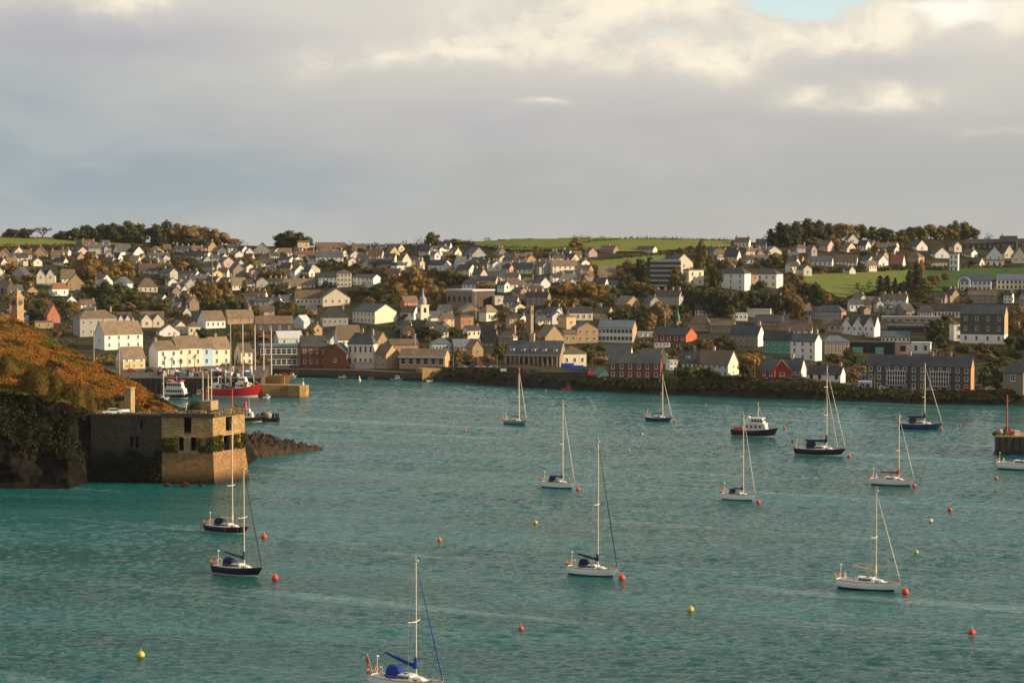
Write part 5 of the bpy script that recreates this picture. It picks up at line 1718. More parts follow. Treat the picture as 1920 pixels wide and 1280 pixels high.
q0, q1 = A.lerp(B, .42), A.lerp(B, .57)
for z in (9.0, 10.8, 12.5):
    g.tube((q0.x, q0.y - .1, z), (q1.x, q1.y - .1, z), .09, n=5)
g.build('window_grille', M['chim'], fort)
# ivy and grass on the ledge of the fort
rnd = random.Random(21)
for (A, B, u0, u1, z0, z1, lab) in ((FP[1], FP[2], -.03, .31, 8.6, 12.4, 'green ivy patch on the fort wall left of the grilled window'),
                                    (FP[1], FP[2], .68, 1.0, 8.6, 12.4, 'green ivy patch on the fort wall between grilled window and corner'),
                                    (FP[2], FP[3], -.02, .30, 8.8, 12.8, 'sunlit ivy patch on the bright corner of the fort left of its opening'),
                                    (FP[2], FP[3], .64, 1.02, 8.8, 12.6, 'sunlit ivy patch at the far right edge of the fort')):
    g = MB()
    d = (B - A)
    n = Vector((d.y, -d.x)).normalized()
    for i in range(int(1500 * d.length * (u1 - u0) / 6)):
        u = rnd.uniform(u0, u1)
        z = lerp(z0, z1, rnd.random())
        thick = .55 * math.sin(math.pi * min(1, max(0, (z - z0) / (z1 - z0)))) + .12
        if noise.noise(Vector((u * 9, z * .5, 3))) < -.28:
            continue
        q = A + d * u + n * (.1 + rnd.random() * thick)
        leaf(g, (q.x, q.y, z + rnd.uniform(-.4, .3)), rnd.uniform(.16, .34), rr=rnd)
    tag(g.build('ivy', M['ivy']), lab, 'ivy')
g = MB()
A, B = FP[0], FP[1]
d = B - A
n = Vector((d.y, -d.x)).normalized()
for i in range(5200):
    u, z = rnd.random() ** .8, rnd.random() ** .8 * 14
    if noise.noise(Vector((u * 4.5, z * .22, 8))) < (z - 6.5) * .07 or z > 13 - u * 4:
        continue
    q = A + d * u + n * rnd.uniform(.05, .7)
    leaf(g, (q.x, q.y, z), rnd.uniform(.2, .42), rr=rnd)
tag(g.build('creeper', M['cliffveg']), 'dark creeper hanging over the shaded left wall of the stone fort', 'creeper')
# boulders at the foot of the fort
for i, (px, r_, lb) in enumerate(((314, .8, 'pale brown boulder in the water at the left foot of the fort bastion'), (347, 1.0, 'middle brown boulder in the water at the foot of the fort'), (379, .6, 'smallest brown boulder at the waterline near the fort corner'))):
    g = MB()
    g.ball((0, 0, 0), r_ * 1.3, r_, r_, 12, 8, smooth=False)
    g.v = [tuple(Vector(v_) * (1 + .35 * noise.noise(Vector(v_) * .9 + Vector((i * 9, 0, 0))))) for v_ in g.v]
    q = P(px, 910, 566)
    tag(g.build('boulder', M['rocks'], None, (q.x, q.y - .3, .3)), lb, 'boulder')

# square pillar on the terrace, stub wall, small hut end
p = P(243, 780, 588)
t = thing('stone_pillar', 'tall square stone pillar with sunlit right side behind the parked car', 'pillar', p, R(-28))
g = MB()
hh = 52 / sc(588)
g.box(-1.15, 1.15, -.9, .9, -2, hh)
g.box(-1.3, 1.3, -1.05, 1.05, hh, hh + .35)
g.build('shaft', M['sandstone'], t)
t = thing('stone_wall_end', 'short sunlit stone wall stub with scrub on top at the end of the headland path', 'wall', P(393, 778, 600), R(-20))
g = MB()
g.box(-1.6, 1.6, -2.2, 2.2, -3, 4.1)
g.build('wall', M['sandstone'], t)
# leaning white post
q = P(348, 768, 598)
t = thing('signpost', 'short white signpost leaning on the scrub behind the fort', 'post', q)
g = MB()
g.tube((0, 0, -1), (.3, 0, 2.0), .12, n=6)
g.build('post', M['frame'], t)
g = MB()
g.box(.0, .75, -.06, .0, 1.4, 2.1)
g.build('sign_board', M['frame'], t)


# ------------------------------------------------------------------ cars
def carpaint(name, c):
    m = mat(name, c, .28, spec=.6)
    m.node_tree.nodes['Principled BSDF'].inputs['Coat Weight'].default_value = .5
    return m


PAINT = {'silver': carpaint('silver_paint', (.55, .57, .58)), 'white': carpaint('white_paint', (.75, .75, .73)), 'red': carpaint('red_paint', (.45, .03, .02)), 'blue': carpaint('blue_paint', (.03, .07, .2)), 'dark': carpaint('dark_paint', (.03, .03, .035))}
M['rubber'] = mat('tyre_rubber', (.02, .02, .02), .8)
M['steel'] = mat('galvanised_steel', (.35, .35, .34), .45, metal=.6)
M['lamp'] = mat('lamp_glass', (.7, .7, .65), .2)
CARCACHE = {}


def car(px, py, D, yaw, col, label, group=None, z=None, boxy=False, scale=1.0):
    p = P(px, py, D) if z is None else Wt(px, py, z)
    t = thing('parked_car', label, 'car', p, yaw, group)
    t.scale = (scale,) * 3
    k = (col, boxy)
    if k not in CARCACHE:
        b_, w, gl = MB(), [], MB()
        if boxy:
            prof = [(-2.3, .35), (2.3, .35), (2.35, 1.1), (2.1, 2.0), (-2.25, 2.05), (-2.35, 1.0)]
        else:
            prof = [(-2.1, .35), (2.1, .35), (2.15, .8), (1.3, .95), (.6, 1.5), (-1.1, 1.52), (-1.9, 1.0), (-2.15, .9)]
        wid = .85
        b_.add([(x, -wid, z_) for x, z_ in prof] + [(x, wid, z_) for x, z_ in prof],
               [tuple(range(len(prof))), tuple(range(len(prof), 2 * len(prof)))[::-1]] + [(i, i + len(prof), (i + 1) % len(prof) + len(prof), (i + 1) % len(prof)) for i in range(len(prof))])
        for s_ in (-1, 1):
            if boxy:
                gl.add([(.9, s_ * .87, 1.2), (2.0, s_ * .87, 1.2), (1.95, s_ * .87, 1.85), (.9, s_ * .87, 1.85)], [(0, 1, 2, 3)])
            else:
                gl.add([(-1.6, s_ * .87, 1.0), (1.1, s_ * .87, 1.0), (.5, s_ * .87, 1.42), (-1.05, s_ * .87, 1.44)], [(0, 1, 2, 3)])
        if not boxy:
            gl.add([(1.28, -.75, 1.0), (1.28, .75, 1.0), (.66, .7, 1.48), (.66, -.7, 1.48)], [(0, 1, 2, 3)])
            gl.add([(-1.92, -.75, 1.05), (-1.92, .75, 1.05), (-1.2, .7, 1.5), (-1.2, -.7, 1.5)], [(0, 3, 2, 1)])
        else:
            gl.add([(2.36, -.75, 1.15), (2.36, .75, 1.15), (2.14, .7, 1.95), (2.14, -.7, 1.95)], [(0, 1, 2, 3)])
        wh = MB()
        wh.tube((0, -.12, 0), (0, .12, 0), .34, n=12)
        li = MB()
        li.box(-.06, .06, -.2, .2, -.08, .08)
        CARCACHE[k] = (b_.mesh('body', [PAINT[col]]), gl.mesh('windows', [M['glass']]), wh.mesh('wheel', [M['rubber']]), li.mesh('headlight', [M['lamp']]))
    c = CARCACHE[k]
    RET = t
    link('body', c[0], t)
    link('windows', c[1], t)
    for x in (-1.35, 1.35):
        for y in (-.8, .8):
            link('wheel', c[2], t, (x, y, .34))
    for y in (-.6, .6):
        link('headlight', c[3], t, (2.15 if not boxy else 2.35, y, .72))
    return t


fz = 18.3
q = P(210, 777, 581)
car(210, 777, 581, R(-160), 'silver', 'silver estate car parked on the fort terrace left of the square pillar', scale=1.15)
car(231, 777, 583, R(-150), 'white', 'small white van between the silver car and the square stone pillar', boxy=True, scale=.72)

# ------------------------------------------------------------------ quays and piers
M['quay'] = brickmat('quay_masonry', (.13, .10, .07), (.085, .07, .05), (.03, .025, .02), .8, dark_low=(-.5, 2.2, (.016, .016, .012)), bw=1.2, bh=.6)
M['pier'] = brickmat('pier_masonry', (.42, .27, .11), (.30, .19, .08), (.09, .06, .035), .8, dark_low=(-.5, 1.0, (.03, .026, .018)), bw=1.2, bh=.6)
M['deck'] = mat('quay_paving', (.10, .085, .065), .9, .7, .3, (.05, .045, .038), .3)
t = thing('harbour_quay', 'long stone harbour quay under the white terrace, mostly hidden by boats', 'quay')
a, b_, c_, d_ = P(150, 742, 897), P(490, 742, 897), P(503, 700, 984), P(150, 700, 984)
e_, f_ = P(514, 700, 1062), P(150, 700, 1062)
g = MB()
g.prismz([(d_.x, d_.y + .01), (c_.x, c_.y + .01), (e_.x, e_.y), (f_.x, f_.y)], -3, QZ - .1)
tag(g.build('ground', M['hill']), kind='structure')
g = MB()
g.prismz([(a.x, a.y), (b_.x, b_.y), (c_.x, c_.y), (d_.x, d_.y)], -3, QZ - .35)
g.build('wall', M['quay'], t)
g = MB()
g.prismz([(a.x, a.y - .3), (b_.x + .3, b_.y - .3), (c_.x + .3, c_.y), (d_.x, d_.y)], QZ - .35, QZ)
g.build('paving', M['deck'], t)
g = MB()
for i in range(26):
    x = lerp(a.x + 20, b_.x - 1, i / 25)
    g.box(x - .25, x + .25, a.y - .7, a.y - .3, -1, QZ - .2)
g.build('fender_pile', M['void'], t)
t = thing('stone_pier', 'low golden stone pier with rounded end beside the red trawler', 'pier')
D0 = Wt(530, 745).y
z1 = 22.5 / sc(D0)
xa, xb, xr = (488 - 960) * D0 / F, (538 - 960) * D0 / F, (566 - 960) * D0 / F
pts_ = [(xa, D0 + 3.5), (xb, D0 + 3), (xb + .3, D0), (xr - 1, D0 - 1), (xr + 1.4, D0 + .6), (xr + 2.4, D0 + 3.5), (xr + 1.6, D0 + 7), (xr - 1, D0 + 9), (xa - 4, D0 + 12)]
g = MB()
g.prismz(pts_, -3, z1 - .4)
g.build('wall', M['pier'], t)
g = MB()
g.prismz([(x, y) for x, y in pts_], z1 - .4, z1)
g.build('paving', M['pier'], t)
q = Wt(532, 722, z1)
t = thing('pier_beacon', 'slim pole with a red crossed top mark standing on the golden pier', 'beacon', (q.x, D0 + 5, z1))
g = MB()
g.tube((0, 0, 0), (0, 0, 4.2), .16, n=6)
g.build('pole', M['chim'], t)
g = MB()
g.box(-1.3, 1.3, -.3, .3, 3.9, 4.8)
g.build('top_mark', PAINT['red'], t)
t = thing('navigation_light', 'small pale lantern on the rounded end of the golden pier', 'beacon', (xr, D0 + 3, z1))
g = MB()
g.tube((0, 0, 0), (0, 0, 1.3), .55, .35, 8)
g.build('base', M['frame'], t)
g = MB()
g.tube((0, 0, 1.3), (0, 0, 3.1), .1, n=5)
g.ball((0, 0, 2.2), .3)
g.build('lantern', M['chim'], t)
# stone slipway corner in front of the restaurant
a = Wt(792, 714.5)
t = thing('slipway_wall', 'sunlit golden stone wall end below the waterfront restaurant', 'wall', (a.x, a.y, 0), R(24))
g = MB()
g.box(0, 14, 0, 8, -3, 5.8)
g.build('wall', M['pier'], t)
a, b_ = P(670, 708, 1010), P(792, 714, 985)
t = thing('waterfront_quay', 'dark stone quay wall below the cream three-storey waterfront house', 'quay')
g = MB()
pa, pb, pc = Wt(515, 705.5), Wt(670, 708.3), Wt(790, 714)
g.prismz([(pa.x, pa.y - 1.0), (pb.x, pb.y - 1.0), (pc.x, pc.y - 1), (pc.x, pc.y + 18), (pb.x, pb.y + 16), (pa.x, pa.y + 14)], -3, 3.7)
g.build('wall', M['quay'], t)
# right-hand pier block
D0 = Wt(1900, 852).y
z1 = 35 / sc(D0)
x0 = (1871 - 960) * D0 / F
t = thing('stone_pier', 'dark stone pier head entering at the right edge of the photo', 'pier')
g = MB()
g.prismz([(x0, D0), (x0 + 40, D0 - 4), (x0 + 44, D0 + 14), (x0 + 2.5, D0 + 13)], -3, z1 - .3)
g.build('wall', M['quay'], t)
g = MB()
g.prismz([(x0 - .15, D0 - .15), (x0 + 40, D0 - 4.2), (x0 + 44, D0 + 14), (x0 + 2.4, D0 + 13.1)], z1 - .3, z1)
g.build('paving', M['pier'], t)
g = MB()
for i in range(9):
    g.box(x0 + .8 + i * 2, x0 + 1.2 + i * 2, D0 - .5 - i * .2, D0 - i * .2, -1, z1 - .4)
g.build('fender_pile', M['void'], t)
PZ = z1
t = thing('mast_crane', 'tall rust-red mast crane on the dark pier head at the right edge', 'crane', (Wt(1912, 824, PZ).x, D0 + 5, PZ))
g = MB()
g.tube((0, 0, 0), (0, 0, 12.3), .33, .2, 8)
g.box(-.5, .9, -.2, .2, 10.2, 10.5)
g.build('mast', mat('rust_red_steel', (.36, .10, .05), .6, .5, 2.0), t)
g = MB()
g.tube((-1.2, 0, 0), (0, 0, 3), .15, n=5)
g.tube((1.2, 0, 0), (0, 0, 3), .15, n=5)
g.build('brace', M['void'], t)
M['net'] = mat('fishing_net', (.05, .07, .05), .95, .8, 2.0, (.13, .08, .04), 1.0, 4)
M['orange'] = mat('orange_plastic', (.62, .12, .03), .5)
M['buoyred'] = mat('red_buoy_plastic', (.66, .065, .035), .45)
M['buoyyel'] = mat('yellow_buoy_plastic', (.62, .45, .07), .45, .3, 3.0, (.4, .35, .15))
M['buoywhite'] = mat('pale_buoy_plastic', (.6, .55, .4), .5)
M['yellowgreen'] = mat('yellow_green_buoy_plastic', (.45, .5, .06), .5)
for (px, dy, kind, lb) in ((1889, 5, 'ball', 'round pale float on the left end of the dark pier head'), (1907, 3, 'redball', 'red float beside the crane on the dark pier head'), (1917, 2, 'box', 'white fish box on the dark pier head'), (1897, 6, 'net', 'heap of dark nets on the dark pier head'), (1882, 5, 'net2', 'small heap of nets at the very end of the dark pier head')):
    q = Wt(px, 820, PZ)
    g = MB()
    if kind in ('ball', 'redball'):
        g.ball((0, 0, .9), .9)
        g.tube((0, 0, 1.6), (0, 0, 2.1), .12, n=5)
        m_ = M['chim'] if kind == 'ball' else M['buoyred']
    elif kind == 'box':
        g.box(-.8, .8, -.6, .6, 0, 1.3)
        g.box(-.9, .9, -.7, .7, 1.3, 1.5)
        m_ = M['frame']
    else:
        rr = 1.5 if kind == 'net' else 1.0
        g.ball((0, 0, .3), rr * 1.3, rr, rr * .8, 12, 8)
        g.v = [tuple(Vector(v_) * (1 + .3 * noise.noise(Vector(v_) * 1.5))) for v_ in g.v]
        m_ = M['net']
    tag(g.build({'ball': 'float', 'redball': 'float', 'box': 'fish_box'}.get(kind, 'net_heap'), m_, None, (q.x, D0 + dy, PZ)), lb, {'box': 'box', 'ball': 'float', 'redball': 'float'}.get(kind, 'nets'))


# ------------------------------------------------------------------ boats
def paint(name, c, r=.35):
    return mat(name, c, r, .12, .8, tuple(x * .8 for x in c), spec=.5)


HULL = {'white': paint('white_gelcoat', (.84, .84, .81)), 'navy': paint('navy_gelcoat', (.006, .009, .035)), 'blue': paint('blue_gelcoat', (.012, .035, .16)), 'lightblue': paint('light_blue_gelcoat', (.22, .33, .46)),
        'red': paint('red_hull_paint', (.50, .018, .02)), 'black': paint('black_hull_paint', (.015, .015, .018)), 'wood': paint('varnished_planks', (.42, .20, .06), .5)}
M['gel'] = paint('deck_gelcoat', (.78, .74, .66))
M['teak'] = mat('teak_deck', (.36, .24, .13), .7, .4, 2.0)
M['spar'] = mat('anodised_mast', (.62, .52, .42), .4, spec=.4)
M['wire'] = mat('rigging_wire', (.42, .38, .33), .5)
M['anti'] = mat('dark_antifouling', (.012, .012, .015), .7)
M['stripe'] = mat('pale_boot_stripe', (.6, .56, .5), .5)
CL = {'blue': mat('blue_canvas', (.012, .035, .24), .8), 'navy': mat('navy_canvas', (.008, .012, .045), .8), 'tan': mat('tan_canvas', (.60, .46, .28), .8), 'red': mat('red_canvas', (.40, .02, .02), .8), 'white': mat('white_sailcloth', (.62, .54, .46), .8), 'teal': mat('teal_canvas', (.01, .06, .10), .8), 'dark': mat('dark_canvas', (.02, .022, .025), .8)}


def hull(t, L, B, Fb, hm, rake=1.0, stern=.7, sheer=.35, stripe=True, deckm=None, sternover=.5):
    n = 18

    def half(u):
        return B * ((1 - ((u - .42) / .58) ** 2.3) if u > .42 else 1 - (1 - stern) * ((.42 - u) / .42) ** 2)

    def zs(u):
        return Fb * (1 + sheer * (max(0, u - .35) / .65) ** 2 + .10 * (max(0, .35 - u) / .35) ** 2)
    # levels: (height fraction, width fraction, bow pull-back, stern pull-in)
    lev = [(1.0, 1.0, 0.0, 0.0), (.62, .985, .35, .25), (.30, .93, .7, .5), (.17, .88, .9, .65), (-.02, .78, 1.0, .8), (-.45, .35, 1.4, 1.6), (-.6, .02, 1.7, 2.0)]
    P_ = {}
    for i in range(n + 1):
        u = i / n
        for k, (zf, wf, bp, sp_) in enumerate(lev):
            x = lerp(-L / 2 + sp_ * sternover, L / 2 - bp * rake, u)
            w = half(u) * wf
            if u > .99:
                w = .03
            z = zs(u) * zf if zf > 0 else zf * 1.2
            P_[i, k] = (x, w, z)
    for nm_, k0, k1, m_ in (('hull', 0, 3, hm), ('boot_stripe', 3, 4, M['stripe'] if stripe else M['anti']), ('keel', 4, 6, M['anti'])):
        g = MB()
        for sgn in (-1, 1):
            for i in range(n):
                for k in range(k0, k1):
                    q = [P_[i, k], P_[i + 1, k], P_[i + 1, k + 1], P_[i, k + 1]]
                    q = [(x, sgn * w, z) for x, w, z in q]
                    g.add(q, [(0, 1, 2, 3) if sgn < 0 else (3, 2, 1, 0)], 0, True)
        for k in range(k0, k1):
            a, b_ = P_[0, k], P_[0, k + 1]
            g.add([(a[0], -a[1], a[2]), (a[0], a[1], a[2]), (b_[0], b_[1], b_[2]), (b_[0], -b_[1], b_[2])], [(0, 1, 2, 3)])
            a, b_ = P_[n, k], P_[n, k + 1]
            g.add([(a[0], -a[1], a[2]), (a[0], a[1], a[2]), (b_[0], b_[1], b_[2]), (b_[0], -b_[1], b_[2])], [(3, 2, 1, 0)])
        g.build(nm_, m_, t)
    g = MB()
    rim = [P_[i, 0] for i in range(n + 1)]
    for i in range(n):
        a, b_ = rim[i], rim[i + 1]
        g.add([(a[0], -a[1] * .98, a[2] - .08), (b_[0], -b_[1] * .98, b_[2] - .08), (b_[0], b_[1] * .98, b_[2] - .08), (a[0], a[1] * .98, a[2] - .08)], [(0, 1, 2, 3)])
    g.build('deck', deckm or M['gel'], t)
    g = MB()
    for sgn in (-1, 1):
        for i in range(n):
            a, b_ = rim[i], rim[i + 1]
            g.tube((a[0], sgn * a[1], a[2] + .02), (b_[0], sgn * b_[1], b_[2] + .02), .055, n=4)
    g.build('toe_rail', M['teak'], t)
    return half, zs, rim


def bx_taper(g, x0, x1, w0, w1, z0, z1, top=.85, fr=.3, ar=.1, mi=0):
    """cabin trunk: base x0..x1, slightly smaller on top"""
    v = [(x0, -w0, z0), (x1, -w1, z0), (x1, w1, z0), (x0, w0, z0), (x0 + ar, -w0 * top, z1), (x1 - fr, -w1 * top, z1 - .05), (x1 - fr, w1 * top, z1 - .05), (x0 + ar, w0 * top, z1)]
    g.add(v, [(0, 3, 2, 1), (4, 5, 6, 7), (0, 1, 5, 4), (1, 2, 6, 5), (2, 3, 7, 6), (3, 0, 4, 7)], mi)


YG = 'sailing yachts on moorings in the harbour'


def yacht(xs_, xb_, yw, mx, my, label, hullc='white', cover='blue', hood=None, jib='white', spread=(.52,), flag=False, lifebuoy=True, yaw=-30, Fk=1.0, inner=False, boomup=.0, horseshoe='orange', masttop=None, group=YG, D=None, boomlen=.36, hoodw=True):
    ya = R(yaw)
    xc = (xs_ + xb_) / 2
    p = Wt(xc, yw) if D is None else P(xc, yw, D)
    p.z = 0
    s = sc(p.y)
    L = (xb_ - xs_) / s / math.cos(ya)
    t = thing('sailing_yacht', label, 'yacht', p, ya, group)
    B, Fb = L * .165, max(1.2, L * .118) * Fk
    half, zs, rim = hull(t, L, B, Fb, HULL[hullc], rake=L * .11, stripe=(hullc == 'navy'), sternover=L * .05, sheer=.28)
    lx = lambda u: -L / 2 + L * u
    mxl = (mx - xc) / s / math.cos(ya)
    um = (mxl + L / 2) / L
    mh = (yw - my) / s
    zd = Fb
    k = L / 12.0
    # coachroof
    g = MB()
    bx_taper(g, lx(.33), lx(.60), B * .62, B * .52, zd - .1, zd + .78 * k, fr=.2)
    bx_taper(g, lx(.60) - .05, lx(.76), B * .50, B * .28, zd - .1, zd + .50 * k, fr=.8 * k)
    cb = g.build('coachroof', M['gel'], t)
    g = MB()
    for s_ in (-1, 1):
        g.add([(lx(.37), s_ * B * .615, zd + .22 * k), (lx(.56), s_ * B * .545, zd + .22 * k), (lx(.56), s_ * B * .50, zd + .60 * k), (lx(.37), s_ * B * .57, zd + .60 * k)], [(0, 1, 2, 3)])
        g.add([(lx(.62), s_ * B * .47, zd + .08 * k), (lx(.67), s_ * B * .42, zd + .08 * k), (lx(.67), s_ * B * .39, zd + .24 * k), (lx(.62), s_ * B * .44, zd + .24 * k)], [(0, 1, 2, 3)])
    g.v = [(x, y + (.03 if y > 0 else -.03), z) for x, y, z in g.v]
    g.build('cabin_window', M['glass'], cb)
    # cockpit well and coaming
    g = MB()
    g.box(lx(.06), lx(.32), -B * .34, B * .34, zd - .05, zd + .02, 1)
    for s_ in (-1, 1):
        g.box(lx(.06), lx(.33), s_ * B * .42 - .12, s_ * B * .42 + .12, zd - .08, zd + .28 * k)
    g.tube((lx(.12), 0, zd), (lx(.12), 0, zd + .9), .06, n=6)
    for i in range(10):
        a0, a1 = i * .628, (i + 1) * .628
        g.tube((lx(.12), .5 * math.cos(a0), zd + .9 + .5 * math.sin(a0)), (lx(.12), .5 * math.cos(a1), zd + .9 + .5 * math.sin(a1)), .035, n=4)
    g.build('cockpit', [M['gel'], M['teak']], t)
    # sprayhood
    if hood:
        g = MB()
        rings = []
        for x, w, h in ((lx(.25), .62, 1.65), (lx(.32), .64, 1.75), (lx(.38), .62, 1.55), (lx(.43), .54, .75)):
            rings.append([(x, B * w * math.cos(math.pi * i / 8), zd + .15 + h * k * math.sin(math.pi * i / 8) ** .75) for i in range(9)])
        g.loft(rings, closed=False, cap=False)
        hd = g.build('sprayhood', CL[hood], t)
        if hoodw:
            g = MB()
            for s_ in (-1, 1):
                g.add([(lx(.29), s_ * B * .61, zd + .45 * k), (lx(.345), s_ * B * .62, zd + .45 * k), (lx(.345), s_ * B * .56, zd + 1.0 * k), (lx(.29), s_ * B * .54, zd + 1.0 * k)], [(0, 1, 2, 3)])
            g.build('hood_window', M['frame'], hd)
    # mast, spreaders
    r_ = max(.10, 1.15 / s)
    g = MB()
    g.tube((mxl, 0, zd), (mxl, 0, mh), r_, r_ * .8, 8)
    g.tube((mxl, 0, mh), (mxl, 0, mh + 1.0), .04, n=4)
    g.box(mxl - .35, mxl + .35, -.12, .12, mh, mh + .25)
    ms_ = g.build('mast', M['spar'], t)
    if masttop:
        g = MB()
        g.tube((mxl, 0, mh * .93), (mxl, 0, mh + .3), r_ * 1.5, r_ * 1.2, 8)
        g.build('furled_pennant', CL[masttop], ms_)
    for f_ in spread:
        g = MB()
        zz = mh * f_
        for s_ in (-1, 1):
            g.tube((mxl, 0, zz), (mxl - .35, s_ * B * .78, zz + .12), .09 * k + .02, .07 * k, n=5)
        g.build('spreader', M['spar'], ms_)
    # boom and covered sail
    bl = L * boomlen
    zb = zd + 1.75 * k
    zt = zb + boomup
    g = MB()
    g.tube((mxl - .15, 0, zb), (mxl - bl, 0, zt), .10, n=6)
    bo = g.build('boom', M['spar'], t)
    if cover:
        g = MB()
        rings = []
        for u, rr in ((0, .34), (.06, .33), (.14, .24), (.5, .21), (1.0, .13)):
            x = mxl - .05 - (bl - .05) * u
            z = lerp(zb, zt, u) + .16
            rings.append([(x, rr * k * math.cos(i * math.pi / 4), z + rr * 1.25 * k * math.sin(i * math.pi / 4)) for i in range(8)])
        g.loft(rings)
        g.tube((mxl - .08, 0, zb - .1), (mxl - .08, 0, zb + 1.5 * k), .30 * k, .20 * k, 8)
        g.build('sail_cover', CL[cover], bo)
    # rigging
    bx0 = L / 2 - .15
    zb0 = zs(1.0)
    g = MB()
    wr = max(.012, .05 / s)
    g.tube((mxl, 0, mh), (-L / 2 + .1, 0, zs(0) + .1), wr, n=4)
    for s_ in (-1, 1):
        for dx, zt_ in ((0, mh), (-.5, mh * spread[0])):
            sx, sy, sz = mxl - .35, s_ * B * .78, mh * spread[0] + .12
            if zt_ == mh:
                g.tube((mxl, 0, mh), (sx, sy, sz), wr, n=4)
                g.tube((sx, sy, sz), (mxl - .2, s_ * half(um) * .93, zd), wr, n=4)
            else:
                g.tube((mxl, 0, zt_), (mxl - .8, s_ * half(um) * .93, zd), wr, n=4)
    g.build('rigging', M['wire'], t)
    if jib:
        g = MB()
        ja, jb = Vector((bx0 - .15, 0, zb0 + .5)), Vector((mxl + .25, 0, mh * .94))
        rj = max(.085, .62 / s)
        g.tube(ja, ja.lerp(jb, .25), rj * .9, rj * 1.15, 6)
        g.tube(ja.lerp(jb, .25), jb, rj * 1.15, rj * .45, 6)
        g.tube((bx0, 0, zb0), ja, .06, n=5)
        g.build('furled_jib', CL[jib], t)
    if inner:
        g = MB()
        ja, jb = Vector((bx0 - 1.8 * k, 0, zb0 + .2)), Vector((mxl + .25, 0, mh * .72))
        g.tube(ja, jb, max(.07, .5 / s), n=6)
        g.build('inner_stay_sail', CL['white'], t)
    # pulpit, pushpit and guard rails
    g = MB()
    hr_ = .62
    last = {-1: None, 1: None}
    for i in range(0, len(rim), 2):
        x, w, z = rim[i]
        for s_ in (-1, 1):
            b0 = (x - (.1 if i == len(rim) - 1 else 0), s_ * w * .95, z)
            t0 = (b0[0], b0[1], z + hr_)
            g.tube(b0, t0, .025, n=4)
            if last[s_]:
                g.tube(last[s_], t0, .018, n=4)
            last[s_] = t0
    x, w, z = rim[0]
    for zz in (.35, .62):
        g.tube((x, -w * .95, z + zz), (x, w * .95, z + zz), .03, n=4)
    x, w, z = rim[-1]
    g.tube((x - 1.1, -B * .3, z + .65), (x + .1, 0, z + .7), .03, n=4)
    g.tube((x - 1.1, B * .3, z + .65), (x + .1, 0, z + .7), .03, n=4)
    g.build('guard_rail', M['steel'], t)
    if lifebuoy:
        x, w, z = rim[0]
        for s_ in (-1, 1):
            g = MB()
            for i in range(8):
                a0, a1 = i * math.pi / 4, (i + 1) * math.pi / 4
                g.tube((x - .05, s_ * w * .72 + .33 * math.cos(a0), z + .55 + .33 * math.sin(a0)), (x - .05, s_ * w * .72 + .33 * math.cos(a1), z + .55 + .33 * math.sin(a1)), .11, n=5)
            g.build('lifebuoy', M[horseshoe], t)
        g = MB()
        g.tube((x + .2, B * .5, z), (x + .2, B * .5, z + 2.4), .045, n=5)
        g.tube((x + .2, B * .5, z + 2.4), (x + .2, B * .5, z + 2.6), .25, n=8)
        g.build('antenna_post', M['frame'], t)
    if flag:
        g = MB()
        x, w, z = rim[0]
        g.tube((x, 0, z + .3), (x - .9, 0, z + 2.9), .03, n=4)
        fp = g.build('ensign_staff', M['spar'], t)
        g = MB()
        for i in range(5):
            a0, a1 = i / 5, (i + 1) / 5
            o0, o1 = .12 * math.sin(a0 * 7), .12 * math.sin(a1 * 7)
            g.add([(x - .85 - a0 * .45, o0, z + 2.8 - a0 * .9), (x - .85 - a1 * .45, o1, z + 2.8 - a1 * .9), (x - .45 - a1 * .45, o1 + .05, z + 1.5 - a1 * .55), (x - .45 - a0 * .45, o0 + .05, z + 1.5 - a0 * .55)], [(0, 1, 2, 3)])
        g.build('ensign', CL['red'] if flag == 'red' else M['orange'], fp)
    # hatches, winches and clutter on deck
    g = MB()
    g.box(lx(.80), lx(.85), -.3, .3, zd + .12, zd + .22)
    g.box(lx(.46), lx(.50), -.35, .35, zd + .76 * k, zd + .86 * k)
    for s_ in (-1, 1):
        for u in (.22, .28):
            g.tube((lx(u), s_ * B * .42, zd + .28 * k), (lx(u), s_ * B * .42, zd + .28 * k + .22), .12, .09, 8)
    g.build('deck_fittings', M['dframe'], t)
    return t


yacht(695, 834, 1291, 781, 1047, 'nearest yacht, white hull cut by the bottom edge, bright blue sail cover and sprayhood', cover='blue', hood='blue', jib='blue', flag='orange', boomup=1.6, boomlen=.44, spread=(.53,), Fk=1.0)
yacht(1067, 1158, 1078, 1121, 825, 'white yacht in the centre with navy sail cover and navy furled jib', cover='navy', hood='navy', jib='navy', boomup=.8, boomlen=.42, spread=(.53,), Fk=1.1)
yacht(1575, 1684, 1104, 1641, 918, 'white yacht on the right with tan sail cover and orange lifebuoys at the stern', cover='tan', hood=None, jib='white', boomup=.7, boomlen=.36, spread=(.53,))
yacht(398, 496, 1077, 459, 876, 'nearer of the two navy yachts at the left, with navy boom cover and sprayhood', hullc='navy', cover='teal', hood='navy', jib='dark', boomup=.9, boomlen=.42, spread=(.54,), Fk=1.1)
yacht(384, 470, 998, 437, 790, 'farther of the two navy yachts at the left, with beige rolled sail under its boom', hullc='navy', cover='tan', hood='navy', jib=None, spread=(.43,), boomlen=.30, hoodw=False)
yacht(1017, 1078, 914, 1055, 756, 'white yacht in mid-harbour with mid-blue sail cover and red buoy at its bow', cover='blue', jib='white', hood='navy', spread=(.52,), boomlen=.40, Fk=1.15, hoodw=False)
yacht(1356, 1415, 937, 1393, 778, 'white yacht with pale furled jib lying in front of the navy motor vessel', cover='dark', jib='white', hood='dark', spread=(.52,), boomlen=.3, Fk=1.15, hoodw=False)
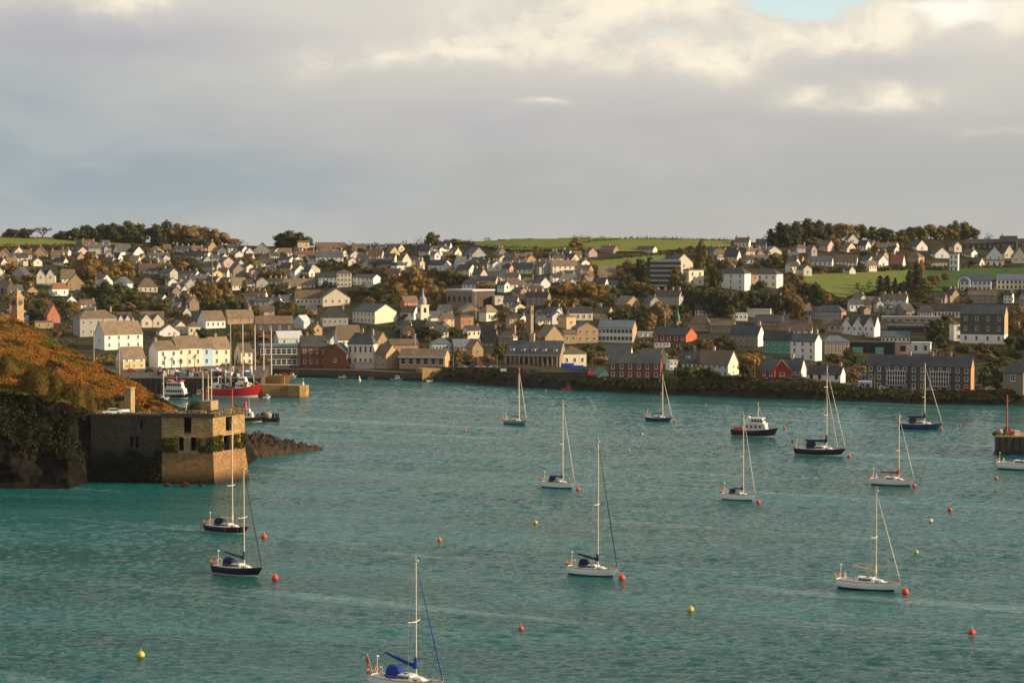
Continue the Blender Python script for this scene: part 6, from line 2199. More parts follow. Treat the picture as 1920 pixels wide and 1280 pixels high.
yacht(1637, 1711, 909, 1684, 778, 'white yacht with red sail cover and red-brown rail', cover='red', jib='white', hood=None, spread=(.50,), boomlen=.42)
yacht(1493, 1583, 853, 1549, 688, 'large navy ketch-like yacht with red ensign and two pale stays', hullc='navy', cover='navy', hood='navy', jib='white', inner=True, flag='red', spread=(.46, .78), boomlen=.42, hoodw=False, yaw=-24)
yacht(1688, 1764, 804, 1733, 683, 'royal blue yacht in front of the long dark stone terrace', hullc='blue', cover='navy', hood='dark', jib='white', spread=(.5,), boomlen=.42, hoodw=False, yaw=-22)
yacht(1212, 1260, 789, 1242, 703, 'small blue yacht with dark sail cover near the far shore', hullc='blue', cover='teal', hood=None, jib='white', spread=(.60,), boomlen=.4, yaw=-24)
yacht(946, 988, 795, 973, 692, 'small pale blue yacht with red-topped mast near the far shore', hullc='lightblue', cover='dark', hood=None, jib='white', spread=(.5,), boomlen=.34, yaw=-34, masttop='red')
yacht(1876, 1960, 880, 1934, 752, 'white yacht cut by the right edge below the dark pier head', cover='blue', hood=None, jib='white', spread=(.5,), boomlen=.42)

# motor vessel --------------------------------------------------------------------------
p = Wt(1416, 818)
s = sc(p.y)
L = 82 / s / math.cos(R(24))
t = thing('motor_vessel', 'navy-hulled motor vessel with cream wheelhouse and a short mast', 'motor boat', p, R(-24))
half, zs, rim = hull(t, L, 2.6, 2.1, HULL['navy'], rake=1.6, sheer=.55, stern=.85, deckm=M['teak'])
g = MB()
bx_taper(g, -3.2, 4.3, 1.9, 1.6, 1.9, 4.3, top=.95, fr=.6)
bx_taper(g, -1.0, 3.4, 1.7, 1.4, 4.3, 6.1, top=.9, fr=.8)
g.box(-3.6, 3.9, -2.0, 2.0, 4.3, 4.5)
g.box(-1.3, 3.0, -1.8, 1.8, 6.1, 6.3)
wh = g.build('wheelhouse', M['gel'], t)
g = MB()
for s_ in (-1, 1):
    for i in range(4):
        g.box(-.8 + i * 1.0, -.1 + i * 1.0, s_ * 1.62 - .06, s_ * 1.62 + .06, 5.0, 5.7)
    for i in range(4):
        g.box(-2.7 + i * 1.5, -2.0 + i * 1.5, s_ * 1.86 - .06, s_ * 1.86 + .06, 3.1, 3.8)
g.box(2.72, 2.95, -1.1, 1.1, 5.0, 5.7)
g.build('wheelhouse_window', M['glass'], wh)
g = MB()
g.tube((1.0, 0, 6.2), (1.0, 0, 11.5), .18, .08, 6)
g.tube((1.0, -1.0, 9.0), (1.0, 1.0, 9.0), .06, n=5)
g.tube((1.0, 0, 10.2), (2.6, 0, 6.4), .05, n=5)
g.build('mast', M['spar'], t)
g = MB()
g.tube((-2.2, 0, 4.4), (-2.2, 0, 6.6), .75, .6, 10)
g.ball((-2.6, .9, 6.2), .6)
g.box(-3.4, -2.8, -.8, .8, 4.5, 5.6)
g.build('funnel', M['gel'], t)
g = MB()
for i in range(0, len(rim), 2):
    x, w, z = rim[i]
    for s_ in (-1, 1):
        g.tube((x, s_ * w * .95, z), (x, s_ * w * .95, z + .9), .04, n=4)
for i in range(0, len(rim) - 2, 2):
    for s_ in (-1, 1):
        a, b_ = rim[i], rim[i + 2]
        g.tube((a[0], s_ * a[1] * .95, a[2] + .9), (b_[0], s_ * b_[1] * .95, b_[2] + .9), .04, n=4)
g.build('guard_rail', M['chim'], t)
g = MB()
g.box(-L / 2 + .8, -L / 2 + 3.0, -1.5, 1.5, 2.1, 3.1)
g.build('stern_gear', M['orange'], t)

# red trawler ---------------------------------------------------------------------------
p = Wt(440, 744)
s = sc(p.y)
L = 104 / s / math.cos(R(14))
t = thing('fishing_trawler', 'big red-hulled fishing trawler moored against the quay left of the golden pier', 'trawler', p, R(-12))
half, zs, rim = hull(t, L, 3.6, 3.5, HULL['red'], rake=1.8, sheer=.65, stern=.8, deckm=M['teak'])
g = MB()
bx_taper(g, 1.0, 6.5, 2.4, 2.0, 3.0, 6.2, fr=.5)
bx_taper(g, 2.0, 5.4, 2.0, 1.7, 6.2, 8.4, fr=.6)
wh = g.build('wheelhouse', M['gel'], t)
g = MB()
g.box(-9.5, -5.5, -2.2, 2.2, 3.2, 5.4)
g.build('aft_house', M['gel'], t)
g = MB()
for s_ in (-1, 1):
    for i in range(4):
        g.box(2.3 + i * .8, 2.85 + i * .8, s_ * 1.92 - .06, s_ * 1.92 + .06, 7.1, 7.9)
    for i in range(5):
        g.box(1.4 + i * .95, 1.9 + i * .95, s_ * 2.32 - .06, s_ * 2.32 + .06, 4.6, 5.3)
g.build('wheelhouse_window', M['glass'], wh)
g = MB()
for x, h in ((-4.0, 12), (8.4, 9.5), (-10, 8)):
    g.tube((x, 0, 3), (x, 0, h), .2, .12, 6)
    g.tube((x, 0, h * .75), (x + 3.5, 0, h * .55), .09, n=5)
for y in (-1.8, 1.8):
    g.tube((-6.5, y, 3), (-6.5, y, 8.5), .18, n=6)
g.tube((-6.5, -1.8, 8.5), (-6.5, 1.8, 8.5), .18, n=6)
g.build('gantry', M['frame'], t)
rnd = random.Random(5)
g, g2 = MB(), MB()
for i in range(46):
    x, y, z = rnd.uniform(-10.5, 9), rnd.uniform(-2.6, 2.2), rnd.uniform(3.2, 5.2)
    a = rnd.uniform(.25, .7)
    (g if rnd.random() < .6 else g2).box(x - a, x + a, y - a, y + a, z, z + rnd.uniform(.3, 1.1))
g.build('deck_gear', M['frame'], t)
g2.build('net_drum', M['net'], t)
g = MB()
g.box(5.0, 6.6, -2.8, -2.3, 5.6, 6.6)
g.build('life_raft', M['orange'], t)

# white passenger boat ------------------------------------------------------------------
p = Wt(340, 742)
p = Vector((p.x, 884, 0))
s = sc(p.y)
t = thing('passenger_boat', 'white two-deck passenger boat with red top rail moored left of the red trawler', 'passenger boat', p, R(-16))
L = 52 / s / .95
half, zs, rim = hull(t, L, 2.3, 1.6, HULL['black'], rake=1.0, sheer=.3, stern=.85)
g = MB()
bx_taper(g, -4.6, 4.2, 1.9, 1.6, 1.5, 4.2, top=.97, fr=.5)
bx_taper(g, -4.0, 3.0, 1.8, 1.5, 4.2, 6.8, top=.97, fr=.7)
wh = g.build('saloon', M['gel'], t)
for z in (2.6, 5.2):
    for s_ in (-1, 1):
        g = MB()
        for i in range(7):
            g.box(-4.0 + i * 1.05, -3.3 + i * 1.05, s_ * 1.93 - .08, s_ * 1.93 + .08, z, z + .9)
        g.build('window_row', CL['navy'], wh)
g = MB()
g.box(-4.4, -1.8, -1.9, 1.9, 6.85, 7.5)
g.box(.8, 2.8, -1.8, 1.8, 6.85, 7.5)
g.build('awning', PAINT['red'], t)
g = MB()
g.tube((0, 0, 6.8), (0, 0, 9.4), .08, n=5)
g.build('mast', M['spar'], t)

# wooden schooner with bare masts --------------------------------------------------------
p = P(486, 700, 950)
p = Vector((p.x + 5, 950, 0))
s = sc(950)
t = thing('wooden_schooner', 'tan wooden schooner hull with three bare masts behind the golden pier', 'schooner', p, R(-20))
half, zs, rim = hull(t, 21, 2.8, 4.4, HULL['wood'], rake=2.2, sheer=.35, stern=.75, deckm=M['teak'])
for px, top in ((473, 588), (490, 601), (505, 593)):
    x = (px - 486) / s / .94 - 5 / .94 + 1.0
    g = MB()
    h = (703 - top) / s
    g.tube((x, 0, 4), (x, 0, h), .33, .24, 8)
    g.tube((x, 0, h), (x, 0, h + 1.2), .1, n=5)
    g.build('mast', M['spar'], t)
g = MB()
g.tube((9.5, 0, 6.0), (14.0, 0, 7.6), .2, .1, 6)
g.build('bowsprit', PAINT['red'], t)
g, g2 = MB(), MB()
for i in range(30):
    x, y = rnd.uniform(-9, 7.5), rnd.uniform(-1.6, 1.6)
    a = rnd.uniform(.2, .6)
    (g if i % 2 else g2).box(x - a, x + a, y - a, y + a, 4.3, 4.8 + rnd.uniform(.2, 1.2))
g.build('deck_gear', M['chim'], t)
g2.build('deck_house', M['teak'], t)

MG = 'moored yachts seen mainly as masts by the left quay'
for px, top, D, lb in ((433, 607, 893, 'leftmost tall bare mast with its yacht hidden behind the red trawler'), (456, 606, 892, 'second tall bare mast from the left above the red trawler')):
    yacht(px - 26, px + 12, 745, px, top, lb, D=D, cover='tan', jib=None, spread=(.6,), yaw=-12, group=MG, lifebuoy=False)
for px, top, D, lb in ((381, 702, 800, 'thin leaning mast of a yacht hidden by the headland, left of three'), (391, 707, 795, 'short thin mast between two others beyond the headland'), (397, 693, 790, 'tallest thin mast of the three rising beyond the end of the headland'), (307, 695, 870, 'thin pale mast standing before the passenger boat, crossing the bracken edge')):
    yacht(px - 24, px + 12, 783 if D < 850 else 748, px, top, lb, D=D, cover=None, jib=None, spread=(.6,), yaw=-14, group=MG, lifebuoy=False)


# work pontoon with tug -----------------------------------------------------------------
p = Wt(478, 789)
s = sc(p.y)
t = thing('work_pontoon', 'dark work pontoon with piles and dark end fenders beyond the fort', 'pontoon', p, R(-6))
g = MB()
g.box(-10.5, 8.2, -1.0, 5.0, -.6, 1.0)
g.build('pontoon_deck', M['void'], t)
for x in (6.9, 7.9, 8.7):
    g = MB()
    g.tube((x, -.6, -1), (x, -.6, 3.0), .32, n=8)
    g.build('pile', M['void'], t)
g = MB()
g.tube((-8.6, 1, 1), (-8.6, 1, 11.6), .28, .2, 7)
g.build('red_pole', M['buoyred'], t)
t = thing('harbour_tug', 'small white workboat with red funnel beside the dark pontoon beyond the fort', 'workboat', (p.x - 2.5, p.y - 3.2, 0), R(-8))
half, zs, rim = hull(t, 12.5, 1.8, 1.5, HULL['black'], rake=.8, sheer=.5, stern=.85, deckm=M['teak'])
g = MB()
bx_taper(g, -2.8, 2.4, 1.3, 1.1, 1.3, 3.6, fr=.4)
g.box(-1.6, 1.2, -1.0, 1.0, 3.6, 4.6)
wh = g.build('wheelhouse', M['gel'], t)
g = MB()
for s_ in (-1, 1):
    for i in range(3):
        g.box(-2.0 + i * 1.3, -1.3 + i * 1.3, s_ * 1.28 - .06, s_ * 1.28 + .06, 2.3, 3.1)
g.build('wheelhouse_window', M['glass'], wh)
g = MB()
g.tube((-.6, 0, 4.6), (-.6, 0, 7.2), .75, .5, 10)
g.build('funnel', PAINT['red'], t)
g = MB()
g.tube((.8, 0, 4.6), (.8, 0, 8.4), .08, n=5)
g.tube((-2.4, 0, 3.6), (-2.4, 0, 6.6), .08, n=5)
g.build('mast', M['spar'], t)
PG = 'fishing gear heaped on the work pontoon'
for x, y, r_, m_, lb in ((1.2, .5, 1.0, 'net', 'dark brown net heap on the pontoon, next to the workboat bow'), (3.0, 1.5, 1.2, 'net', 'tallest dark net heap in the middle of the pontoon'), (4.6, 1.0, 1.3, 'chim', 'round pale tan float on the pontoon left of the dark end piles'), (5.9, 2.5, .8, 'net', 'small net heap beside the dark end piles of the pontoon')):
    g = MB()
    g.ball((0, 0, r_ * .7), r_ * 1.1, r_, r_, 12, 8)
    g.v = [tuple(Vector(v_) * (1 + .25 * noise.noise(Vector(v_) * 1.3))) for v_ in g.v]
    q = Vector((x, y, 1.0))
    q.rotate(Matrix.Rotation(R(-6), 3, 'Z'))
    tag(g.build('net_heap' if m_ == 'net' else 'float', M[m_], None, p + q), lb, 'nets' if m_ == 'net' else 'float', PG)


# small open boats ----------------------------------------------------------------------
def small_boat(px, py, Lpx, yaw, hc, label, cabin=None, ccol=None, group=None):
    p = Wt(px, py)
    s = sc(p.y)
    L = Lpx / s / max(.4, math.cos(R(yaw)))
    t = thing('small_boat', label, 'boat', p, R(yaw), group)
    half, zs, rim = hull(t, L, L * .17, .75, HULL[hc], rake=.6, sheer=.6, stern=.85)
    if cabin:
        g = MB()
        bx_taper(g, -L * .1, L * .22, L * .11, L * .09, .6, .6 + cabin, fr=.3)
        c = g.build('cabin', ccol or M['gel'], t)
        g = MB()
        for s_ in (-1, 1):
            g.box(-L * .04, L * .12, s_ * L * .108 - .05, s_ * L * .108 + .05, .6 + cabin * .55, .6 + cabin * .85)
        g.build('cabin_window', M['glass'], c)
    g = MB()
    for u in (-.3, -.15):
        g.box(L * u, L * u + .3, -L * .13, L * .13, .55, .68)
    g.build('thwart', M['teak'], t)
    return t


small_boat(744, 713, 25, -16, 'lightblue', 'small blue boat with white cabin off the slipway corner', 1.8)
small_boat(1064, 731, 24, 8, 'red', 'small red boat with red wheelhouse under the sea wall, right of centre', 2.4, PAINT['red'])
small_boat(620, 706, 20, 10, 'red', 'little red boat at the quay foot below the red brick hall')
small_boat(646, 708, 24, 6, 'white', 'white-topped low boat moored between the red and dark boats below the brick wing', .9)
small_boat(668, 709, 28, 4, 'navy', 'long dark open boat moored below the pale boathouse')
small_boat(697, 710, 16, 4, 'wood', 'small tan rowing boat right of the long dark open boat')
small_boat(806, 716, 14, 14, 'white', 'tiny white rowing boat below the sunlit slipway wall')

# mooring buoys -------------------------------------------------------------------------
BG = {'red': 'red mooring buoys', 'yel': 'yellow mooring buoys', 'pale': 'pale mooring buoys', 'orange': 'small orange marker buoys'}
for px, py, k, r_, lb in [
    (495, 1008, 'red', .60, 'red buoy between the two navy yachts at the left'), (516, 1086, 'red', .60, 'red buoy just ahead of the nearer navy yacht at the left'), (977, 1180, 'red', .42, 'lone red buoy in open water right of the nearest yacht'),
    (1166, 1086, 'red', .62, 'red buoy at the bow of the white yacht with navy cover'), (1697, 1112, 'red', .62, 'large red buoy at the bow of the white yacht with tan cover'), (1822, 1188, 'red', .55, 'lone red buoy near the lower right corner'),
    (1781, 957, 'red', .52, 'lone red buoy between the red-covered yacht and the right edge'), (1868, 898, 'red', .42, 'red buoy just left of the yacht cut by the right edge'), (1714, 912, 'red', .48, 'red buoy at the bow of the red-covered yacht'),
    (1422, 943, 'red', .52, 'red buoy at the bow of the white yacht before the motor vessel'), (1084, 919, 'red', .50, 'red buoy at the bow of the mid-harbour yacht with blue cover'), (1592, 857, 'red', .50, 'red buoy ahead of the large navy yacht with ensign'),
    (1471, 804, 'red', .50, 'red buoy right of the navy motor vessel'), (1265, 791, 'red', .46, 'red buoy ahead of the small blue yacht near the far shore'), (1765, 806, 'red', .50, 'red buoy ahead of the royal blue yacht'),
    (1800, 799, 'red', .36, 'small red buoy alone right of the royal blue yacht'), (264, 1231, 'yel', .60, 'yellow buoy in the lower left corner area'), (1295, 1145, 'yel', .56, 'yellow buoy in open water at lower centre right'), (1004, 981, 'yel', .46, 'yellow buoy left of the white yacht with navy cover'),
    (824, 1014, 'orange', .46, 'dull orange-yellow buoy above the nearest yacht mast'), (1718, 1037, 'yg', .46, 'yellow-green buoy above the large red one at the right'), (1745, 978, 'pale', .48, 'pale yellow buoy left below the lone red buoy at the right'), (872, 808, 'orange', .36, 'small orange buoy far off, lower of two left of the pale blue yacht'),
    (882, 762, 'orange', .34, 'tiny orange buoy far off, upper of two left of the pale blue yacht'), (1204, 815, 'pale', .42, 'pale pink buoy below the small blue yacht'), (1023, 733, 'orange', .34, 'tiny orange buoy close to the far sea wall'), (1180, 844, 'pale', .20, 'tiny pale float left below the small blue yacht'),
    (1323, 759, 'orange', .26, 'tiny orange buoy left above the navy motor vessel')]:
    p = Wt(px, py)
    m_ = {'red': M['buoyred'], 'yel': M['buoyyel'], 'pale': M['buoywhite'], 'orange': M['orange'], 'yg': M['yellowgreen']}[k]
    g = MB()
    r_ *= 1.06
    g.ball((0, 0, r_ * .55), r_, r_, r_ * .95, 16, 10)
    t = g.build('mooring_buoy', m_, None, p)
    tag(t, lb, 'buoy', BG.get('yel' if k == 'yg' else k))
    g = MB()
    g.tube((0, 0, r_ * 1.4), (0, 0, r_ * 1.4 + .25), .12, n=8)
    for i in range(8):
        a0, a1 = i * math.pi / 4, (i + 1) * math.pi / 4
        g.tube((0, .16 * math.cos(a0), r_ * 1.4 + .35 + .16 * math.sin(a0)), (0, .16 * math.cos(a1), r_ * 1.4 + .35 + .16 * math.sin(a1)), .04, n=4)
    g.build('ring', M['steel'], t)
p = Wt(674, 714)
g = MB()
g.tube((0, 0, -.3), (0, 0, .5), .8, .7, 10)
g.tube((0, 0, .5), (0, 0, 2.4), .5, .1, 10)
tag(g.build('cone_buoy', M['buoywhite'], None, p), 'pale cone-shaped buoy in front of the pale boathouse', 'buoy')
# mooring lines
for (xa, ya_, za), (xb_, yb_), lb in (((1684, 1095, 1.2), (1697, 1112), 'slack rope from the tan-covered yacht to its red buoy'), ((497, 1066, 1.1), (516, 1086), 'slack rope from the nearer navy yacht to its red buoy'), ((1158, 1068, 1.1), (1166, 1086), 'slack rope from the navy-covered white yacht to its red buoy')):
    b_ = Wt(xb_, yb_)
    a = P(xa, ya_, b_.y + 2)
    g = MB()
    g.tube(a, (b_.x, b_.y, .5), .05, n=5)
    tag(g.build('mooring_line', M['wire']), lb, 'rope')

FG = 'small fishing boats along the quay wall'
for px, py, Lpx, hc, cab, cc, lb in ((300, 741, 26, 'blue', 2.0, None, 'blue fishing boat with white cabin at the left end of the quay wall'), (372, 743, 24, 'wood', 2.2, None, 'varnished fishing boat with white cabin between passenger boat and red trawler'),
                                     (385, 747, 18, 'navy', 1.6, PAINT['red'], 'tiny navy boat with red cabin under the stern of the red trawler'), (318, 746, 18, 'red', 1.4, None, 'small red boat in front of the bow of the passenger boat'),
                                     (500, 747, 16, 'white', 1.3, None, 'small white boat at the foot of the golden pier'), (547, 707, 20, 'lightblue', 1.6, None, 'small light blue boat at the quay left of the red brick hall'), (590, 706, 16, 'white', 1.2, None, 'small white boat at the quay in front of the red brick hall')):
    small_boat(px, py, Lpx, -8, hc, lb, cab, cc, FG)

# life on the quay ----------------------------------------------------------------------
QG = 'cars parked along the left quay'
for px, c, yw_, lb in ((280, 'dark', 10, 'dark car parked at the shaded gable of the white terrace'), (246, 'red', 15, 'red car in front of the blue and white quay shop'), (345, 'white', 5, 'white car parked in front of the cream terrace house'), (386, 'blue', 4, 'dark blue car parked in front of the pale blue terrace house'), (416, 'silver', 8, 'silver car parked at the right end of the white terrace')):
    car(px, 697, None, R(yw_), c, lb, QG, z=QZ)
CG = 'crates and drums stacked on the quay edge'
rnd = random.Random(8)
adj = ['blue', 'red', 'white', 'tan', 'green']
CM = {'blue': paint('blue_crate', (.05, .12, .3)), 'red': paint('red_crate', (.4, .06, .04)), 'white': M['frame'], 'tan': M['chim'], 'green': M['net']}
spots = ['left of the passenger boat', 'above the passenger boat bow', 'between passenger boat and red trawler', 'above the red trawler stern', 'above the red trawler wheelhouse', 'at the right end of the quay']
n_ = 0
for si, sp_ in enumerate(spots):
    for c in adj:
        for sh in ('crate', 'drum', 'pallet_stack'):
            px = 312 + si * 29 + rnd.uniform(-14, 14)
            q = Wt(px, rnd.uniform(696, 706), QZ)
            a = rnd.uniform(.6, 1.4)
            g = MB()
            if sh == 'crate':
                g.box(-a, a, -a * .7, a * .7, 0, a * 1.1)
                g.box(-a * 1.05, a * 1.05, -a * .75, a * .75, a * 1.1, a * 1.25)
            elif sh == 'pallet_stack':
                for k_ in range(6):
                    g.box(-a * 1.2, a * 1.2, -a, a, k_ * .3, k_ * .3 + .16)
                g.box(-a, a, -a * .8, a * .8, 0, 1.8)
            else:
                g.tube((0, 0, 0), (0, 0, a * 1.9), a * .55, n=10)
                g.tube((0, 0, a * .9), (0, 0, a * 1.0), a * .6, n=10)
            tag(g.build(sh, CM[c], None, q, rnd.uniform(0, 3)), c + ' ' + sh.replace('_', ' ') + ' standing on the quay edge ' + sp_, sh, CG)
rndc = random.Random(14)
for px, c, lb in ((868, 'white', 'white car on the sea front left of the orange-sailed boat'), (884, 'blue', 'blue car on the sea front beside the orange-sailed boat'), (925, 'silver', 'silver car left of the dormered sea-wall building'), (1168, 'dark', 'dark car in front of the brick warehouse, left part'), (1222, 'silver', 'silver car in front of the brick warehouse, right part'),
                  (1396, 'white', 'white car on the shore between the cream gable and the red cottage'), (1408, 'red', 'red car among shrubs left of the red cottage'), (1600, 'blue', 'blue car just left of the white and blue kiosk'), (1655, 'white', 'white car before the left end of the long dark terrace'), (1700, 'dark', 'dark car before the middle of the long dark terrace'), (1745, 'silver', 'silver car before the long dark terrace, right of its middle'), (1812, 'red', 'red car at the right end of the long dark terrace'), (1858, 'white', 'white car under the trees right of the long dark terrace')):
    q = terr(px, interp(YB, px) - 1.2)
    t = car(px, 0, q.y, R(rndc.uniform(-12, 12)), c, lb, 'cars parked along the right-hand shore')
    t.location = q + Vector((0, 1.5, .1))
for px, lb in ((850, 'lamp post by the sunlit slipway wall'), (932, 'lamp post left of the dormered sea-wall building'), (1110, 'lamp post left of the pale green shed'), (1268, 'lamp post left of the blue-white waterfront row'), (1415, 'lamp post left of the red cottage on the shore'), (1512, 'lamp post between red gable and low white cottage'), (1640, 'lamp post at the left end of the long dark terrace'), (1840, 'lamp post at the right end of the long dark terrace')):
    q = terr(px, interp(YB, px) - .5)
    t = thing('lamp_post', lb, 'lamp post', q, 0, 'lamp posts along the right-hand shore')
    g = MB()
    g.tube((0, 0, -.5), (0, 0, 7), .12, .08, 6)
    g.tube((0, 0, 7), (1.0, 0, 7.3), .06, n=5)
    g.build('pole', M['chim'], t)
    g = MB()
    g.box(.9, 1.5, -.14, .14, 7.2, 7.36)
    g.build('lamp_head', M['dframe'], t)
# lamp posts
LG = 'slim lamp posts along the left quay'
for px, py, h, lb in ((296, 697, 9, 'lamp post before the shaded end of the white terrace'), (352, 698, 8, 'lamp post before the tallest cream terrace house'), (440, 694, 8, 'lamp post between the terrace and the gabled shop')):
    q = Wt(px, py, QZ)
    t = thing('lamp_post', lb, 'lamp post', q, 0, LG)
    g = MB()
    g.tube((0, 0, 0), (0, 0, h), .13, .09, 6)
    g.tube((0, 0, h), (1.2, 0, h + .4), .07, n=5)
    g.build('pole', M['chim'], t)
    g = MB()
    g.box(1.0, 1.7, -.15, .15, h + .28, h + .45)
    g.build('lamp_head', M['dframe'], t)
for px, y0, y1, D, lb in ((176, 618, 660, 880, 'slim pale flagpole before the grey gable of the long white house'), (224, 640, 690, 870, 'thin pole rising from the bracken edge left of the quay shop'), (1247, 595, 620, 1180, 'pale pole rising above the roof of the long red house'), (779, 628, 660, 1030, 'slim pole at the right end of the long tan stone building'), (398, 482, 514, 1500, 'tall pale pole high on the slope left of centre'), (777, 443, 456, 1790, 'dark pole on the skyline left of the bare trees'), (892, 547, 577, 1180, 'slim pale pole in front of the dark modern block')):
    q = P(px, y1, D)
    t = thing('pole', lb, 'pole', q)
    g = MB()
    g.tube((0, 0, -6), (0, 0, (y1 - y0) / sc(D)), .25, .18, 6)
    g.build('shaft', M['chim'], t)
    g = MB()
    g.ball((0, 0, (y1 - y0) / sc(D) + .2), .35)
    g.build('finial', M['frame'], t)
# sign board, sea wall details, tarps, kiosk
t = thing('kiosk', 'small white and blue kiosk left of the long dark stone terrace', 'kiosk', terr(1622, 729), R(-10))
s = sc(t.location.y)
g = MB()
g.box(-2.5, 2.5, -1.5, 1.5, -2, 2.9)
g.build('wall', M['frame'], t)
g = MB()
g.box(-2.8, 2.8, -1.9, 1.8, 2.9, 3.3)
g.build('roof', M['frame'], t)
g = MB()
g.box(-2.0, -.2, -1.6, -1.5, .9, 2.3)
g.box(.3, 1.9, -1.6, -1.5, .9, 2.3)
g.build('window', CL['blue'], t)
g = MB()
g.box(-2.62, -2.5, -1.4, 1.4, .3, 2.6)
g.build('side_panel', PAINT['red'], t)
t = thing('covered_boat', 'boat under a blue tarpaulin standing above the white kiosk', 'boat', terr(1626, 712), R(-5))
g = MB()
g.prism([(-1.4, 0), (1.4, 0), (1.0, 1.6), (0, 2.3), (-1.0, 1.6)], -2.4, 2.4)
g.build('tarpaulin', CL['blue'], t)
g = MB()
g.box(-2, 2, -.8, .8, -1, 0)
g.build('hull', M['frame'], t)
bl = [(1064, 690, 'blue', 'left one of the blue-covered boats ashore under the cream hipped block'), (1082, 694, 'blue', 'larger blue-covered boat ashore beneath the cream hipped block'), (1100, 706, 'red', 'red-covered dinghy ashore left of the pale green shed'), (1094, 699, 'teal', 'teal-covered boat ashore behind the red dinghy')]
for px, py, c, lb in bl:
    t = thing('covered_boat', lb, 'boat', terr(px, py), R(rnd.uniform(-20, 10)), 'covered boats ashore by the shed')
    g = MB()
    g.prism([(-1.5, 0.2), (1.5, 0.2), (1.1, 1.7), (0, 2.4), (-1.1, 1.7)], -3, 3)
    g.build('tarpaulin', CL[c], t)
    g = MB()
    g.box(-2.6, 2.6, -.9, .9, -1.5, .2)
    g.build('hull', M['frame'], t)
t = thing('orange_dinghy_sail', 'small boat with tan-orange sail on the sea wall left of the dormered building', 'boat', terr(900, 690), R(-10))
g = MB()
g.add([(-.9, 0, 1.5), (2.0, 0, 1.0), (-1.0, 0, 5.2), (-.9, .12, 1.5), (2.0, .12, 1.0), (-1.0, .12, 5.2)], [(0, 1, 2), (5, 4, 3), (0, 3, 4, 1), (1, 4, 5, 2), (2, 5, 3, 0)])
g.build('sail', M['orange'], t)
g = MB()
g.tube((-1, 0, 0), (-1, 0, 5.4), .1, n=5)
g.build('mast', M['spar'], t)
g = MB()
bx_taper(g, -2, 2.4, .8, .4, 0, .9, top=1.15, fr=-.3, ar=-.1)
g.build('hull', M['frame'], t)
t = thing('notice_board', 'small white notice board on the sea wall left of the white boxy hut', 'sign', P(944, 696, Wt(944, 723).y + 2.0))
g = MB()
g.box(-1.4, 1.4, -.1, .1, 0, 1.3)
g.build('board', M['frame'], t)
g = MB()
g.box(-1.2, -1.0, .1, .25, -2, 1.2)
g.box(1.0, 1.2, .1, .25, -2, 1.2)
g.build('post', M['dframe'], t)
# stone retaining walls in the far bank
for px0, px1, yt_, lb in ((1630, 1838, 737, 'stone retaining wall under the long dark stone terrace'), (946, 1102, 697, 'stone retaining wall under the dormered sea-wall building'), (1180, 1262, 715, 'stone retaining wall below the brick warehouse'), (1425, 1515, 714, 'stone retaining wall under the red gabled cottage')):
    t = thing('retaining_wall', lb, 'wall')
    g = MB()
    prev = None
    n_ = 10
    for i in range(n_ + 1):
        px = lerp(px0, px1, i / n_)
        D0 = dshore(px)
        q = P(px, yt_, D0 + 3.2)
        q = Vector((q.x, q.y + rnd.uniform(-.3, .3), q.z + rnd.uniform(-.3, .1)))
        if prev is not None:
            bk = Vector((0, 6, 0))
            dn = lambda v_: Vector((v_.x, v_.y, -2))
            b8 = [dn(prev), dn(q), dn(q) + bk, dn(prev) + bk, prev, q, q + bk, prev + bk]
            g.add(b8, [(0, 1, 5, 4), (4, 5, 6, 7), (0, 4, 7, 3), (1, 2, 6, 5)])
        prev = q
    g.build('wall', M['quay'] if px0 != 946 else M['coping'], t)
# wall along the top of the far sea bank
g = MB()
M['seawall'] = mat('sea_wall_stone', (.075, .066, .052), .95, .8, .6, (.03, .028, .024), .8, 1.5)
prev = None
px = 800
t = thing('sea_wall', 'long low dark stone wall along the top of the far shore bank', 'wall')
while px <= 2000:
    p = terr(px, interp(YB, px) + .01)
    q = Vector((p.x, p.y, p.z))
    if prev is not None:
        d = (q - prev)
        n = Vector((d.y, -d.x, 0)).normalized() * .35
        g.add([prev - n, q - n, q + n, prev + n], [(0, 1, 2, 3)])
        up = Vector((0, 0, 1.1))
        dn = Vector((0, 0, -1.5))
        b0 = [prev + n + dn, q + n + dn, q - n + dn, prev - n + dn]
        t0 = [prev + n + up, q + n + up, q - n + up, prev - n + up]
        g.add(b0 + t0, [(0, 1, 5, 4), (1, 2, 6, 5), (2, 3, 7, 6), (3, 0, 4, 7), (4, 5, 6, 7)])
    prev = q
    px += 12
g.build('wall', M['seawall'], t)
# ------------------------------------------------------------------ trees
M['bark'] = mat('tree_bark', (.075, .055, .038), .95, .6, 2.0)
LM = {'dark': leafmat('evergreen_leaves', [(.052, .062, .020), (.034, .042, .016), (.10, .09, .028)], .25, objrand=.25),
      'olive': leafmat('olive_green_leaves', [(.090, .092, .022), (.055, .060, .018), (.16, .115, .025)], .25, objrand=.25),
      'rust': leafmat('autumn_rust_leaves', [(.22, .115, .034), (.15, .085, .030), (.14, .12, .034)], .25, objrand=.25),
      'brown': leafmat('autumn_brown_leaves', [(.20, .12, .048), (.13, .085, .036), (.095, .085, .034)], .25, objrand=.25),
      'bare': leafmat('bare_twigs', [(.13, .10, .075), (.10, .08, .06), (.16, .12, .085)], .25),
      'fir': leafmat('fir_needles', [(.020, .030, .012), (.014, .020, .010), (.035, .035, .014)], .25, objrand=.2),
      'scrub': leafmat('olive_scrub_twigs', [(.115, .072, .014), (.075, .055, .013), (.15, .085, .014)], .4)}
for k in LM:
    pass


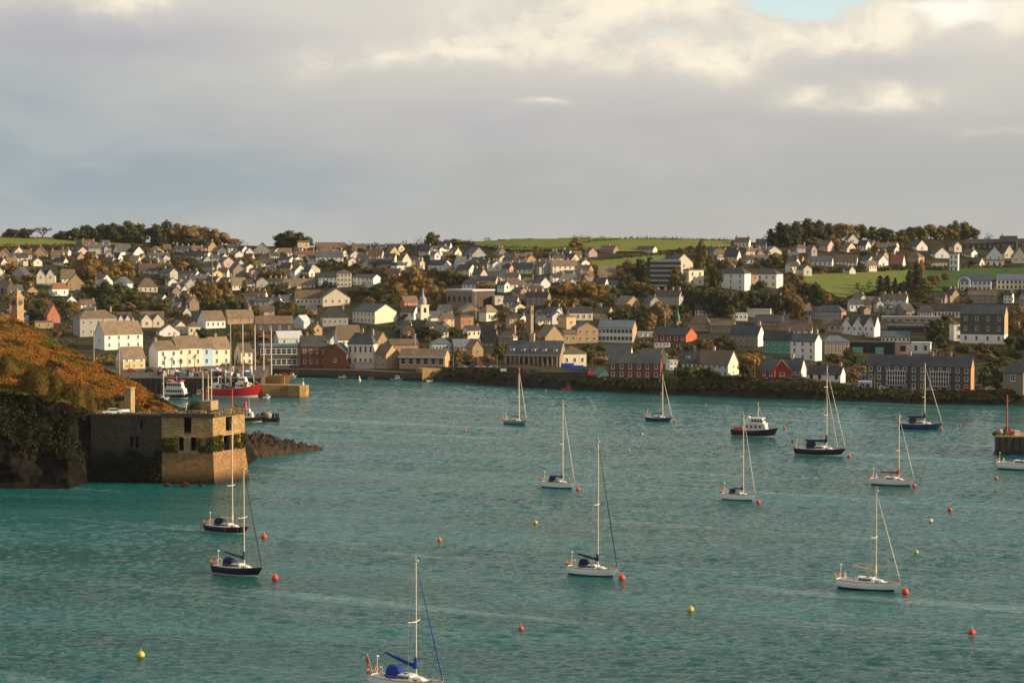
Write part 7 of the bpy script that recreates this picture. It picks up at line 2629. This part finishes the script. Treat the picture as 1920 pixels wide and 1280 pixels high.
def crown_round(seed, n=1500, ls=.085, sparse=1.0, lobes=9, squash=.85):
    rr = random.Random(seed)
    g = MB()
    cs = []
    for i in range(lobes):
        a = rr.uniform(0, 6.28)
        r = rr.uniform(.15, .62)
        z = rr.uniform(.22, 1.42)
        w = (1 - abs(z - .85) * .55)
        cs.append((Vector((r * w * math.cos(a), r * w * math.sin(a), z)), rr.uniform(.26, .44)))
    cs.append((Vector((0, 0, .95)), .55))
    cs.append((Vector((rr.uniform(-.15, .15), 0, 1.5)), .32))
    per = n // len(cs)
    for c, r in cs:
        m_ = int(per * (r / .38) ** 2)
        for i in range(m_):
            d = Vector((rr.gauss(0, 1), rr.gauss(0, 1), rr.gauss(0, 1))).normalized()
            q = c + d * r * (rr.random() ** .35) * rr.uniform(.85, 1.12)
            leaf(g, q, rr.uniform(ls * .6, ls * 1.25), rr=rr)
        if sparse >= 1:
            b0 = len(g.v)
            g.ball(c, r * .72, r * .72, r * .68, 7, 5, smooth=False)
    return g


def crown_fir(seed):
    rr = random.Random(seed)
    g = MB()
    lay = 13
    for k in range(lay):
        f = k / lay
        z = .18 + f * 1.85
        r = (1 - f) ** .75 * .95 + .05
        for i in range(int(70 * (r + .2))):
            a = rr.uniform(0, 6.28)
            q = r * rr.random() ** .5 * (1 + .25 * math.sin(a * 3 + k))
            leaf(g, (q * math.cos(a), q * math.sin(a), z - q * .18 + rr.uniform(-.06, .06)), rr.uniform(.06, .13), rr=rr, up=.5)
        g.tube((0, 0, z - .1), (0, 0, z + .1), r * .45, r * .35, 6, smooth=False)
    return g


def trunk(seed, h=.9, r=.07):
    rr = random.Random(seed)
    g = MB()
    g.tube((0, 0, -.5), (0, 0, h * .6), r, r * .75, 7)
    for i in range(5):
        a = rr.uniform(0, 6.28)
        b_ = Vector((math.cos(a) * .42, math.sin(a) * .42, h * rr.uniform(.95, 1.4)))
        m_ = Vector((0, 0, h * rr.uniform(.35, .6)))
        g.tube(m_, m_.lerp(b_, .5) + Vector((0, 0, .05)), r * .55, r * .35, 5)
        g.tube(m_.lerp(b_, .5) + Vector((0, 0, .05)), b_, r * .35, r * .12, 5)
    return g


def crown_bare(seed):
    rr = random.Random(seed)
    g = MB()

    def br(p, d, l, r, k):
        q = p + d * l
        g.tube(p, q, r, r * .6, 4, smooth=False)
        if k == 0:
            for i in range(4):
                leaf(g, q + Vector((rr.uniform(-.07, .07), rr.uniform(-.07, .07), rr.uniform(-.07, .07))), rr.uniform(.02, .045), rr=rr)
            return
        for i in range(3):
            d2 = (d + Vector((rr.gauss(0, .5), rr.gauss(0, .5), rr.gauss(0, .28)))).normalized()
            br(q, d2, l * rr.uniform(.62, .85), r * .6, k - 1)
    for i in range(3):
        br(Vector((0, 0, .35)), Vector((rr.gauss(0, .4), rr.gauss(0, .4), 1)).normalized(), .42, .05, 4)
    return g


def crown_bush(seed):
    """dense rounded thicket of fine twigs"""
    rr = random.Random(seed)
    g = MB()
    off = Vector((seed * 3.1, 0, 0))
    for i in range(7500):
        d = Vector((rr.gauss(0, 1), rr.gauss(0, 1), abs(rr.gauss(0, 1)))).normalized()
        k = 1 + .30 * noise.noise(d * 1.6 + off) + .14 * noise.noise(d * 4.5 + off)
        q = Vector((d.x, d.y, d.z * 1.55)) * k * (rr.random() ** .12) * .95
        leaf(g, q, rr.uniform(.018, .045), rr=rr, up=.3)
    b0 = len(g.v)
    g.ball((0, 0, 0), .78, .78, 1.2, 14, 10)
    for j in range(b0, len(g.v)):
        v_ = Vector(g.v[j])
        k = 1 + .30 * noise.noise(v_.normalized() * 1.6 + off)
        g.v[j] = tuple(v_ * k)
    return g


PROTO = {}


def protos():
    for nm_, n, ls in (('round', 1700, .085),):
        for i in range(5):
            PROTO[nm_, i] = (crown_round(100 + i, n, ls, lobes=8 + i).mesh('crown', [None]), trunk(200 + i).mesh('trunk', [M['bark']]))
    for i in range(3):
        PROTO['twiggy', i] = (crown_round(130 + i, 2000, .055, lobes=12).mesh('crown', [None]), trunk(230 + i).mesh('trunk', [M['bark']]))
    for i in range(3):
        PROTO['fir', i] = (crown_fir(150 + i).mesh('crown', [None]), trunk(250 + i, .5, .06).mesh('trunk', [M['bark']]))
    for i in range(3):
        PROTO['bush', i] = (crown_bush(190 + i).mesh('crown', [None]), trunk(290 + i, .6, .04).mesh('trunk', [M['bark']]))
    for i in range(2):
        PROTO['bare', i] = (crown_bare(170 + i).mesh('crown', [None]), trunk(270 + i).mesh('trunk', [M['bark']]))


protos()


def tree(p, w, h, kind, label, group, rng, name='tree', cat='tree'):
    form = {'fir': 'fir', 'bare': 'bare', 'brown': 'twiggy', 'rust': rng.choice(('twiggy', 'round')), 'scrub': 'twiggy'}.get(kind, 'round')
    if name == 'bush':
        form = 'bush'
    ks = [k for k in PROTO if k[0] == form]
    cm, tm = PROTO[rng.choice(ks)]
    t = thing(name, label, cat, p, rng.uniform(0, 6.28), group)
    top = 2.05 if form == 'fir' else (1.5 if form == 'bush' else 1.85)
    sz = h / top
    t.scale = (w, w, sz)
    c = link('crown', cm, t)
    c.material_slots[0].link = 'OBJECT'
    c.material_slots[0].material = LM[kind]
    link('trunk', tm, t)
    return t


rnd = random.Random(77)
KN = {'dark': ('broadleaf_tree', 'dark evergreen tree'), 'olive': ('broadleaf_tree', 'olive-green tree'), 'rust': ('autumn_tree', 'rust-coloured autumn tree'), 'brown': ('autumn_tree', 'brown autumn tree'), 'bare': ('bare_tree', 'pale leafless tree'), 'fir': ('fir_tree', 'dark fir')}
TG = 'trees on the town hillside'
USEDT = set()
QUAL = ['', 'rounded ', 'broad ', 'small ', 'tall ', 'bushy ', 'narrow ', 'uneven ', 'low ', 'spreading ']


def tree_label(kind, px, py, w, h):
    nm_, base = KN[kind]
    sky = py < interp(YT, px) + 14
    q0 = 'tall ' if h > 34 else ('low ' if h < 16 else '')
    where = 'on the skyline ' if sky else ''
    for k in range(6):
        for q in ([q0] + (['broad '] if w > 18 else ['slim ']) + ['']):
            l = q + base + ' ' + where + relation(px, py, k)
            if l not in USEDT and len(l.split()) <= 16:
                USEDT.add(l)
                return l
    # in a clump: name it by its neighbours in a count from the left
    for n_ in range(2, 30):
        l = q0 + base + ' ' + where + relation(px, py, 0) + ', number %d from the left' % n_
        if l not in USEDT:
            USEDT.add(l)
            return l


allt = []
for a in TREES:
    allt.append(a)
extra = 0
tries = 0
while extra < 115 and tries < 20000:
    tries += 1
    px = rnd.uniform(-5, 1925)
    yt, ybk = interp(YT, px), interp(YB, px)
    py = rnd.uniform(yt + 6, min(ybk - 4, 700) if px > 520 else 640)
    if any(abs(px - q[0]) < q[2] * .42 and abs(py - 3 - q[1] + 4) < 5 for q in pts):
        continue
    bad = False
    for x0, y0, x1, y1 in BOX:
        if x0 < px < x1 and y0 - 2 < py < y1 + 9:
            bad = True
            break
    if bad or any(in_poly(px, py, f) for f in NOGO) or any(abs(px - q[0]) < 11 and abs(py - q[1]) < 6 for q in allt):
        continue
    kd = rnd.choice(('dark', 'dark', 'olive', 'rust', 'brown', 'olive'))
    sc_ = .55 + .6 * (py - 445) / 250
    allt.append((px, py, rnd.uniform(9, 17) * sc_ * 1.1, rnd.uniform(10, 19) * sc_, kd))
    extra += 1
# the 295 that show largest are trees of their own, the small rest is scrub
allt.sort(key=lambda a: -a[2] * a[3])
own, rest = allt[:296], allt[296:]
own.sort()
for px, py, w, h, kd in own:
    p = terr(px, py)
    s = sc(p.y)
    p.z -= .3
    kk = 1.75 if py < interp(YT, px) + 16 and py < 466 else 1.3
    tree(p, w / s * kk, h / s * 1.10, kd, tree_label(kd, px, py, w, h), TG, rnd, KN[kd][0])
for i in range(1500):
    px = rnd.uniform(0, 1920)
    py = rnd.uniform(interp(YT, px) + 4, interp(YB, px) - 4 if px > 520 else 650)
    if any(in_poly(px, py, f) for f in NOGO):
        continue
    if any(x0 < px < x1 and y0 < py < y1 + 5 for x0, y0, x1, y1 in BOX):
        continue
    wq = noise.noise(Vector((px * .01, py * .03, 0)))
    if any(abs(px - q[0]) < q[2] * .5 and 0 < q[1] - py + 4 < 12 for q in pts) and rnd.random() < .7:
        continue
    rest.append((px, py, rnd.uniform(6, 13), rnd.uniform(4, 9), rnd.choice(('dark', 'olive', 'dark') if wq < .05 else ('rust', 'brown', 'olive'))))
mats_ = ['dark', 'olive', 'rust', 'brown', 'bare', 'fir']
g = MB()


def scrub(g, p, w, h, mi, n):
    for _ in range(n):
        a = rnd.uniform(0, 6.28)
        r = w * rnd.random() ** .5
        z = h * rnd.random() * (1 - (r / w) ** 2 * .6)
        leaf(g, p + Vector((r * math.cos(a), r * math.sin(a), z)), rnd.uniform(.35, .8), mi)


for px, py, w, h, kd in rest:
    p = terr(px, py)
    s = sc(p.y)
    scrub(g, p, w / s, h / s, mats_.index(kd), 70)
for i in range(260):
    q = Vector((rnd.uniform(P(160, 700, 1020).x, P(506, 700, 1020).x), rnd.uniform(986, 1058), QZ - .2))
    scrub(g, q, rnd.uniform(1.5, 3.5), rnd.uniform(1.0, 3.0), rnd.choice((0, 1, 2, 3)), 50)
for i in range(1900):
    px = rnd.uniform(0, 1920)
    py = rnd.uniform(interp(YT, px) + 8, 690 if px > 520 else 640)
    zv = None
    if i % 2:
        zv = rnd.choices(VEG, [v_[2] * v_[3] for v_ in VEG])[0]
        a_, r_ = rnd.uniform(0, 6.28), rnd.random() ** .5
        px, py = zv[0] + zv[2] * r_ * math.cos(a_), zv[1] + zv[3] * r_ * math.sin(a_)
    if any(in_poly(px, py, f) for f in NOGO) or any(x0 + 3 < px < x1 - 3 and y0 + 6 < py < y1 + 12 for x0, y0, x1, y1 in BOX):
        continue
    if py > interp(YB, px) - 3:
        continue
    wq = noise.noise(Vector((px * .012, py * .03, 4)))
    if wq < -.35:
        continue
    if not zv and any(abs(px - q[0]) < q[2] * .42 and -5 < py - q[1] < 10 for q in pts):
        continue
    p = terr(px, py)
    s = sc(p.y)
    scl = .6 + .7 * (py - 445) / 250
    mi = mats_.index(rnd.choice(('dark', 'olive', 'olive') if wq < .02 else ('rust', 'brown', 'brown', 'olive')))
    hh, ww = rnd.uniform(10, 19) * scl / s, rnd.uniform(7, 14) * scl / s
    for k in range(3):
        c = p + Vector((rnd.uniform(-.5, .5) * ww, rnd.uniform(-.5, .5) * ww, hh * rnd.uniform(.35, .7)))
        r = ww * rnd.uniform(.5, .8)
        for _ in range(85):
            d = Vector((rnd.gauss(0, 1), rnd.gauss(0, 1), rnd.gauss(0, 1))).normalized() * r * rnd.random() ** .4
            d.z *= .8 * hh / ww * .6
            leaf(g, c + d, rnd.uniform(.35, .75), mi)
# hedges along the field edges and the town gardens
for a, b_ in (((0, 462), (310, 462)), ((890, 463), (1090, 472)), ((1140, 486), (1380, 466)), ((1085, 457), (1180, 449)), ((1180, 449), (1375, 453)), ((1375, 453), (1395, 455)), ((1490, 512), (1720, 505)), ((1720, 505), (1920, 503)), ((1490, 530), (1560, 562)), ((1735, 552), (1800, 545)), ((1720, 500), (1712, 535)), ((1085, 498), (1130, 506)), ((1270, 470), (1380, 466)), ((1490, 505), (1920, 501)), ((0, 447), (150, 451)), ((600, 462), (890, 455))):
    L_ = math.hypot(b_[0] - a[0], b_[1] - a[1])
    for i in range(int(L_ / 2.2)):
        f = i / (L_ / 2.2)
        p = terr(lerp(a[0], b_[0], f) + rnd.uniform(-1, 1), lerp(a[1], b_[1], f) + rnd.uniform(-.4, .4))
        scrub(g, p, 1.6, rnd.uniform(1.6, 3.4), rnd.choice((0, 0, 3, 1)), 16)
# scrub along the top of the sea bank
for i in range(850):
    px = rnd.uniform(840, 1925)
    q = rnd.random()
    yb = interp(YB, px)
    if 940 < px < 1060 and q > .2:
        continue
    D0 = dshore(px)
    p0, p1 = Wt(px, interp(YW, px)), P(px, yb, D0 + BANK)
    k = rnd.uniform(.28, 1.0)
    p = p0.lerp(p1, k)
    p.z = p1.z * k ** .7
    scrub(g, p, rnd.uniform(1.2, 2.6), rnd.uniform(.8, 2.0), rnd.choice((0, 0, 1, 3)), 40)
tag(g.build('scrub', [LM[k] for k in mats_]), kind='stuff')

# bushes of the headland
HB = [(12, 700, 26, 40, 'large olive bush at the left edge of the headland'), (70, 735, 34, 58, 'largest olive-brown bush in the middle of the bracken slope'), (105, 742, 26, 44, 'olive-brown bush right behind the largest one on the bracken slope'), (140, 755, 26, 42, 'third olive-brown bush down the bracken slope'), (165, 762, 24, 40, 'lowest olive-brown bush above the silver car'),
      (205, 764, 18, 20, 'bright green bush left of the square stone pillar'), (225, 768, 14, 18, 'green bush touching the left side of the square pillar'), (255, 775, 12, 20, 'small brown bush right of the square pillar'), (368, 768, 18, 22, 'dark green bush at the end of the headland path'), (330, 775, 24, 14, 'low dark bush behind the fort parapet'), (383, 772, 12, 20, 'ochre bush above the short wall stub')]
for px, py, w, h, lb in HB:
    k = 'scrub' if ('olive' in lb or 'ochre' in lb) else ('olive' if 'bright' in lb or lb.startswith('green') else 'dark')
    v = interp([(690, 3.1), (735, 2.75), (762, 2.3), (776, 2.15)], py)
    # find the slope point under that pixel
    best, bd = None, 1e9
    for i in range(60):
        vv = 2.0 + 2.0 * i / 59
        q = hl(px, vv)
        yy = HY + (CH - q.z) * F / q.y
        if abs(yy - py) < bd:
            best, bd = q, abs(yy - py)
    p = best
    s = sc(p.y)
    p = p + Vector((0, 0, -.8))
    tree(p, w / s * 1.05, h / s * 1.1, k, lb, 'bushes on the bracken headland', rnd, 'bush', 'bush')

# palms on the quay
M['palm'] = leafmat('palm_fronds', [(.10, .12, .025), (.16, .14, .04), (.06, .08, .02)], .8)
for px, py, h, lb in ((309, 697, 6.0, 'leftmost quay palm before the white end house'), (322, 698, 5.6, 'second quay palm before the white end house'), (365, 698, 6.8, 'tallest quay palm before the tallest cream house'), (338, 698, 5.2, 'quay palm between the second and the tallest one')):
    q = Wt(px, py, QZ)
    t = thing('palm_tree', lb, 'palm', q, rnd.uniform(0, 6), 'palms on the left quay')
    g = MB()
    g.tube((0, 0, 0), (.2, 0, h), .2, .14, 7)
    g.build('trunk', M['bark'], t)
    g = MB()
    for i in range(34):
        a = rnd.uniform(0, 6.28)
        e0 = rnd.uniform(-.3, 1.3)
        pr = Vector((.2, 0, h))
        for k in range(4):
            el_ = e0 - k * .35
            d = Vector((math.cos(a) * math.cos(el_), math.sin(a) * math.cos(el_), math.sin(el_))) * .55
            n = Vector((-math.sin(a), math.cos(a), 0)) * (.16 - k * .03)
            g.add([pr - n, pr + n, pr + d + n * .8, pr + d - n * .8], [(0, 1, 2, 3)])
            pr = pr + d
    g.build('fronds', M['palm'], t)

# ------------------------------------------------------------------ the remaining small houses far up the slope, beyond the ones built singly
g = MB()
SW = [WALL['white'], WALL['cream'], WALL['tan'], WALL['grey'], ROOF['slate'], ROOF['dark'], ROOF['brown'], M['glass'], M['chim']]
rnd = random.Random(31)
n_ = tr = 0
while n_ < 120 and tr < 50000:
    tr += 1
    px = rnd.uniform(-5, 1925)
    yt = interp(YT, px)
    py = yt + 10 + (640 - yt - 10) * rnd.random() ** 1.2
    if px < 540 and py > 600:
        continue
    p = terr(px, py)
    s = sc(p.y)
    Lm, Gm, hw, hr = rnd.uniform(6, 11), rnd.uniform(5, 7.5), rnd.uniform(2.6, 5.0), rnd.uniform(2.2, 3.8)
    Wp, Hp = Lm * .9 * s, (hw + hr) * s
    bad = in_veg(px, py - 4)
    for x0, y0, x1, y1 in BOX:
        if x0 < px + Wp * .4 and x1 > px - Wp * .4 and y0 < py - 1 and y1 > py - Hp * .5:
            bad = True
            break
    if bad or any(in_poly(px, py - 3, f) or in_poly(px, py - Hp, f) or in_poly(px, py + 2, f) for f in NOGO):
        continue
    if any(abs(px - tx) < hw_ * .75 and ty - th_ * .8 < py - Hp * .5 < ty + 4 for tx, ty, hw_, th_, kd in TREES):
        continue
    if any(abs(px - q[0]) < (Wp + q[2]) * .34 and abs(py - q[1]) < 7 for q in pts):
        continue
    pts.append((px, py, Wp))
    n_ += 1
    yaw = R(rnd.choice((rnd.uniform(-75, -45), rnd.uniform(-35, -10), rnd.uniform(10, 35))))
    h1 = MB()
    wi, ri = rnd.choice((0, 0, 1, 1, 2, 3)), rnd.choice((4, 5, 6))
    h1.prism([(-Gm / 2, -3), (Gm / 2, -3), (Gm / 2, hw), (0, hw + hr), (-Gm / 2, hw)], -Lm / 2, Lm / 2, wi)
    roof_gable(h1, Lm, Gm, hw, hr, mi=ri)
    for i in range(3):
        x = -Lm / 2 + Lm * (i + .5) / 3
        h1.box(x - .45, x + .45, -Gm / 2 - .05, -Gm / 2 + .05, hw * .45, hw * .8, 7)
    h1.box(Lm / 2 - .05, Lm / 2 + .05, -.5, .5, hw * .45, hw * .85, 7)
    if rnd.random() < .6:
        h1.box(Lm * .38, Lm * .38 + .9, -.4, .4, hw + hr - 1, hw + hr + 1.2, 8)
    rot = Matrix.Rotation(yaw, 3, 'Z')
    h1.v = [tuple(rot @ Vector(v_) + p) for v_ in h1.v]
    b0 = len(g.v)
    g.v += h1.v
    g.f += [[b0 + i for i in f] for f in h1.f]
    g.m += h1.m
    g.sm += h1.sm
tag(g.build('distant_houses', SW), kind='stuff')
print('stuff houses', n_)

# ------------------------------------------------------------------ sea air
m = bpy.data.materials.new('haze')
m.use_nodes = True
t = NT(m.node_tree)
t.n.clear()
pv = t.node('ShaderNodeVolumePrincipled')
pv.inputs['Color'].default_value = (.9, .94, 1.0, 1)
pv.inputs['Density'].default_value = .000014
pv.inputs['Anisotropy'].default_value = 0.0
ou = t.node('ShaderNodeOutputMaterial')
t.link(pv.outputs[0], ou.inputs['Volume'])
g = MB()
g.box(-5600, 5600, -1700, 6400, -8, 150)
tag(g.build('haze', m), kind='stuff')
